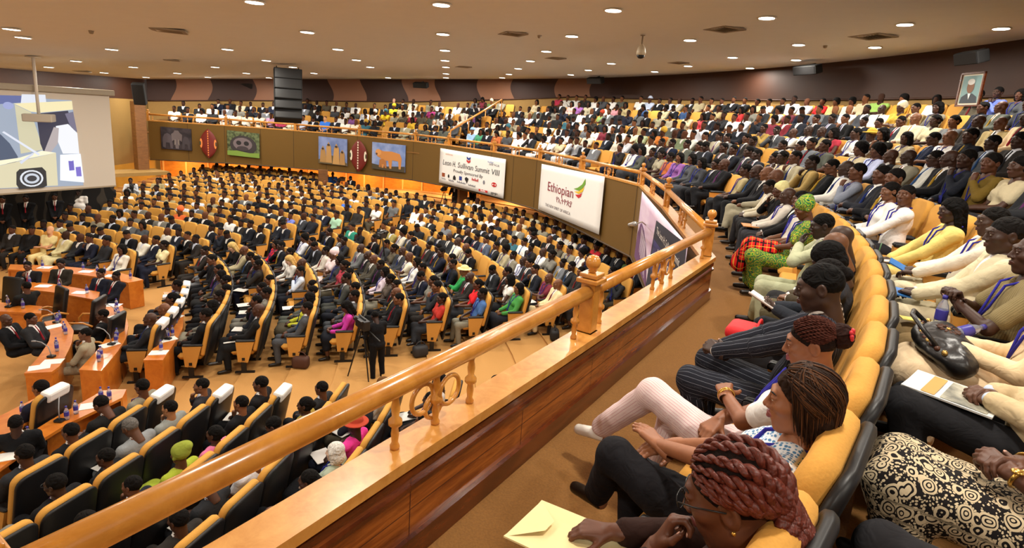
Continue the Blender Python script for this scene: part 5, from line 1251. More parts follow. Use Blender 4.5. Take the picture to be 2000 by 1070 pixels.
# hanging loudspeaker array
q = at_dist(562, 150, 24.5); t = thing('line_array_speaker', 'tall black hanging loudspeaker array in front of the far balcony', 'loudspeaker', (q[0], q[1], zc(q[0], q[1])), R(25))
z = q[2]+.30-zc(q[0], q[1]); y = 0
for k in range(5):
    mb = MB(); a = R(-4-4*k); mb.box((0, y, z-.2), (1.02, .62, .385), Matrix.Rotation(a, 3, 'X'), bev=.02); c = mb.build('speaker_box', M['blackm'], t)
    mb = MB(); mb.box((0, y-.315*math.cos(a), z-.2-.315*math.sin(a)), (.94, .012, .33), Matrix.Rotation(a, 3, 'X')); mb.build('grille', M['black'], c); z -= .40; y += .02*k
mb = MB(); [mb.tube([(s_*.4, 0, -.1), (s_*.4, 0, q[2]+.3-zc(q[0], q[1]))], .02, 6) for s_ in (1, -1)]; mb.build('hanging_bar', M['blackm'], t)
for n_, (x, y, r_, w_) in enumerate([(480, 167, 22.0, .8), (822, 166, 22.9, .9), (1163, 157, 23.9, .9), (1577, 136, 23.9, 1.0), (1897, 112, 23.7, .7), (272, 183, 22.2, .5)]):
    q = at_cyl(x, y, r_-.25) if n_ < 5 else at_dist(x, y, 32.2); a = ang_of(q[:2]); mb = MB(); rot = Matrix.Rotation(R(a+90), 3, 'Z')@Matrix.Rotation(R(-18), 3, 'X'); mb.box((0, 0, 0), (w_, .32, .3 if n_ < 5 else 1.0), rot, bev=.03)
    o = tag(mb.build('wall_speaker', M['blackm'], None, False, q), 'black loudspeaker high on the back wall, ' + ('above the gorilla picture', 'between cheetah picture and sponsor banner', 'over the airline banner', 'between dome camera and framed portrait', 'just over the framed portrait', 'tall, on the pillar beside the screen')[n_], 'loudspeaker')
    mb = MB(); mb.box(np.array(rot)@V3(0, -.2, .1), (.08, .3, .08), rot); mb.build('bracket', M['black'], o)
    mb = MB(); mb.box(np.array(rot)@V3(0, .165, 0), (w_*.9, .01, .25 if n_ < 5 else .9), rot); mb.build('grille', M['black'], o)
# framed portrait
q = at_cyl(1896, 170, 23.9); f_ = Flat(at_cyl(1880, 143, 23.95), at_cyl(1927, 141, 23.95), 1.02); f_.u = f_.hor; f_.h = f_.w*1.22
o = thing('framed_portrait', 'framed head and shoulders portrait on the dark back wall', 'picture', f_.P(.5, .5))
def pk(nm, mb, mats): e = kids(o, nm, mb, mats); e.location = -Vector(o.location)
mb = MB(); 
for u0, u1, v0, v1 in ((0, 1, 0, .05), (0, 1, .95, 1), (0, .06, 0, 1), (.94, 1, 0, 1)):
    c = [f_.P(u, v, l) for l in (.03, -.02) for u, v in ((u0, v0), (u1, v0), (u1, v1), (u0, v1))]; mb.add(c, [(0, 1, 2, 3), (7, 6, 5, 4), (0, 4, 5, 1), (1, 5, 6, 2), (2, 6, 7, 3), (3, 7, 4, 0)])
pk('frame', mb, M['mahogd']); mb = MB(); f_.poly(mb, [(.05, .05), (.95, .05), (.95, .95), (.05, .95)], 0, 0); f_.poly(mb, [(.12, .1), (.88, .1), (.88, .9), (.12, .9)], .005, 1)
f_.poly(mb, [(.14, .9), (.18, .72), (.38, .62), (.62, .62), (.82, .72), (.86, .9)], .009, 2); f_.blob(mb, (.5, .42), (.15, .19), .013, 3); f_.blob(mb, (.5, .28), (.15, .09), .017, 4); f_.poly(mb, [(.44, .62), (.56, .62), (.5, .8)], .013, 5)
pk('picture', mb, [cm((214, 206, 186)), cm((120, 150, 150)), cm((60, 66, 72)), cm((120, 84, 62)), cm((200, 196, 190)), cm((230, 228, 222))])
# ------------------------------------------------------------------ desks of the delegates, what lies on them, standing people
DESK = wood('orange_desk_wood', 'b8621c', 'd27f2c', (3, 3, 3), .3, .3, 2)
ZD = -4.77
def smooth_poly(pts, n=14):
    pts = np.array(pts, float); t = np.concatenate([[0], np.cumsum(np.linalg.norm(np.diff(pts, axis=0), axis=1))]); u = np.linspace(0, t[-1], n)
    return np.stack([np.interp(u, t, pts[:, i]) for i in range(2)], 1)
desks = []
def desk(outer, inner, label, front='outer'):
    o_ = smooth_poly([at_z(x, y, ZD)[:2] for x, y in outer]); i_ = smooth_poly([at_z(x, y, ZD)[:2] for x, y in inner]); n = len(o_); c = o_.mean(0)
    zf = zl(float(np.hypot(*(c-C1)))); t = thing('curved_desk', label, 'desk', (*c, zf), 0, 'delegates desks of orange wood')
    def lift(mb): mb.v = [v-np.array([*c, zf]) for v in mb.v]; return mb
    mb = MB(); V = [(*p, z) for z in (ZD, ZD-.045) for p in o_]+[(*p, z) for z in (ZD, ZD-.045) for p in i_]
    F_ = []
    for k in range(n-1): F_ += [(k, k+1, 2*n+k+1, 2*n+k), (k+n, 3*n+k, 3*n+k+1, n+k+1), (k, n+k, n+k+1, k+1), (2*n+k, 2*n+k+1, 3*n+k+1, 3*n+k)]
    F_ += [(0, 2*n, 3*n, n), (n-1, 2*n-1, 4*n-1, 3*n-1)]
    mb.add(V, F_); lift(mb).build('desk_top', DESK, t)
    f_ = o_ if front == 'outer' else i_; b_ = i_ if front == 'outer' else o_
    f2 = f_+(b_-f_)*.06
    mb = MB(); V = [(*p, z) for p in f2 for z in (zf+.01, ZD-.045)]+[(*p, z) for p in (f2+(b_-f2)*.06) for z in (zf+.01, ZD-.045)]
    m_ = 2*n; mb.add(V, [(2*k, 2*k+2, 2*k+3, 2*k+1) for k in range(n-1)]+[(m_+2*k, m_+2*k+1, m_+2*k+3, m_+2*k+2) for k in range(n-1)]); lift(mb).build('front_panel', DESK, t)
    for k in (0, n-1):
        mb = MB(); a, b = o_[k]+(i_[k]-o_[k])*.03, i_[k]+(o_[k]-i_[k])*.03; d = (o_[1]-o_[0] if k == 0 else o_[-2]-o_[-1]); d = d/np.linalg.norm(d)*.035
        V = [(*p, z) for z in (zf+.01, ZD-.045) for p in (a, b, b+d, a+d)]; mb.add(V, [(0, 1, 2, 3), (7, 6, 5, 4), (0, 4, 5, 1), (1, 5, 6, 2), (2, 6, 7, 3), (3, 7, 4, 0)]); lift(mb).build('end_panel', DESK, t)
    desks.append((o_, i_, label)); return t
desk([(127, 621), (144, 645), (140, 671), (120, 712), (101, 726)], [(86, 628), (99, 649), (95, 668), (75, 697), (47, 729)], 'innermost curved orange desk on the stage floor with papers at its near end')
desk([(239, 597), (251, 634), (247, 660), (230, 686), (198, 724)], [(196, 595), (215, 626), (211, 653), (194, 679), (154, 722)], 'middle curved orange desk of the three beside the seating blocks')
desk([(346, 570), (359, 608), (357, 641), (340, 671), (318, 703)], [(319, 570), (329, 604), (325, 634), (310, 668), (280, 703)], 'outermost curved orange desk, at the foot of the middle block')
desk([(20, 516), (90, 518), (150, 522), (230, 531), (280, 546)], [(15, 526), (90, 530), (150, 535), (222, 545), (250, 552)], 'long orange desk before the front row of the far block', 'inner')
desk([(37, 548), (110, 555), (195, 570)], [(20, 562), (100, 570), (190, 586)], 'orange desk with white papers behind two black office chairs', 'inner')
desk([(-40, 588), (0, 590), (82, 598)], [(-40, 606), (0, 608), (80, 612)], 'short orange desk with a microphone at the picture edge', 'inner')
desk([(106, 793), (60, 822), (0, 857), (-40, 882)], [(106, 778), (71, 776), (0, 812), (-40, 832)], 'orange desk in front of the near block, farther from the railing', 'inner')
desk([(239, 776), (127, 830), (60, 872), (0, 915), (-40, 945)], [(247, 760), (205, 760), (90, 825), (0, 884), (-40, 908)], 'long orange desk touching the first near block chairs', 'inner')
# water bottles: clear plastic, violet label and cap
mt, nt, bs = nodes_of('clear_bottle'); bs.inputs['Base Color'].default_value = lin((214, 220, 238)); bs.inputs['Roughness'].default_value = .08; bs.inputs['Transmission Weight'].default_value = .75; bs.inputs['IOR'].default_value = 1.2
BOT = mt; LABEL = plain('violet_label', (62, 58, 150), .4)
b_me = MB().lathe([(.028, 0), (.032, .01), (.032, .06), (.030, .065), (.032, .07), (.032, .13), (.025, .16), (.013, .185), (.013, .2)], 12).data('bottle', BOT, True)
l_me = MB().lathe([(.0325, .065), (.0328, .07), (.0328, .125), (.0325, .13)], 12).data('label_band', LABEL, True); c_me = MB().lathe([(.015, .195), (.015, .215), (.012, .218)], 10).data('cap', LABEL, True)
def bottle(loc, label, rot=None, grp='water bottles on the desks'):
    o = tag(obj('water_bottle', b_me, None, loc), label, 'bottle', grp); obj('label_band', l_me, o); obj('cap', c_me, o)
    if rot is not None: o.rotation_euler = rot
    return o
NM = ['innermost curved desk', 'middle curved desk', 'outermost curved desk', 'long far block desk', 'desk behind the black chairs', 'short edge desk', 'near block desk farther off', 'long near block desk']
for di, ts in enumerate(([.04, .09, .3, .36, .62, .67], [.05, .18, .24, .38, .44, .6, .66, .85, .9], [.08, .14, .3, .36, .5, .55, .72, .76, .9], [.1, .22, .36, .5, .63, .68, .92], [.15, .5, .85], [.45, .7], [.2, .45], [.1, .16, .34, .40, .68])):
    o_, i_, lb = desks[di]
    for k, t in enumerate(ts):
        f = t*(len(o_)-1); a = int(f); w_ = .3+.25*((k*37) % 10)/10; p = o_[a]+(i_[a]-o_[a])*w_; q = o_[min(a+1, 13)]+(i_[min(a+1, 13)]-o_[min(a+1, 13)])*w_; p = p+(q-p)*(f-a)
        bottle((*p, ZD), 'violet capped water bottle on the %s, %s from its far end' % (NM[di], nth(k+1)))
pw = MB(); pw.box((0, 0, .003), (.30, .21, .006)); PAPER = pw.data('paper_sheet', M['white'])
n_pp = {}
for di, t, w_, r_ in ((0, .2, .75, 60), (0, .88, .35, 20), (0, .95, .65, 35), (1, .06, .4, 10), (1, .3, .5, 70), (1, .7, .6, 60), (2, .12, .6, 30), (2, .52, .5, 80), (2, .8, .5, 50), (2, .95, .5, 15), (3, .3, .4, 10), (3, .55, .5, 5), (3, .8, .6, 5), (4, .35, .4, 10), (4, .8, .5, 5), (6, .3, .5, 40), (7, .3, .4, 30), (7, .9, .5, 30)):
    o_, i_, lb = desks[di]; a = int(t*13); p = o_[a]+(i_[a]-o_[a])*w_
    n_pp[di] = n_pp.get(di, 0)+1; o = tag(obj('paper_sheet', PAPER, None, (*p, ZD+.001), R(r_)), 'white papers lying on the %s, %s sheet along it' % (NM[di], nth(n_pp[di])), 'paper', 'papers on the desks')
# desk microphones and headsets
for k, (di, t) in enumerate(((0, .12), (0, .78), (1, .33), (1, .75), (2, .42), (2, .82), (4, .55), (5, .5), (7, .5))):
    o_, i_, lb = desks[di]; a = int(t*13); p = (o_[a]+i_[a])/2; u = unit(V3(*(i_[a]-o_[a]), 0))
    m_ = thing('desk_microphone', 'black gooseneck microphone on the '+NM[di]+(', toward its far end' if t < .5 else ', toward its near end'), 'microphone', (*p, ZD), 0, 'desk microphones')
    mb = MB(); mb.box((0, 0, .02), (.12, .09, .04), bev=.012); mb.build('base', M['black'], m_)
    mb = MB(); mb.tube([V3(0, 0, .04), V3(0, 0, .2)+u*.03, V3(0, 0, .3)+u*.12, V3(0, 0, .33)+u*.2], .008, 6); mb.tube([V3(0, 0, .33)+u*.2, V3(0, 0, .335)+u*.26], .014, 8); mb.build('gooseneck', plain('mic_grey', (150, 150, 152), .4), m_, True)
# black leather office chairs with wooden arms
OFF = plain('black_leather', (18, 17, 17), .35, bumpd=.002, nscale=50)
for k, (x, y, zz, rz, lb) in enumerate(((98, 600, -4.75, 150, 'beside the desk behind the black chairs'), (172, 620, -4.8, 100, 'between innermost and middle curved desks'), (207, 655, -4.8, 95, 'tucked under the middle curved desk'), (10, 585, -4.8, 175, 'at the picture edge'))):
    q = at_z(x, y, zz); zf = zl(float(np.hypot(*(q[:2]-C1)))); t = thing('office_chair', 'black leather office chair with looped wooden arms, '+lb, 'chair', (q[0], q[1], zf), R(rz), 'black office chairs')
    mb = MB(); mb.box((0, .1, .46), (.52, .52, .11), bev=.045, seg=3); mb.build('seat', OFF, t, True)
    mb = MB(); mb.box((0, -.2, .82), (.50, .10, .7), Matrix.Rotation(R(10), 3, 'X'), bev=.045, seg=3); mb.build('backrest', OFF, t, True)
    for s in (1, -1):
        mb = MB(); mb.tube([(s*.28, .3, .42), (s*.29, .34, .58), (s*.29, .25, .68), (s*.29, -.05, .68), (s*.28, -.22, .60)], .022, 8); mb.build('arm', M['rail'], t, True)
    mb = MB(); mb.tube([(0, .08, .05), (0, .08, .42)], .03, 10)
    for a in range(5): mb.tube([(0, .08, .07), (.28*math.cos(a*1.257), .08+.28*math.sin(a*1.257), .03)], .02, 6)
    mb.build('base', M['black'], t, True)
# delegates at the inner desks
def on_seat(x, y, z, key, face, top, label, sc=1.0, **kw):
    q = at_z(x, y, z); zf = zl(float(np.hypot(*(q[:2]-C1)))); return place_person(key, (q[0], q[1], zf), R(face-90), top, kw.pop('bottom', None), label=label, scale=sc, group=None, **kw)
for a in ((25, 635, -4.5, 'suit_bald', 10, '15161a', 'person in black suit seated before the innermost desk, legs crossed'), (72, 628, -4.45, 'suit_lap', 5, '2a2b2e', 'person in dark grey suit seated against the innermost curved desk'),
          (165, 665, -4.5, 'suit_chin', 200, '9a9078', 'person in beige suit at the innermost curved desk, hand at face'), (190, 625, -4.5, 'suit_fold', 195, '17181b', 'person in black suit in office chair between the curved desks'),
          (50, 570, -4.5, 'suit_chin', 165, '1b1b1a', 'person in black suit at the short edge desk, hand at chin'), (55, 525, -4.45, 'suit_chin', -75, '16171b', 'person in black suit at the desk with white papers, back to screen'),
          (115, 522, -4.45, 'suit_lap', -80, '2a261f', 'person in dark brown suit at desk with white papers'), (190, 540, -4.45, 'suit_lap', -100, '1c2130', 'person in navy suit by the end of the white paper desk'), (215, 545, -4.45, 'suit_specs', -105, '191c26', 'person in dark navy suit at the end of the far desk'),
          (35, 820, -4.4, 'suit_lap', 120, '16171a', 'person in black suit at the near desk beside the picture edge')):
    x, y, z, key, fc, top, lb = a; on_seat(x, y, z, key, fc, top, lb)
# people standing
def stand_at(x, yfoot, z, key, face, top, label, dist=None, sc=1.0, **kw):
    q = at_z(x, yfoot, z) if dist is None else at_dist(x, yfoot, dist); return place_person(key, (q[0], q[1], z), R(face-90), top, kw.pop('bottom', None), label=label, scale=sc, **kw)
for a, kw in (((115, 470, -5.35, 'stand_suit', -60, '141519', 'person in black suit standing with clasped hands below the screen'), {}), ((60, 476, -5.35, 'stand_suit', -70, '0f1013', 'person in black suit standing in shade below the screen middle'), {}), ((15, 480, -5.35, 'stand_suit', -60, '101114', 'person in black suit with pale shirt standing at the picture edge'), {}),
              ((160, 457, -5.3, 'stand_dress', -70, 'eeece8', 'person in loose white gown standing below the screen corner'), dict(hair='1a1614')), ((137, 455, -5.3, 'stand_suit', -60, '6d6b5c', 'person in grey suit standing behind the white gown'), {}), ((168, 447, -5.3, 'stand_suit', -80, '8a2a26', 'person in red top standing behind the white gown'), {}),
              ((200, 449, -5.3, 'stand_dress', -80, '8f8064', 'person in striped brown gown standing by the screen edge'), dict(hair='15110f')), ((224, 440, -5.3, 'stand_suit', 200, '0e0f12', 'person in black suit turned away at the screen corner'), {}), ((260, 424, -5.25, 'stand_shirt', -60, 'd3d6dc', 'person in white shirt filming beside the screen'), dict(bottom='23242a')),
              ((312, 422, -5.25, 'stand_shirt', -70, 'a3966e', 'person in khaki shirt filming beside the balcony pillar'), dict(bottom='3a3830')), ((650, 396, -5.2, 'stand_shirt', -60, '2f6fd0', 'person in bright blue shirt standing beside the wooden column'), dict(bottom='1c1d24')), ((688, 405, -5.15, 'stand_film', -110, '15161a', 'person in black bent to a television camera beside the column'), {}),
              ((888, 422, -5.0, 'stand_film', -110, '2b2b2e', 'person in charcoal filming under the sponsor banner'), {}), ((922, 420, -5.0, 'stand_suit', -100, '17171b', 'person in black suit standing under the sponsor banner corner'), {}), ((737, 746, -5.42, 'stand_film', 130, '121215', 'person in black suit bent to a video camera in the aisle'), dict(sc=.88))):
    stand_at(*a, **kw)
for x, yy, r_, top, lb, sc_k in ((905, 262, 20.6, 'cfc9b4', 'person in pale beige suit standing in the balcony aisle', 2), (932, 262, 21.2, '1b1c22', 'person in dark suit standing beside the pale beige suit', 3)):
    q = at_cyl(x, yy, r_); k = int(np.argmin([abs(r_-rr(60)-q) for q in RO])); place_person('stand_suit', (q[0], q[1], zb(k)), R(-60-90), top, label=lb)
# cameras on tripods
def tripod(x, yfoot, z, head, label, face, dist=None):
    q = at_z(x, yfoot, z); t = thing('video_camera', label, 'camera', (q[0], q[1], z), R(face-90))
    for k in range(3):
        a = k*2.094+.5; mb = MB(); mb.tube([(.32*math.cos(a), .32*math.sin(a), .01), (.03*math.cos(a), .03*math.sin(a), head-.12)], [.012, .018], 6); mb.build('tripod_leg', M['black'], t)
    mb = MB(); mb.box((0, .03, head+.02), (.14, .42, .2), bev=.02); mb.tube([(0, .24, head+.03), (0, .36, head+.03)], .055, 12); mb.tube([(0, -.1, head+.13), (0, .2, head+.15)], .018, 6); mb.build('body', plain('camera_black', (26, 26, 28), .45), t)
    mb = MB(); mb.box((-.09, -.05, head+.1), (.05, .2, .05)); mb.build('viewfinder', M['black'], t); mb = MB(); mb.tube([(.05, -.1, head-.08), (.12, -.5, head-.2)], .012, 6); mb.build('pan_handle', M['black'], t)
tripod(708, 745, -5.42, 1.22, 'black video camera on tripod beside the bent person in the aisle', 130)
tripod(668, 402, -5.15, 1.4, 'television camera on tripod beside the wooden column', -110); tripod(866, 425, -5.0, 1.4, 'television camera on tripod under the sponsor banner', -110); tripod(262, 426, -5.25, 1.35, 'camera on tripod beside the screen corner', -60); tripod(745, 540, -5.05, 1.3, 'black tripod camera standing between middle and far blocks', -100)
# bags on the aisle floor
for k, (x, y, c, lb) in enumerate(((588, 722, '4a2a1c', 'brown handbag on the aisle floor beside the green blouse'), (820, 708, '2a2a2c', 'dark grey backpack on the aisle floor below the black jacket'), (948, 695, '1a1a1c', 'black bag on the floor at the middle block aisle'), (1080, 690, '151516', 'black case on the floor beside the last visible aisle seat'))):
    q = at_z(x, y, -5.4); zf = zl(float(np.hypot(*(q[:2]-C1)))); mt_ = plain('bag_cloth_'+c, c, .7, bumpd=.004); mb = MB(); mb.box((0, 0, .13), (.34, .2, .26), bev=.07, seg=3, taper=1.15)
    o = tag(mb.build('bag', mt_, None, True, (q[0], q[1], zf), R(30*k)), lb, 'bag'); mb = MB(); th = np.linspace(0, math.pi, 9); mb.tube([(.1*math.cos(t), .0, .25+.1*math.sin(t)) for t in th], .012, 6); mb.build('handle', mt_, o, True)
# ------------------------------------------------------------------ the people close to the camera, modelled one by one
NAIL = plain('nail', (196, 150, 132), .3)
def hand_mesh(side, curl=.35, spread=.08, vox=.0042, curls=None, thumb=0.0):
    s = -1 if side == 'R' else 1; out = []
    F = Field((-.1, -.07, -.1), (.1, .21, .05), vox); roots = [(s*.030, .088), (s*.0105, .094), (-s*.010, .090), (-s*.029, .081)]; L_ = [.070, .078, .072, .056]
    F.cap((0, -.06, 0), (0, .0, 0), .026, .024, .02); F.ell((0, -.03, 0), (.030, .045, .022), None, .01)
    for (x, y) in roots: F.cap((x*.55, .008, -.002), (x, y-.004, 0), .0145, .0125, .012)
    F.ell((s*.02, .035, -.010), (.020, .032, .014), None, .012); tips = []
    for i, ((x, y), l) in enumerate(zip(roots, L_)):
        c = (curls[i] if curls else curl*(1+.12*i)); p = V3(x, y, .0); a = 0.0; sp = -s*spread*(i-1.3)*.6
        for j, (fr, rad) in enumerate(((.46, .0098), (.30, .0088), (.24, .0078))):
            a += c*(1.0, 1.15, .8)[j]; d = V3(math.sin(sp)*math.cos(a)*-1, math.cos(sp)*math.cos(a), -math.sin(a)); q = p+d*l*fr
            F.cap(p, q, rad*(.9 if i == 3 else 1), rad*.93*(.9 if i == 3 else 1), .003 if j else .006); p = q
        tips.append((p, d, a))
    p = V3(s*.026, .022, -.010); d1 = unit(V3(s*(.72-thumb), .62, -.30)); q = p+d1*.046; F.cap(p, q, .0125, .0105, .008); d2 = unit(V3(s*(.30-thumb), .92, -.22)); t = q+d2*.032; F.cap(q, t, .0103, .0085, .004)
    V, Q = F.mesh(); out.append((V, Q, 0))
    for p, d, a in tips+[(t, d2, .2)]:
        up = unit(np.cross(np.cross(d, V3(0, 0, 1)), d)); c = p+up*.0062-d*.001; B = np.stack([np.cross(d, up), d, up], 1)
        F = Field(c-.012, c+.012, .0022); F.ell(c, (.0058, .0075, .0024), B, 0); V, Q = F.mesh()
        if len(Q): out.append((V, Q, 6))
    return out
from mathutils import noise as _ns
def folds(V, Q, amp, sc, seed=0.0, aniso=(1, 1, .55)):
    """soft cloth folds pushed along the surface normals"""
    n = np.zeros_like(V); a = V[Q[:, 1]]-V[Q[:, 0]]; b = V[Q[:, 2]]-V[Q[:, 0]]; f = np.cross(a, b)
    for i in range(4): np.add.at(n, Q[:, i], f)
    n /= np.linalg.norm(n, axis=1)[:, None]+1e-12; P = V*np.array(aniso)*sc+seed
    h = np.array([_ns.noise(Vector(p)) for p in P]); h2 = np.array([_ns.noise(Vector(p*2.3+7)) for p in P]); r = 1-np.abs(h)*2.2
    return V+n*((r*.7+h2*.5)*amp)[:, None]
def cloth_attr(me, V, segs):
    best = np.full(len(V), 1e9); out = np.zeros((len(V), 3), np.float32)
    for i, (a, b, r) in enumerate(segs):
        a = np.asarray(a, float); b = np.asarray(b, float); ba = b-a; L = np.linalg.norm(ba); u = ba/L; t = (V-a)@u; tc = np.clip(t, 0, L); d = V-a-tc[:, None]*u; dist = np.linalg.norm(d, axis=1)-r
        ref = np.array([1.0, 0, 0]) if abs(u[0]) < .8 else np.array([0, 0, 1.0]); e1 = unit(ref-u*(ref@u)); e2 = np.cross(u, e1); k = dist < best
        ang = np.arctan2(d@e2, d@e1)*r; out[k] = np.stack([ang, t, np.full(len(V), i*1.0)], 1)[k]; best[k] = dist[k]
    at = me.attributes.new('cl', 'FLOAT_VECTOR', 'POINT'); at.data.foreach_set('vector', out.ravel())
def garment_segs(j):
    S = [(j['P'], j['neck'], .14)]
    for k in 'RL': S += [(j['sh'+k], j['el'+k], .055), (j['el'+k], j['wr'+k], .045), (j['hip'+k], j['kn'+k], .08), (j['kn'+k], j['an'+k], .06)]
    return S
def pattern(name, fn, rough=.85, bumpd=.003):
    mt, nt, bs = nodes_of(name); at = nt.nodes.new('ShaderNodeAttribute'); at.attribute_name = 'cl'; sp = nt.nodes.new('ShaderNodeSeparateXYZ'); nt.links.new(at.outputs['Vector'], sp.inputs[0])
    nt.links.new(fn(nt, sp.outputs[0], sp.outputs[1], at.outputs['Vector']), bs.inputs['Base Color']); bs.inputs['Roughness'].default_value = rough; bs.inputs['Specular IOR Level'].default_value = .2
    if bumpd: v = coords(nt); n = N(nt, 'ShaderNodeTexNoise', Scale=160.0, Detail=2.0); nt.links.new(v, n.inputs['Vector']); bump(nt, bs, n.outputs[0], .25, bumpd)
    return mt
def stripes(per, frac, base, line):
    def fn(nt, u, v, a): return mixc(nt, mathn(nt, 'LESS_THAN', mathn(nt, 'FRACT', mathn(nt, 'DIVIDE', u, per)), frac), base, line)
    return fn
def dots(per, rad, base, dot):
    def fn(nt, u, v, a):
        q = [mathn(nt, 'SUBTRACT', mathn(nt, 'FRACT', mathn(nt, 'DIVIDE', k, per)), .5) for k in (u, v)]
        return mixc(nt, mathn(nt, 'LESS_THAN', mathn(nt, 'ADD', mathn(nt, 'MULTIPLY', q[0], q[0]), mathn(nt, 'MULTIPLY', q[1], q[1])), rad*rad), base, dot)
    return fn
def motif(nt, u, v, a):
    vo = N(nt, 'ShaderNodeTexVoronoi', Scale=70.0, Randomness=.35); nt.links.new(coords(nt), vo.inputs['Vector']); return ramp(nt, vo.outputs['Distance'], [(0, '4f7ea8'), (.30, '6f98bc'), (.42, 'dfe4e8')], 'CONSTANT')
def paisley(nt, u, v, a):
    mp = nt.nodes.new('ShaderNodeMapping'); mp.inputs['Scale'].default_value = (30, 30, 3); nt.links.new(a, mp.inputs['Vector'])
    nz = N(nt, 'ShaderNodeTexNoise', Scale=.8, Detail=1.0); nt.links.new(mp.outputs[0], nz.inputs['Vector'])
    mx = nt.nodes.new('ShaderNodeMix'); mx.data_type = 'VECTOR'; mx.inputs[0].default_value = .35; nt.links.new(mp.outputs[0], mx.inputs[4]); nt.links.new(nz.outputs[1], mx.inputs[5])
    vo = N(nt, 'ShaderNodeTexVoronoi', Scale=1.15); nt.links.new(mx.outputs[1], vo.inputs['Vector']); vo2 = N(nt, 'ShaderNodeTexVoronoi', Scale=6.0); nt.links.new(mx.outputs[1], vo2.inputs['Vector'])
    rings = mathn(nt, 'SINE', mathn(nt, 'MULTIPLY', vo.outputs['Distance'], 30.0)); dot = mathn(nt, 'LESS_THAN', vo2.outputs['Distance'], .42); big = mathn(nt, 'GREATER_THAN', vo.outputs['Distance'], .55)
    a1 = mathn(nt, 'GREATER_THAN', rings, -.35); m_ = mathn(nt, 'ADD', mathn(nt, 'MULTIPLY', big, dot), mathn(nt, 'MULTIPLY', mathn(nt, 'SUBTRACT', 1.0, big), a1)); return mixc(nt, m_, (26, 22, 22), (206, 188, 154))
def kente(nt, u, v, a):
    mp = nt.nodes.new('ShaderNodeMapping'); mp.inputs['Scale'].default_value = (14, 14, 2); nt.links.new(a, mp.inputs['Vector']); vo = N(nt, 'ShaderNodeTexVoronoi', Scale=1.4); nt.links.new(mp.outputs[0], vo.inputs['Vector'])
    s = mathn(nt, 'FRACT', mathn(nt, 'MULTIPLY', vo.outputs['Distance'], 2.6)); return ramp(nt, s, [(0, '2f7a3a'), (.25, '8fae2c'), (.42, 'd8b62a'), (.5, '2a6a44'), (.68, 'c2541f'), (.74, '3f8a3a'), (.9, '25303c')], 'CONSTANT')
def plaid(nt, u, v, a):
    f = [mathn(nt, 'FRACT', mathn(nt, 'DIVIDE', k, .085)) for k in (u, v)]; b1 = mathn(nt, 'MAXIMUM', mathn(nt, 'LESS_THAN', f[0], .22), mathn(nt, 'LESS_THAN', f[1], .22)); l1 = mathn(nt, 'MAXIMUM', *[mathn(nt, 'LESS_THAN', mathn(nt, 'ABSOLUTE', mathn(nt, 'SUBTRACT', k, .6)), .025) for k in f])
    return mixc(nt, l1, mixc(nt, b1, (200, 24, 26), (40, 12, 14)), (214, 170, 60))
PT = {'pin': pattern('navy_pinstripe', stripes(.026, .06, (29, 31, 40), (128, 132, 144))), 'pink': pattern('pink_stripe_cotton', stripes(.0135, .22, (228, 208, 206), (204, 160, 166))), 'polka': pattern('black_white_dots', dots(.03, .26, (20, 19, 21), (226, 222, 216))),
      'bluedot': pattern('blue_motif_cotton', motif), 'paisley': pattern('black_cream_print', paisley), 'kente': pattern('green_african_print', kente), 'plaid': pattern('red_plaid_wool', plaid), 'knit': pattern('khaki_knit', stripes(.01, .3, (138, 124, 88), (112, 100, 70)), .9, .012)}
ropes_mat = {}; PLOG = []
def rope(mb, pts, rad, pitch, mi=0, n=6, strands=2, grow=.35):
    """a twisted braid: strands wound about the path"""
    pts = np.asarray(pts, float); t = np.concatenate([[0], np.cumsum(np.linalg.norm(np.diff(pts, axis=0), axis=1))]); m_ = max(int(t[-1]/(pitch/7)), 8); u = np.linspace(0, t[-1], m_)
    P = np.stack([np.interp(u, t, pts[:, i]) for i in range(3)], 1); tan = np.gradient(P, axis=0); tan /= np.linalg.norm(tan, axis=1)[:, None]+1e-9; e = unit(np.cross(tan[0], (0.3, 1, .2)))
    for s in range(strands):
        Q = []; ee = e
        for i in range(m_):
            ee = unit(ee-tan[i]*(ee@tan[i])); f = np.cross(tan[i], ee); a = u[i]/pitch*math.pi+s*2*math.pi/strands; k = min(1, grow+(1-grow)*i/(m_*.55), .5+(m_-1-i)*.12); Q.append(P[i]+(ee*math.cos(a)+f*math.sin(a))*rad*.62*k)
        mb.tube(Q, [rad*.78*min(1, grow+(1-grow)*i/(m_*.55), .5+(m_-1-i)*.12) for i in range(m_)], n, mi)
def xf(V, c, B): return np.asarray(V)@np.asarray(B).T+c
def local(pos, rz, px, py, z):
    q = at_z(px, py, z)-pos; c, s = math.cos(-rz), math.sin(-rz); return V3(c*q[0]-s*q[1], s*q[0]+c*q[1], q[2])
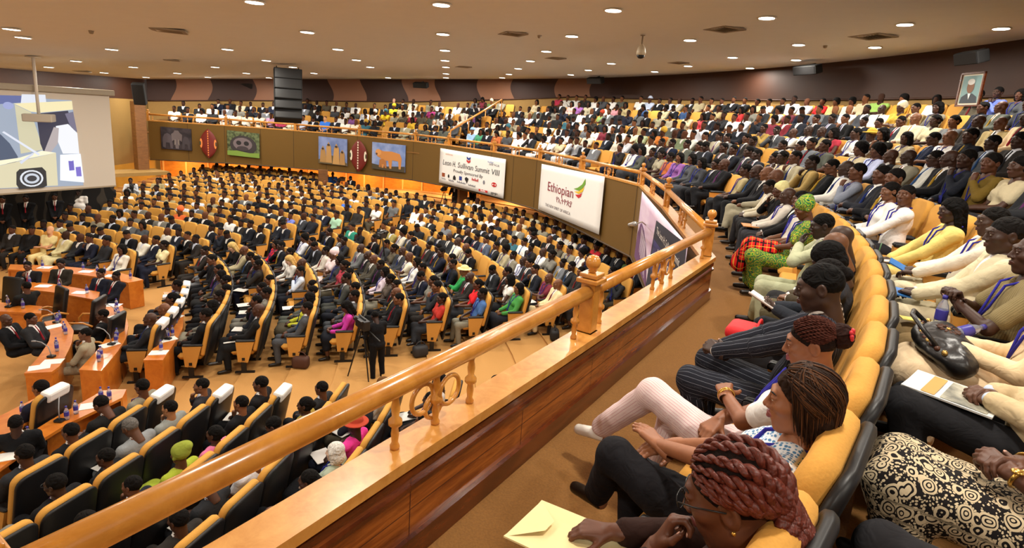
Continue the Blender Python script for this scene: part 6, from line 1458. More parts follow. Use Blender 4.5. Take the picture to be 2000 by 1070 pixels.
def near_person(pos, rz, label, pose, skin, top=('suit', '22242a'), bottom=('trousers', '22242a'), hair=('short', '0d0a09'), fem=False, sp=None, fine=True, hands=(.45, .45), shirt='e8e6e2', tie=None, lip=None, shoes='15120f', curls=None, hide_head=False, amp=.004, group=None, headv=.0046, thumb=0, size=1.0):
    hp = None
    if isinstance(label, tuple): label, hp = label
    sp = dict(sp or {}); sp['female'] = fem; pose = {'hip': .455, 'lean': 15, 'torso': .47 if fem else .495, **pose, **({'w': sp['w']} if 'w' in sp else {})}; j = rig(pose)
    if hp:      # seat the figure so that its head stands where the photograph has it
        c, s_ = math.cos(rz), math.sin(rz); h = j['head']; hw = pos+V3(c*h[0]-s_*h[1], s_*h[0]+c*h[1], h[2]); t = at_z(hp[0], hp[1], hp[2] if len(hp) > 2 else hw[2]); dz = float(np.clip(t[2]-hw[2], -.06, .08)); pose['torso'] += dz; j = rig(pose); h = j['head']
        hw = pos+V3(c*h[0]-s_*h[1], s_*h[0]+c*h[1], h[2]); t = at_z(hp[0], hp[1], hw[2]); d = t-hw; L = math.hypot(d[0], d[1]); k = min(1, .17/max(L, 1e-6)); pos[:] = pos+V3(d[0]*k, d[1]*k, 0); PLOG.append((label[:40], round(L, 2), round(float(hw[2]), 2)))
    lo, hi = bounds(j, .16); vs, vc = (.010, .0095) if fine else (.014, .0135)
    Hm, hc = j['Hm'], j['head']; hs = sp.get('hs', .95 if fem else 1.0); B = Hm*hs
    F = Field(lo, hi, vs); f_skin(F, j, sp, head=False, hands=False); Vb, Qb = F.mesh(); fc = Vb[Qb].mean(1); foot = np.zeros(len(Qb), bool)
    for k in 'RL': foot |= np.linalg.norm(fc-(j['an'+k]*.4+j['toe'+k]*.6), axis=1) < .13
    parts = [(Vb, Qb, np.where(foot, 1, 0) if sp.get('shoe', True) else np.zeros(len(Qb), int))]
    for V, Q, s in head_mesh(fem, headv if fine else .006, sp.get('chub', 0)): parts.append((xf(V, hc, B), Q, np.full(len(Q), s)))
    for n_, k in enumerate('RL'):
        d, nn = j['hd'+k], j['hn'+k]; Hb = np.stack([np.cross(d, -nn), d, -nn], 1)*sp.get('handk', 1.0)
        for V, Q, s in hand_mesh(k, hands[n_], vox=.0042 if fine else .006, curls=(curls or {}).get(k), thumb=thumb): parts.append((xf(V, j['wr'+k], Hb), Q, np.full(len(Q), s)))
    Vs, Qs, Ms, b = [], [], [], 0
    for V, Q, s in parts: Vs.append(V); Qs.append(Q+b); Ms.append(s); b += len(V)
    lip = lip or ('6a3632' if fem else '4a2b25'); lipm = plain('lips_'+lip, lip, .4); brow = plain('brow', (16, 11, 9), .8)
    o = obj('person', mesh_np('person_body', np.concatenate(Vs), np.concatenate(Qs), [SKIN, plain('shoe_'+shoes, shoes, .35), lipm, EYEW, IRIS, brow, NAIL], True, np.concatenate(Ms)), None, pos, rz); o.color = lc(skin); tag(o, label, 'person', group); o.scale = (size,)*3
    S = garment_segs(j); sd = float(pos[0]*7+pos[1]*3)
    def garm(nm, F, mat, am=amp, label=None):
        V, Q = F.mesh()
        V = folds(V, Q, am, 11.0, sd); me = mesh_np(nm, V, Q, PT.get(mat, CLOTH)); cloth_attr(me, V, S); c = obj(nm, me, o)
        if mat not in PT: c.color = lc(mat)
        return c
    style, tc = top; F = Field(lo, hi, vc)
    if style == 'suit':
        f_torso(F, j, sp, .008); f_sleeves(F, j, .006, 1.0); a = j['neck']+j['fw']*.10; b_ = j['P']+j['up']*.2+j['fw']*.16; F.cap(a, b_, .062, .006, .008, True); F.cap(j['neck']-j['up']*.02, j['neck']+j['up']*.1+j['fw']*.01, .058, .06, .01, True)
        garm('jacket', F, tc); F = Field(lo, hi, vc); f_torso(F, j, sp, -.006, False); F.cap(j['neck']-j['up']*.05, j['neck']+j['up']*.03+j['fw']*.012, .062, .058, .02)
        for k in 'RL': F.cap(j['wr'+k]+(j['el'+k]-j['wr'+k])*.12, j['wr'+k]+(j['wr'+k]-j['el'+k])*.02, .037, .036, .004)
        garm('shirt', F, shirt, .001)
        if tie: F = Field(lo, hi, .008); ch = j['chest']; F.cap(j['neck']+j['fw']*.066-j['up']*.015, ch+j['fw']*.118+j['up']*.03, .014, .012, .01); F.cap(ch+j['fw']*.118+j['up']*.03, j['P']+j['up']*.19+j['fw']*.135, .014, .022, .01); garm('tie', F, tie, 0)
    else:
        f_torso(F, j, sp, .003); f_sleeves(F, j, .003, {'long': 1.0, 'three': 1.3, 'short': .7, 'bare': .22}[style])
        F.cap(j['neck']+j['fw']*.09-j['up']*.035, j['neck']+j['up']*.1, .05, .07, .01, True); garm('blouse' if fem else 'shirt', F, tc)
    F = Field(lo, hi, vc); f_legs(F, j, .002, bottom[0] == 'skirt', sp); garm(bottom[0], F, bottom[1], amp*1.3)
    if sp.get('lanyard'):
        mb = MB(); nb = j['neck']; fw, rt, up = j['fw'], j['rt'], j['up']; e = j['P']+up*.17+fw*.16
        bl = sp.get('belly', 0); xf_ = .02 if fem else 0; Pp = j['P']; e = Pp+up*.17+fw*(.15+bl); md = Pp+up*.31+fw*(.130+xf_+bl*.4); tp = nb-up*.06+fw*.115
        mb.tube([e, md+rt*.045, tp+rt*.066, nb+rt*.072+fw*.035, nb+rt*.045-fw*.065+up*.02, nb-rt*.045-fw*.065+up*.02, nb-rt*.072+fw*.035, tp-rt*.066, md-rt*.045, e], .0075, 6); c = mb.build('lanyard', CLOTH, o, True); c.color = lc('322f96')
    for k in sp.get('bangles', ()):
        u = unit(j['el'+k]-j['wr'+k]); e1 = unit(np.cross(u, (.2, .3, 1))); e2 = np.cross(u, e1); th = np.linspace(0, 2*math.pi, 19)[:-1]
        for q in range(2): mb = MB(); mb.tube([j['wr'+k]+u*(.018+.014*q)+(e1*math.cos(t)+e2*math.sin(t))*.036 for t in th], .0042, 6, closed=True); mb.build('bangle', plain('gold', (214, 170, 84), .25, .9), o, True)
    if sp.get('watch'):
        k = sp['watch']; u = unit(j['el'+k]-j['wr'+k]); e1 = unit(np.cross(u, (.2, .3, 1))); e2 = np.cross(u, e1); mb = MB(); th = np.linspace(0, 2*math.pi, 19)[:-1]; mb.tube([j['wr'+k]+u*.02+(e1*math.cos(t)+e2*math.sin(t))*.032 for t in th], .007, 6, closed=True); mb.ell(j['wr'+k]+u*.02-j['hn'+k]*.034, (.018, .018, .008)); mb.build('wrist_watch', plain('gold', (214, 170, 84), .25, .9), o, True)
    T = lambda V: xf(V, hc, B)
    style, hcol = hair; jl = {'Hm': np.eye(3), 'head': V3(0, 0, 0)}
    style = 'crop' if style == 'short' else style
    if style in ('crop', 'afro', 'bun', 'wrap', 'long', 'hat'):
        F = Field((-.22, -.25, -.3), (.22, .25, .24), .006 if fine else .009); f_hair(F, jl, style); V, Q = F.mesh(); V = folds(V, Q, .0012 if style == 'crop' else .003 if style != 'wrap' else .006, 60 if style != 'wrap' else 16)
        me = mesh_np(style, T(V), Q, HAIR if style not in ('wrap', 'hat') else PT.get(hcol, CLOTH)); cloth_attr(me, V, [((0, 0, -.1), (0, 0, .15), .1)]); c = obj('headwrap' if style == 'wrap' else 'hat' if style == 'hat' else 'hair', me, o)
        if hcol not in PT: c.color = lc(hcol)
    elif style in ('braids', 'cornrows'):
        F = Field((-.14, -.16, -.16), (.14, .16, .16), .006); f_hair(F, jl, 'crop'); V, Q = F.mesh(); c = obj('scalp_hair', mesh_np('scalp_hair', T(V), Q, HAIR), o); c.color = lc('1c100c')
        n, rad = (20, .0152) if style == 'braids' else (27, .0060); mb = MB(); a_, b_, c_ = (.082, .102, .094) if style == 'braids' else (.079, .099, .091)
        for i in range(n):
            f = -1+2*i/(n-1); ps = R(104)*f; el = R(46)*math.cos(ps*.9)**2*(1 if abs(f) < .9 else .6)+R(-4)
            d0 = V3(math.sin(ps)*math.cos(el), math.cos(ps)*math.cos(el), math.sin(el)); ea, ee_ = (R(180-34*f), R(-20)) if style == 'braids' else (R(180-14*f), R(14)); d1 = V3(math.sin(ea)*math.cos(ee_), math.cos(ea)*math.cos(ee_), math.sin(ee_))
            om = math.acos(max(-.999, min(.999, float(d0@d1)))); pts = []
            for t in np.linspace(0, 1, 24): d = (d0*math.sin((1-t)*om)+d1*math.sin(t*om))/math.sin(om); pts.append((a_*d[0], b_*d[1]-.016, c_*d[2]+.032))
            if style == 'braids':
                p = np.array(pts[-1])
                for q in range(1, 6): pts.append((p[0]*(1-.02*q), p[1]-.006*q, p[2]-.024*q))
            rope(mb, T(np.array(pts)), rad*hs, .031 if style == 'braids' else .014, 0, 6 if style == 'braids' else 5, 2, .3 if style == 'braids' else .7)
        c = mb.build('braids', HAIR if style == 'cornrows' else ropes_mat.setdefault('b', tint('braid_hair', .5, 200, .45, .4, .01)), o, True); c.color = lc(hcol)
        if style == 'cornrows':
            F = Field((-.1, -.22, -.1), (.1, -.02, .14), .006); F.ell((0, -.122, .035), (.052, .05, .055)); V, Q = F.mesh(); c = obj('hair_bun', mesh_np('hair_bun', T(folds(V, Q, .004, 60)), Q, HAIR), o); c.color = lc('2a140e')
            mb = MB()
            for q in range(9): a = q*2.4; mb.ell(V3(-.03+.018*math.cos(a), -.165+.008*(q % 3), .05+.018*math.sin(a)), (.011, .009, .011), 8)
            mb.v = [T(v) for v in mb.v]; mb.build('flower_clip', plain('red_flower', (200, 40, 48), .4), o, True)
    elif style == 'bobstrands':
        F = Field((-.18, -.2, -.2), (.18, .2, .2), .006); f_hair(F, jl, 'bobback'); V, Q = F.mesh(); c = obj('hair', mesh_np('hair', T(folds(V, Q, .004, 40, 0, (1, 1, .3))), Q, HAIR), o); c.color = lc('2c1b11')
        mb = MB(); rg = np.random.default_rng(5)
        for q in range(1000):
            if q % 20 < 14:
                ph = rg.uniform(1.12, math.pi)*(1 if rg.uniform() < .5 else -1); lf = rg.uniform(1.0, 1.1); zend = rg.uniform(-.125, -.075)+(.03 if abs(ph) < 1.4 else 0); cur = rg.uniform(-.1, .35)*(1 if ph > 0 else -1); pts = []; x0 = rg.uniform(-.01, .03)
                for t in np.linspace(0.04, 1, 11):
                    if t < .6: a = t/.6*math.pi/2; r_ = math.sin(a); z = .034+.098*lf*math.cos(a)
                    else: r_ = 1-.22*((t-.6)/.4)**2; z = .034+(zend-.034)*(t-.6)/.4
                    pp = ph*(.72+.28*min(1, t/.6))+cur*max(0, t-.5); pts.append(V3(.090*lf*r_*math.sin(pp)+x0*(1-t)*.6, .107*lf*r_*math.cos(pp)-.022, z))
                mb.tube(T(np.array(pts)), np.linspace(.0026, .0012, len(pts)), 4, 0 if rg.uniform() < .7 else 1, False); continue
            f = .7*rg.uniform(-1, 1); st = rg.uniform(0, .55)**1.6; lift_ = rg.uniform(1.0, 1.12); ps = R(98)*f; el = R(50)*math.cos(ps*.85)**2+R(8); d0 = V3(math.sin(ps)*math.cos(el), math.cos(ps)*math.cos(el), math.sin(el))
            ea, ee_ = R(180-105*f*rg.uniform(.75, 1.0)), R(rg.uniform(-38, -18)); d1 = V3(math.sin(ea)*math.cos(ee_), math.cos(ea)*math.cos(ee_), math.sin(ee_)); om = math.acos(max(-.99, min(.99, float(d0@d1)))); pts = []
            for t in np.linspace(st, 1, 9): d = (d0*math.sin((1-t)*om)+d1*math.sin(t*om))/math.sin(om); bz = 1+(.08*math.sin(t*math.pi)); pts.append(V3(.085*lift_*bz*d[0], .106*lift_*bz*d[1]-.02, .098*lift_*bz*d[2]+.03))
            e_ = pts[-1]; dr_ = unit(pts[-1]-pts[-2])*.5+V3(-.25*np.sign(e_[0])*abs(rg.normal()), rg.normal()*.15, -.9); n_k = rg.uniform(.03, .085)
            for t in (.35, .7, 1.0): pts.append(e_+unit(dr_)*n_k*t+V3(-.12*e_[0]*t, .02*t, 0))
            mb.tube(T(np.array(pts)), np.linspace(.0030, .0012, len(pts)), 4, 0 if rg.uniform() < .68 else 1, False)
        mb.build('hair_strands', [plain('brown_hair_strand', (44, 27, 17), .6, 0, .15), plain('brown_hair_light', (88, 55, 32), .6, 0, .15)], o, True)
    if sp.get('glasses'):
        mb = MB(); th = np.linspace(0, 2*math.pi, 25)[:-1]
        for s in (1, -1): mb.tube(T(np.array([(s*.033+.024*math.copysign(abs(math.cos(t))**.7, math.cos(t)), .103, .009+.0165*math.copysign(abs(math.sin(t))**.7, math.sin(t))) for t in th])), .0018, 6, closed=True); mb.tube(T(np.array([(s*.057, .102, .014), (s*.077, .06, .015), (s*.084, -.01, .010)])), .002, 6)
        mb.tube(T(np.array([(-.01, .107, .012), (0, .109, .014), (.01, .107, .012)])), .0018, 6); mb.build('glasses', M['black'], o, True)
    if sp.get('earring'):
        mb = MB()
        for s in (1, -1): mb.ell(T(np.array([[s*.078, -.012, -.036]]))[0], (.006, .006, .006), 10)
        mb.build('earring', plain('gold', (214, 170, 84), .25, .9), o, True)
    o['_j'] = 0; del o['_j']
    return o, j
def bseat(row, ang):
    r = row_r(ang, row-1); return V3(*pol(C2, r, ang), zb(row-1)), R(ang+90)
# ------------------------------------------------------------------ front row of the balcony, from the camera along the parapet
GR = 'front balcony row beside the parapet'
def front(i, da=0): return bseat(1, -40.8+2.022*i+da)
# 1 woman with red brown braids, hand at her mouth
p, z = front(0); L_ = lambda x, y, zz: local(p, z, x, y, zz)
near_person(p, z, ('person with thick red brown braids and glasses, fist at mouth, envelope on lap', (1490, 985, -0.90)), dict(lean=3, yaw=8, pitch=-22, roll=0, wL=(-.06, .20, .82), pL=(-.9, .3, -1), hdL=(.45, -.25, .8), hnL=(.2, -.9, -.2), wR=(.06, .40, .675), pR=(1, -.2, -.5), hdR=(-.45, .85, -.12), hnR=(0, 0, -1), twist=0),
            '5c3420', ('three', '2a1712'), ('skirt', '15151a'), ('braids', '64281a'), True, dict(glasses=True, earring=True, w=.95, skirt_len=.5, hs=1.16), hands=(.5, .9), lip='6a3434')
pE, zE = p, z
# 2 woman with brown bob, patterned blouse, hands crossed on her knee
p, z = front(1)
near_person(p, z, ('person with brown bobbed hair in blue white blouse, hands crossed on black trousers', (1562, 785, -0.85)), dict(lean=15, yaw=14, pitch=-6, wL=(.03, .38, .69), pL=(-.9, -.1, -.7), hdL=(.42, .88, .12), hnL=(0, .1, -1), wR=(.12, .36, .655), pR=(.9, -.1, -.8), hdR=(-.85, .45, .05), hnR=(0, .1, -1), kL=(-.03, .52, .60), aL=(.16, .68, .24), tL=(.2, .82, .18), kR=(.1, .48, .48)),
            '97603f', ('short', 'bluedot'), ('trousers', '17161a'), ('bobstrands', '3a2416'), True, dict(w=.92, lanyard=True), hands=(.25, .16), lip='8a4a48')
# 3 woman with fine cornrows, white top, pink striped trousers
p, z = front(2)
near_person(p, z, ('person with fine cornrows and red flower clip, white top, pink striped trousers, white shoe', (1583, 672, -0.84)), dict(lean=16, yaw=12, pitch=-14, wR=(-.07, .2, .64), wL=(.08, .23, .71), pR=(1, -.1, -.6), pL=(-1, -.1, -.6), hdR=(-.9, .3, -.25), hdL=(.9, .3, .0), hnL=(0, -.3, -1), kL=(.0, .55, .62), aL=(.08, .86, .26), tL=(.10, 1.0, .19), kR=(.12, .47, .47), aR=(.04, .54, .1)),
            '8a5638', ('short', 'f0eeea'), ('trousers', 'pink'), ('cornrows', '4a241a'), True, dict(w=.92, lanyard=True, bangles='L'), hands=(.5, .5), shoes='e6e2da', lip='8a4048')
# 4 man in navy pinstripe suit with clasped hands
p, z = front(3, .15)
near_person(p, z, ('person in navy pinstripe suit with short hair, hands clasped on knees', (1596, 582, -0.82)), dict(lean=7, yaw=6, pitch=-14, wR=(.06, .45, .63), wL=(-.05, .46, .63), pR=(1, -.3, -.4), pL=(-1, -.3, -.4), hdR=(-.55, .8, .05), hdL=(.55, .8, .05), hnR=(-.6, 0, -.5), hnL=(.6, 0, -.5), kR=(.17, .50, .5), kL=(-.17, .50, .5)),
            '3a2419', ('suit', 'pin'), ('trousers', 'pin'), ('short', '0d0b0a'), False, dict(w=1.08, hs=1.03), hands=(.55, .55), lip='4a2a26', size=1.05)
# 5 woman in black with white dots, red bag on lap
p, z = front(4, .1)
near_person(p, z, ('person in black top with white dots, hands clasped over a red bag', (1606, 535, -0.84)), dict(lean=4, yaw=5, pitch=-10, wR=(.07, .3, .63), wL=(-.05, .31, .63), hdR=(-.6, .75, 0), hdL=(.6, .75, 0), hnR=(-.5, 0, -.6), hnL=(.5, 0, -.6)),
            '6b4029', ('long', 'polka'), ('skirt', '1c1a1c'), ('bun', '100c0b'), True, dict(w=.95), fine=False)
pR, zR = p, z
# 6 to 8 men farther along
p, z = front(5)
near_person(p, z, ('person with black hair in dark coat reading folded white papers', (1622, 500, -0.85)), dict(lean=0, yaw=0, pitch=-30, wR=(.06, .36, .66), wL=(-.1, .34, .68), hnR=(-.6, 0, .6), hnL=(.6, 0, .6)), '3a2417', ('suit', '2c3038'), ('trousers', '26282e'), ('afro', '0c0a0a'), False, dict(w=1.05), fine=False)
p6 = p; z6 = z
p, z = front(6); near_person(p, z, ('balding person in olive trousers and brown jacket, head lowered', (1630, 482, -0.84)), dict(lean=2, pitch=-24, yaw=-4, wR=(.05, .3, .62), wL=(-.07, .3, .62)), '6b452c', ('suit', '4a4234'), ('trousers', '5c5640'), ('bald', ''), False, dict(w=1.05), fine=False)
p, z = front(7, .1); near_person(p, z, ('bald person in charcoal suit behind the balding one in olive', (1640, 468, -0.82)), dict(lean=4, pitch=-16, yaw=4), '3a2519', ('suit', '2a2a2c'), ('trousers', '2a2a2c'), ('bald', ''), False, dict(w=1.05), fine=False)
p, z = front(8, 0); near_person(p, z, ('person in pale green suit with hand raised to face', (1590, 442, -0.8)), dict(lean=4, yaw=8, pitch=-14, wL=(-.03, .17, .92), pL=(-1, .3, -.6), hdL=(.5, -.1, .7), hnL=(.2, -.9, 0), wR=(.05, .2, .84), pR=(1, .2, -.7), hdR=(-.8, 0, .5)), '2c1a12', ('suit', 'b0b494'), ('trousers', 'aeb292'), ('short', '0d0b0a'), False, dict(w=1.08), fine=False)
p, z = front(10, .3); near_person(p, z, ('person in green African print dress and matching headwrap, red plaid cloth on lap', (1548, 407, -0.82)), dict(lean=6, yaw=10, pitch=-22, wR=(.06, .3, .60), wL=(-.06, .32, .61), kR=(.13, .47, .5), kL=(-.13, .47, .5)), '5a3724', ('short', 'kente'), ('skirt', 'kente'), ('wrap', 'kente'), True, dict(w=1.08, lanyard=True, skirt_len=.85), fine=False)
pk, zk = p, z
p, z = front(11, .4); near_person(p, z, ('person in white short sleeved shirt and lanyard next to the green print dress', (1522, 392, -0.82)), dict(lean=10, yaw=4, pitch=-4), '6b432b', ('short', 'dcd8cc'), ('trousers', '4a4a48'), ('short', '120e0c'), False, dict(w=1.02, lanyard=True), fine=False)
p, z = front(12, .3); near_person(p, z, ('person in black jacket leaning on the armrest by the railing corner', (1474, 378, -0.82)), dict(lean=16, yaw=-4, pitch=-8, side=-8), '4a2e1e', ('suit', '1b1b1d'), ('trousers', '26262a'), ('short', '120e0c'), False, dict(w=1.1, belly=.02), fine=False)
p, z = front(13, .2); near_person(p, z, ('bald person in pale waistcoat holding an orange folder', (1445, 374, -0.84)), dict(lean=10, yaw=4, wR=(.1, .32, .6), wL=(-.08, .34, .6)), '3d2519', ('long', 'd9d3c8'), ('trousers', '3a3c42'), ('bald', ''), False, dict(w=1.02, lanyard=True), fine=False)
pf, zf_ = p, z
p, z = front(14, .1); near_person(p, z, ('person in black dress and pale yellow headwrap, hand at mouth', (1413, 350, -0.84)), {**P_CHIN, 'yaw': 8}, '4a2c1e', ('long', '141416'), ('skirt', '141416'), ('wrap', 'ece6a8'), True, dict(w=1.0), fine=False)
p, z = front(15, 0); near_person(p, z, ('person in cream jacket with papers beside the yellow headwrap', (1388, 340, -0.84)), dict(lean=2, yaw=5, pitch=-12, wL=(-.08, .36, .58), wR=(.1, .34, .6)), '3d2619', ('suit', 'd8d0ba'), ('trousers', '2c2c30'), ('short', '0d0b0a'), False, dict(w=1.05), fine=False)

# ------------------------------------------------------------------ second row, at the side of the camera
def second(i, da=0): return bseat(2, -39.5+2.1*i+da)
G2 = 'second balcony row'
p, z = second(0, .1); near_person(p, z, 'person in charcoal trousers, hands joined, lowest in the picture', dict(lean=14, wR=(-.0, .22, .62), wL=(-.02, .26, .63), hdR=(-.7, .6, 0), hdL=(.75, .55, 0), kR=(.12, .5, .5), kL=(-.14, .5, .49)), '5a3725', ('suit', '2a2a2e'), ('trousers', '2b2a2d'), ('short', '0d0b0a'), False, dict(w=1.0))
p, z = second(1, 0); near_person(p, z, 'person in black and cream swirl print skirt with gold bangles and clasped hands', dict(lean=14, wR=(.05, .2, .66), wL=(-.05, .22, .66), hdR=(-.6, .75, .1), hdL=(.6, .75, .1), hnR=(-.5, 0, -.6), hnL=(.5, 0, -.6), kR=(.1, .5, .50), kL=(-.1, .5, .50)), '5c3826', ('short', 'd9dbe6'), ('skirt', 'paisley'), ('bun', '0f0c0b'), True, dict(w=1.02, bangles='R', watch='L', skirt_len=.8), hands=(.6, .6), amp=.003)
p, z = second(2, 0); near_person(p, z, 'person in beige jacket and black trousers, clasped hands on a magazine', dict(lean=14, wR=(.06, .22, .655), wL=(-.05, .23, .655), hdR=(-.6, .78, 0), hdL=(.6, .78, 0), hnR=(-.5, 0, -.6), hnL=(.5, 0, -.6), kR=(.13, .5, .5), kL=(-.08, .52, .55)), '5c3a28', ('suit', 'c9b48e'), ('trousers', '1d1d20'), ('short', '0d0b0a'), False, dict(w=1.08, belly=.03), hands=(.6, .6), shirt='c2d0e8')
pm, zm = p, z
p, z = second(3, 0); near_person(p, z, 'person in peach dress with violet lanyard, black handbag on lap', dict(lean=12, wR=(.08, .27, .66), wL=(-.05, .3, .66), hdR=(-.75, .6, .05), hdL=(.2, .95, -.05), kR=(.1, .48, .49), kL=(-.1, .48, .49)), '4a2c1e', ('long', 'e8cda4'), ('skirt', 'e4cba6'), ('bun', '0f0c0b'), True, dict(w=1.02, lanyard=True, skirt_len=.8), hands=(.3, .3))
pbag, zbag = p, z
p, z = second(4, .3); near_person(p, z, ('person in khaki knit shirt and tan trousers, hands under chin, bottle beside', (1990, 520, -0.55)), dict(lean=8, yaw=6, pitch=-2, wR=(.03, .22, .77), wL=(-.04, .24, .77), pR=(.8, .1, -.8), pL=(-.8, .1, -.8), hdR=(-.5, .4, .6), hdL=(.5, .4, .6)), '3d2418', ('short', 'knit'), ('trousers', '8a7450'), ('bald', ''), False, dict(w=1.08, lanyard=True, belly=.02), hands=(.8, .8))
pb, zb4 = p, z
p, z = second(5, .2); near_person(p, z, ('bald person in cream suit holding a blue booklet', (1962, 460, -0.55)), dict(lean=12, yaw=10, pitch=-6, wR=(.1, .3, .62), wL=(-.06, .33, .62), hdR=(-.6, .75, 0), hdL=(.4, .85, 0)), '3a2419', ('suit', 'd8cdac'), ('trousers', 'd6cbac'), ('short', '1a1716'), False, dict(w=1.16, belly=.04, chub=.006, hs=1.06), shirt='e8e8ea', hands=(.5, .5))
pc, zc5 = p, z
p, z = second(6, .2); near_person(p, z, ('person in white jacket over ochre shirt with wide violet lanyard, blue booklet', (1938, 408, -0.55)), dict(lean=12, yaw=6, pitch=-4, wR=(.06, .32, .64), wL=(-.08, .35, .62), hdR=(-.5, .8, -.1), hdL=(.3, .9, -.1)), '3f281b', ('suit', 'e6dfcc'), ('trousers', 'ddd3b4'), ('short', '14110f'), False, dict(w=1.1, lanyard=True), shirt='b8892c', fine=False)
pw_, zw6 = p, z
p, z = second(7, .3); near_person(p, z, ('person in pale yellow jacket with lanyard writing on a notepad', (1847, 408, -0.56)), dict(lean=6, yaw=12, pitch=-8, wR=(.03, .38, .57), wL=(-.1, .36, .56), hdR=(-.4, .9, -.2), hdL=(.3, .9, -.1)), '35201a', ('long', 'e4cf7c'), ('trousers', 'dcc678'), ('long', '0c0a0a'), True, dict(w=1.02, lanyard=True), fine=False)
py_, zy7 = p, z
p, z = second(9, .2); near_person(p, z, ('person in white long sleeved shirt and violet lanyard looking toward the camera', (1725, 375, -0.55)), dict(lean=4, yaw=46, pitch=2, wR=(.1, .36, .58), wL=(-.06, .38, .57)), '5a3826', ('long', 'f1efec'), ('trousers', '26262c'), ('short', '0d0b0a'), False, dict(w=1.1, lanyard=True), fine=False)
p, z = second(10, .0); near_person(p, z, ('person in white blouse with black strap, half hidden behind the white shirt', (1690, 368, -0.56)), dict(lean=8, yaw=14, pitch=-6), '6b452e', ('long', 'f0eeea'), ('skirt', 'e6e2da'), ('bun', '0d0b0a'), True, dict(w=.95, lanyard=True), fine=False)

# ------------------------------------------------------------------ what they hold
def on_lap(p, z, off): c, s = math.cos(z), math.sin(z); return V3(p[0]+c*off[0]-s*off[1], p[1]+s*off[0]+c*off[1], p[2]+off[2])
def sheet_obj(nm, label, cat, size, loc, rz, mat, tilt=(0, 0), th=.004, bend=.0, parts=()):
    mb = MB(); n = 9; V = []
    for s_ in (0, 1):
        for i in range(n):
            for q in (0, 1): u = -1+2*i/(n-1); V.append((size[0]/2*u, size[1]*(q-.5), bend*(u*u-.3)+th*s_))
    F_ = []
    for i in range(n-1): a = 2*i; F_ += [(a, a+1, a+3, a+2), (2*n+a, 2*n+a+2, 2*n+a+3, 2*n+a+1), (a, a+2, 2*n+a+2, 2*n+a), (a+1, 2*n+a+1, 2*n+a+3, a+3)]
    F_ += [(0, 2*n, 2*n+1, 1), (2*n-2, 2*n-1, 4*n-1, 4*n-2)]
    o = tag(mb.add(V, F_).build(nm, mat, None, False, loc), label, cat); o.rotation_euler = (tilt[0], tilt[1], rz); return o
p, z = pE, zE
e = sheet_obj('envelope', 'large cream paper envelope on the lap of the braided person', 'envelope', (.24, .34), on_lap(p, z, (-.02, .50, .63)), z+R(8), plain('cream_envelope', (232, 214, 158), .7, noise=.05, nscale=20), (R(-4), R(3)), .006, .008)
mb = MB(); mb.add([(-.12, .17, .009), (.12, .17, .009), (.03, .07, .02), (-.03, .07, .02)], [(0, 1, 2, 3)]); mb.build('flap', plain('cream_envelope', (232, 214, 158), .7), e)
sheet_obj('folded_papers', 'folded white papers held by the person in dark coat', 'paper', (.22, .3), on_lap(p6, z6, (-.02, .42, .68)), z6, M['white'], (R(25), R(10)), .01, .02)
p, z = pR, zR; mb = MB(); mb.box((0, 0, 0), (.26, .2, .10), bev=.045, seg=4); o = tag(mb.build('red_bag', plain('red_cloth', (206, 22, 30), .7, bumpd=.006), None, True, on_lap(p, z, (.05, .44, .60)), z), 'red bag on the lap of the person in white dotted black', 'bag'); mb = MB(); th = np.linspace(0, math.pi, 10); mb.tube([(.1*math.cos(t), -.1, .05+.05*math.sin(t)) for t in th], .008, 6); mb.build('handle', plain('red_cloth', (206, 22, 30), .7), o, True)
F = Field((-.35, .05, .2), (.35, .72, .75), .012); F.cap((.02, .25, .585), (.04, .5, .59), .10, .105, .05); F.cap((.04, .5, .59), (.07, .6, .36), .105, .12, .05); F.cap((-.08, .3, .58), (-.05, .48, .59), .08, .08, .05); V, Q = F.mesh(); V = folds(V, Q, .008, 10); me = mesh_np('plaid_cloth', V, Q, PT['plaid']); cloth_attr(me, V, [((0, .2, .5), (.02, .62, .5), .12)])
tag(obj('plaid_cloth', me, None, pk, zk), 'red plaid cloth laid over the lap of the green print dress', 'cloth')
sheet_obj('folder', 'orange folder in the lap of the pale waistcoat', 'folder', (.3, .22), on_lap(pf, zf_, (0, .38, .59)), zf_, plain('orange_card', (206, 130, 50), .6), (0, 0), .01)
# magazine with a printed cover
mg = sheet_obj('magazine', 'open magazine with a pale photo cover under the clasped hands', 'magazine', (.24, .32), on_lap(pm, zm, (.02, .36, .615)), zm+R(-14), plain('magazine_white', (226, 228, 224), .35), (R(2), R(-2)), .008, .004)
mb = MB(); mb.add([(-.11, -.14, .0125), (.11, -.14, .0125), (.11, .02, .0125), (-.11, .02, .0125)], [(0, 1, 2, 3)]); mb.build('cover_photo', noisem('cover_print', '5a5a50', 'b8b4a0', 12), mg)
mb = MB(); mb.add([(-.11, .04, .0125), (.11, .04, .0125), (.11, .09, .0125), (-.11, .09, .0125)], [(0, 1, 2, 3)]); mb.build('cover_strip', plain('cover_amber', (200, 150, 70), .4), mg)
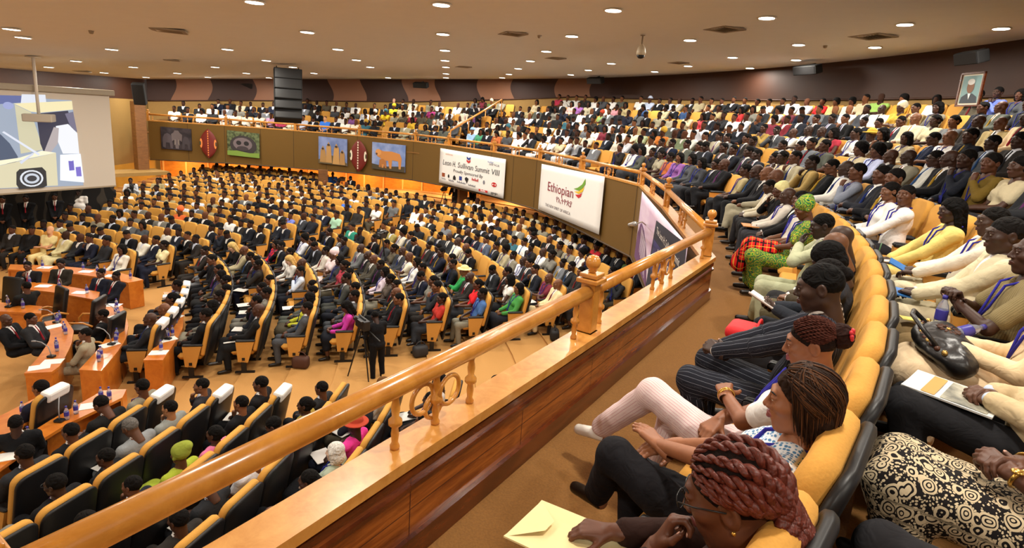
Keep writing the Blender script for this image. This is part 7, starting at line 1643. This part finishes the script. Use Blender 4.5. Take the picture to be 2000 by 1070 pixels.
# black handbag with studs and a sunburst
hb = thing('handbag', 'black leather handbag with brown beads and a sunburst of studs on the peach lap', 'bag', on_lap(pbag, zbag, (.03, .36, .64)), zbag)
F = Field((-.3, -.22, -.14), (.3, .22, .16), .008); F.ell((0, 0, 0), (.24, .15, .07), None, .02); F.cap((-.2, -.03, -.01), (.2, -.03, -.01), .06, .06, .05); V, Q = F.mesh(); LEA = plain('black_bag_leather', (30, 29, 30), .35, bumpd=.002, nscale=70); o = obj('bag_body', mesh_np('bag_body', folds(V, Q, .005, 14), Q, LEA), hb)
hb.rotation_euler = (R(8), R(-6), zbag+R(8)); bead = plain('brown_bead', (74, 40, 24), .35); brass = plain('brass_stud', (196, 160, 90), .3, .8)
for k in range(14):
    a = k*2*math.pi/14; mb = MB(); mb.box((.05+.042*math.cos(a), .0+.042*math.sin(a), .074), (.03, .011, .008), Matrix.Rotation(a, 3, 'Z'), bev=.003); mb.build('sunburst_ray', bead, hb)
mb = MB(); mb.ell((.05, 0, .076), (.012, .012, .007), 12); mb.build('sunburst_stud', brass, hb, True)
for k in range(13):
    t = -1+2*k/12; mb = MB(); mb.ell((.21*t, .12*math.sqrt(1-t*t*.8)+.0, .035), (.017, .014, .015), 10); mb.build('bead', bead if k % 3 else brass, hb, True)
mb = MB(); mb.tube([(-.17, .08, .04), (-.12, .16, .10), (.0, .19, .115), (.12, .16, .10), (.17, .08, .04)], .012, 8); mb.build('handle', LEA, hb, True)
bottle(on_lap(pb, zb4, (-.05, .30, .585)), 'water bottle standing in the lap of the khaki knit shirt', None, None)
bottle(on_lap(pbag, zbag, (.17, .34, .66)), 'violet capped water bottle lying behind the black handbag', (R(75), 0, zbag+R(40)), None)
sheet_obj('yellow_pad', 'yellow paper pad on the thigh of the khaki knit shirt', 'notepad', (.12, .24), on_lap(pb, zb4, (.12, .36, .575)), zb4+R(6), plain('yellow_paper', (232, 214, 110), .7), (0, R(6)), .006)
sheet_obj('blue_booklet', 'blue booklet in the hands of the cream suit', 'booklet', (.16, .24), on_lap(pc, zc5, (.0, .42, .60)), zc5+R(15), plain('blue_cover', (52, 120, 196), .4), (R(6), R(-8)), .01)
sheet_obj('blue_booklet', 'blue booklet held by the white jacket and ochre shirt', 'booklet', (.14, .2), on_lap(pw_, zw6, (.03, .44, .63)), zw6+R(-10), plain('blue_cover', (52, 120, 196), .4), (R(25), R(-8)), .01)
sheet_obj('notepad', 'white notepad under the pen of the yellow jacket', 'notepad', (.2, .28), on_lap(py_, zy7, (-.02, .46, .565)), zy7+R(4), M['white'], (0, 0), .008)
mb = MB(); mb.tube([(0, 0, 0), (.02, -.02, .14)], .005, 8); q = on_lap(py_, zy7, (-.01, .48, .58)); o = tag(mb.build('pen', plain('green_pen', (60, 110, 70), .4), None, True, q, zy7), 'pen in the hand of the yellow jacket over the notepad', 'pen')
mb = MB(); mb.tube([(0, 0, -.012), (0, 0, 0)], [.001, .004], 6); mb.build('nib', M['black'], o)

print('PLOG', PLOG)
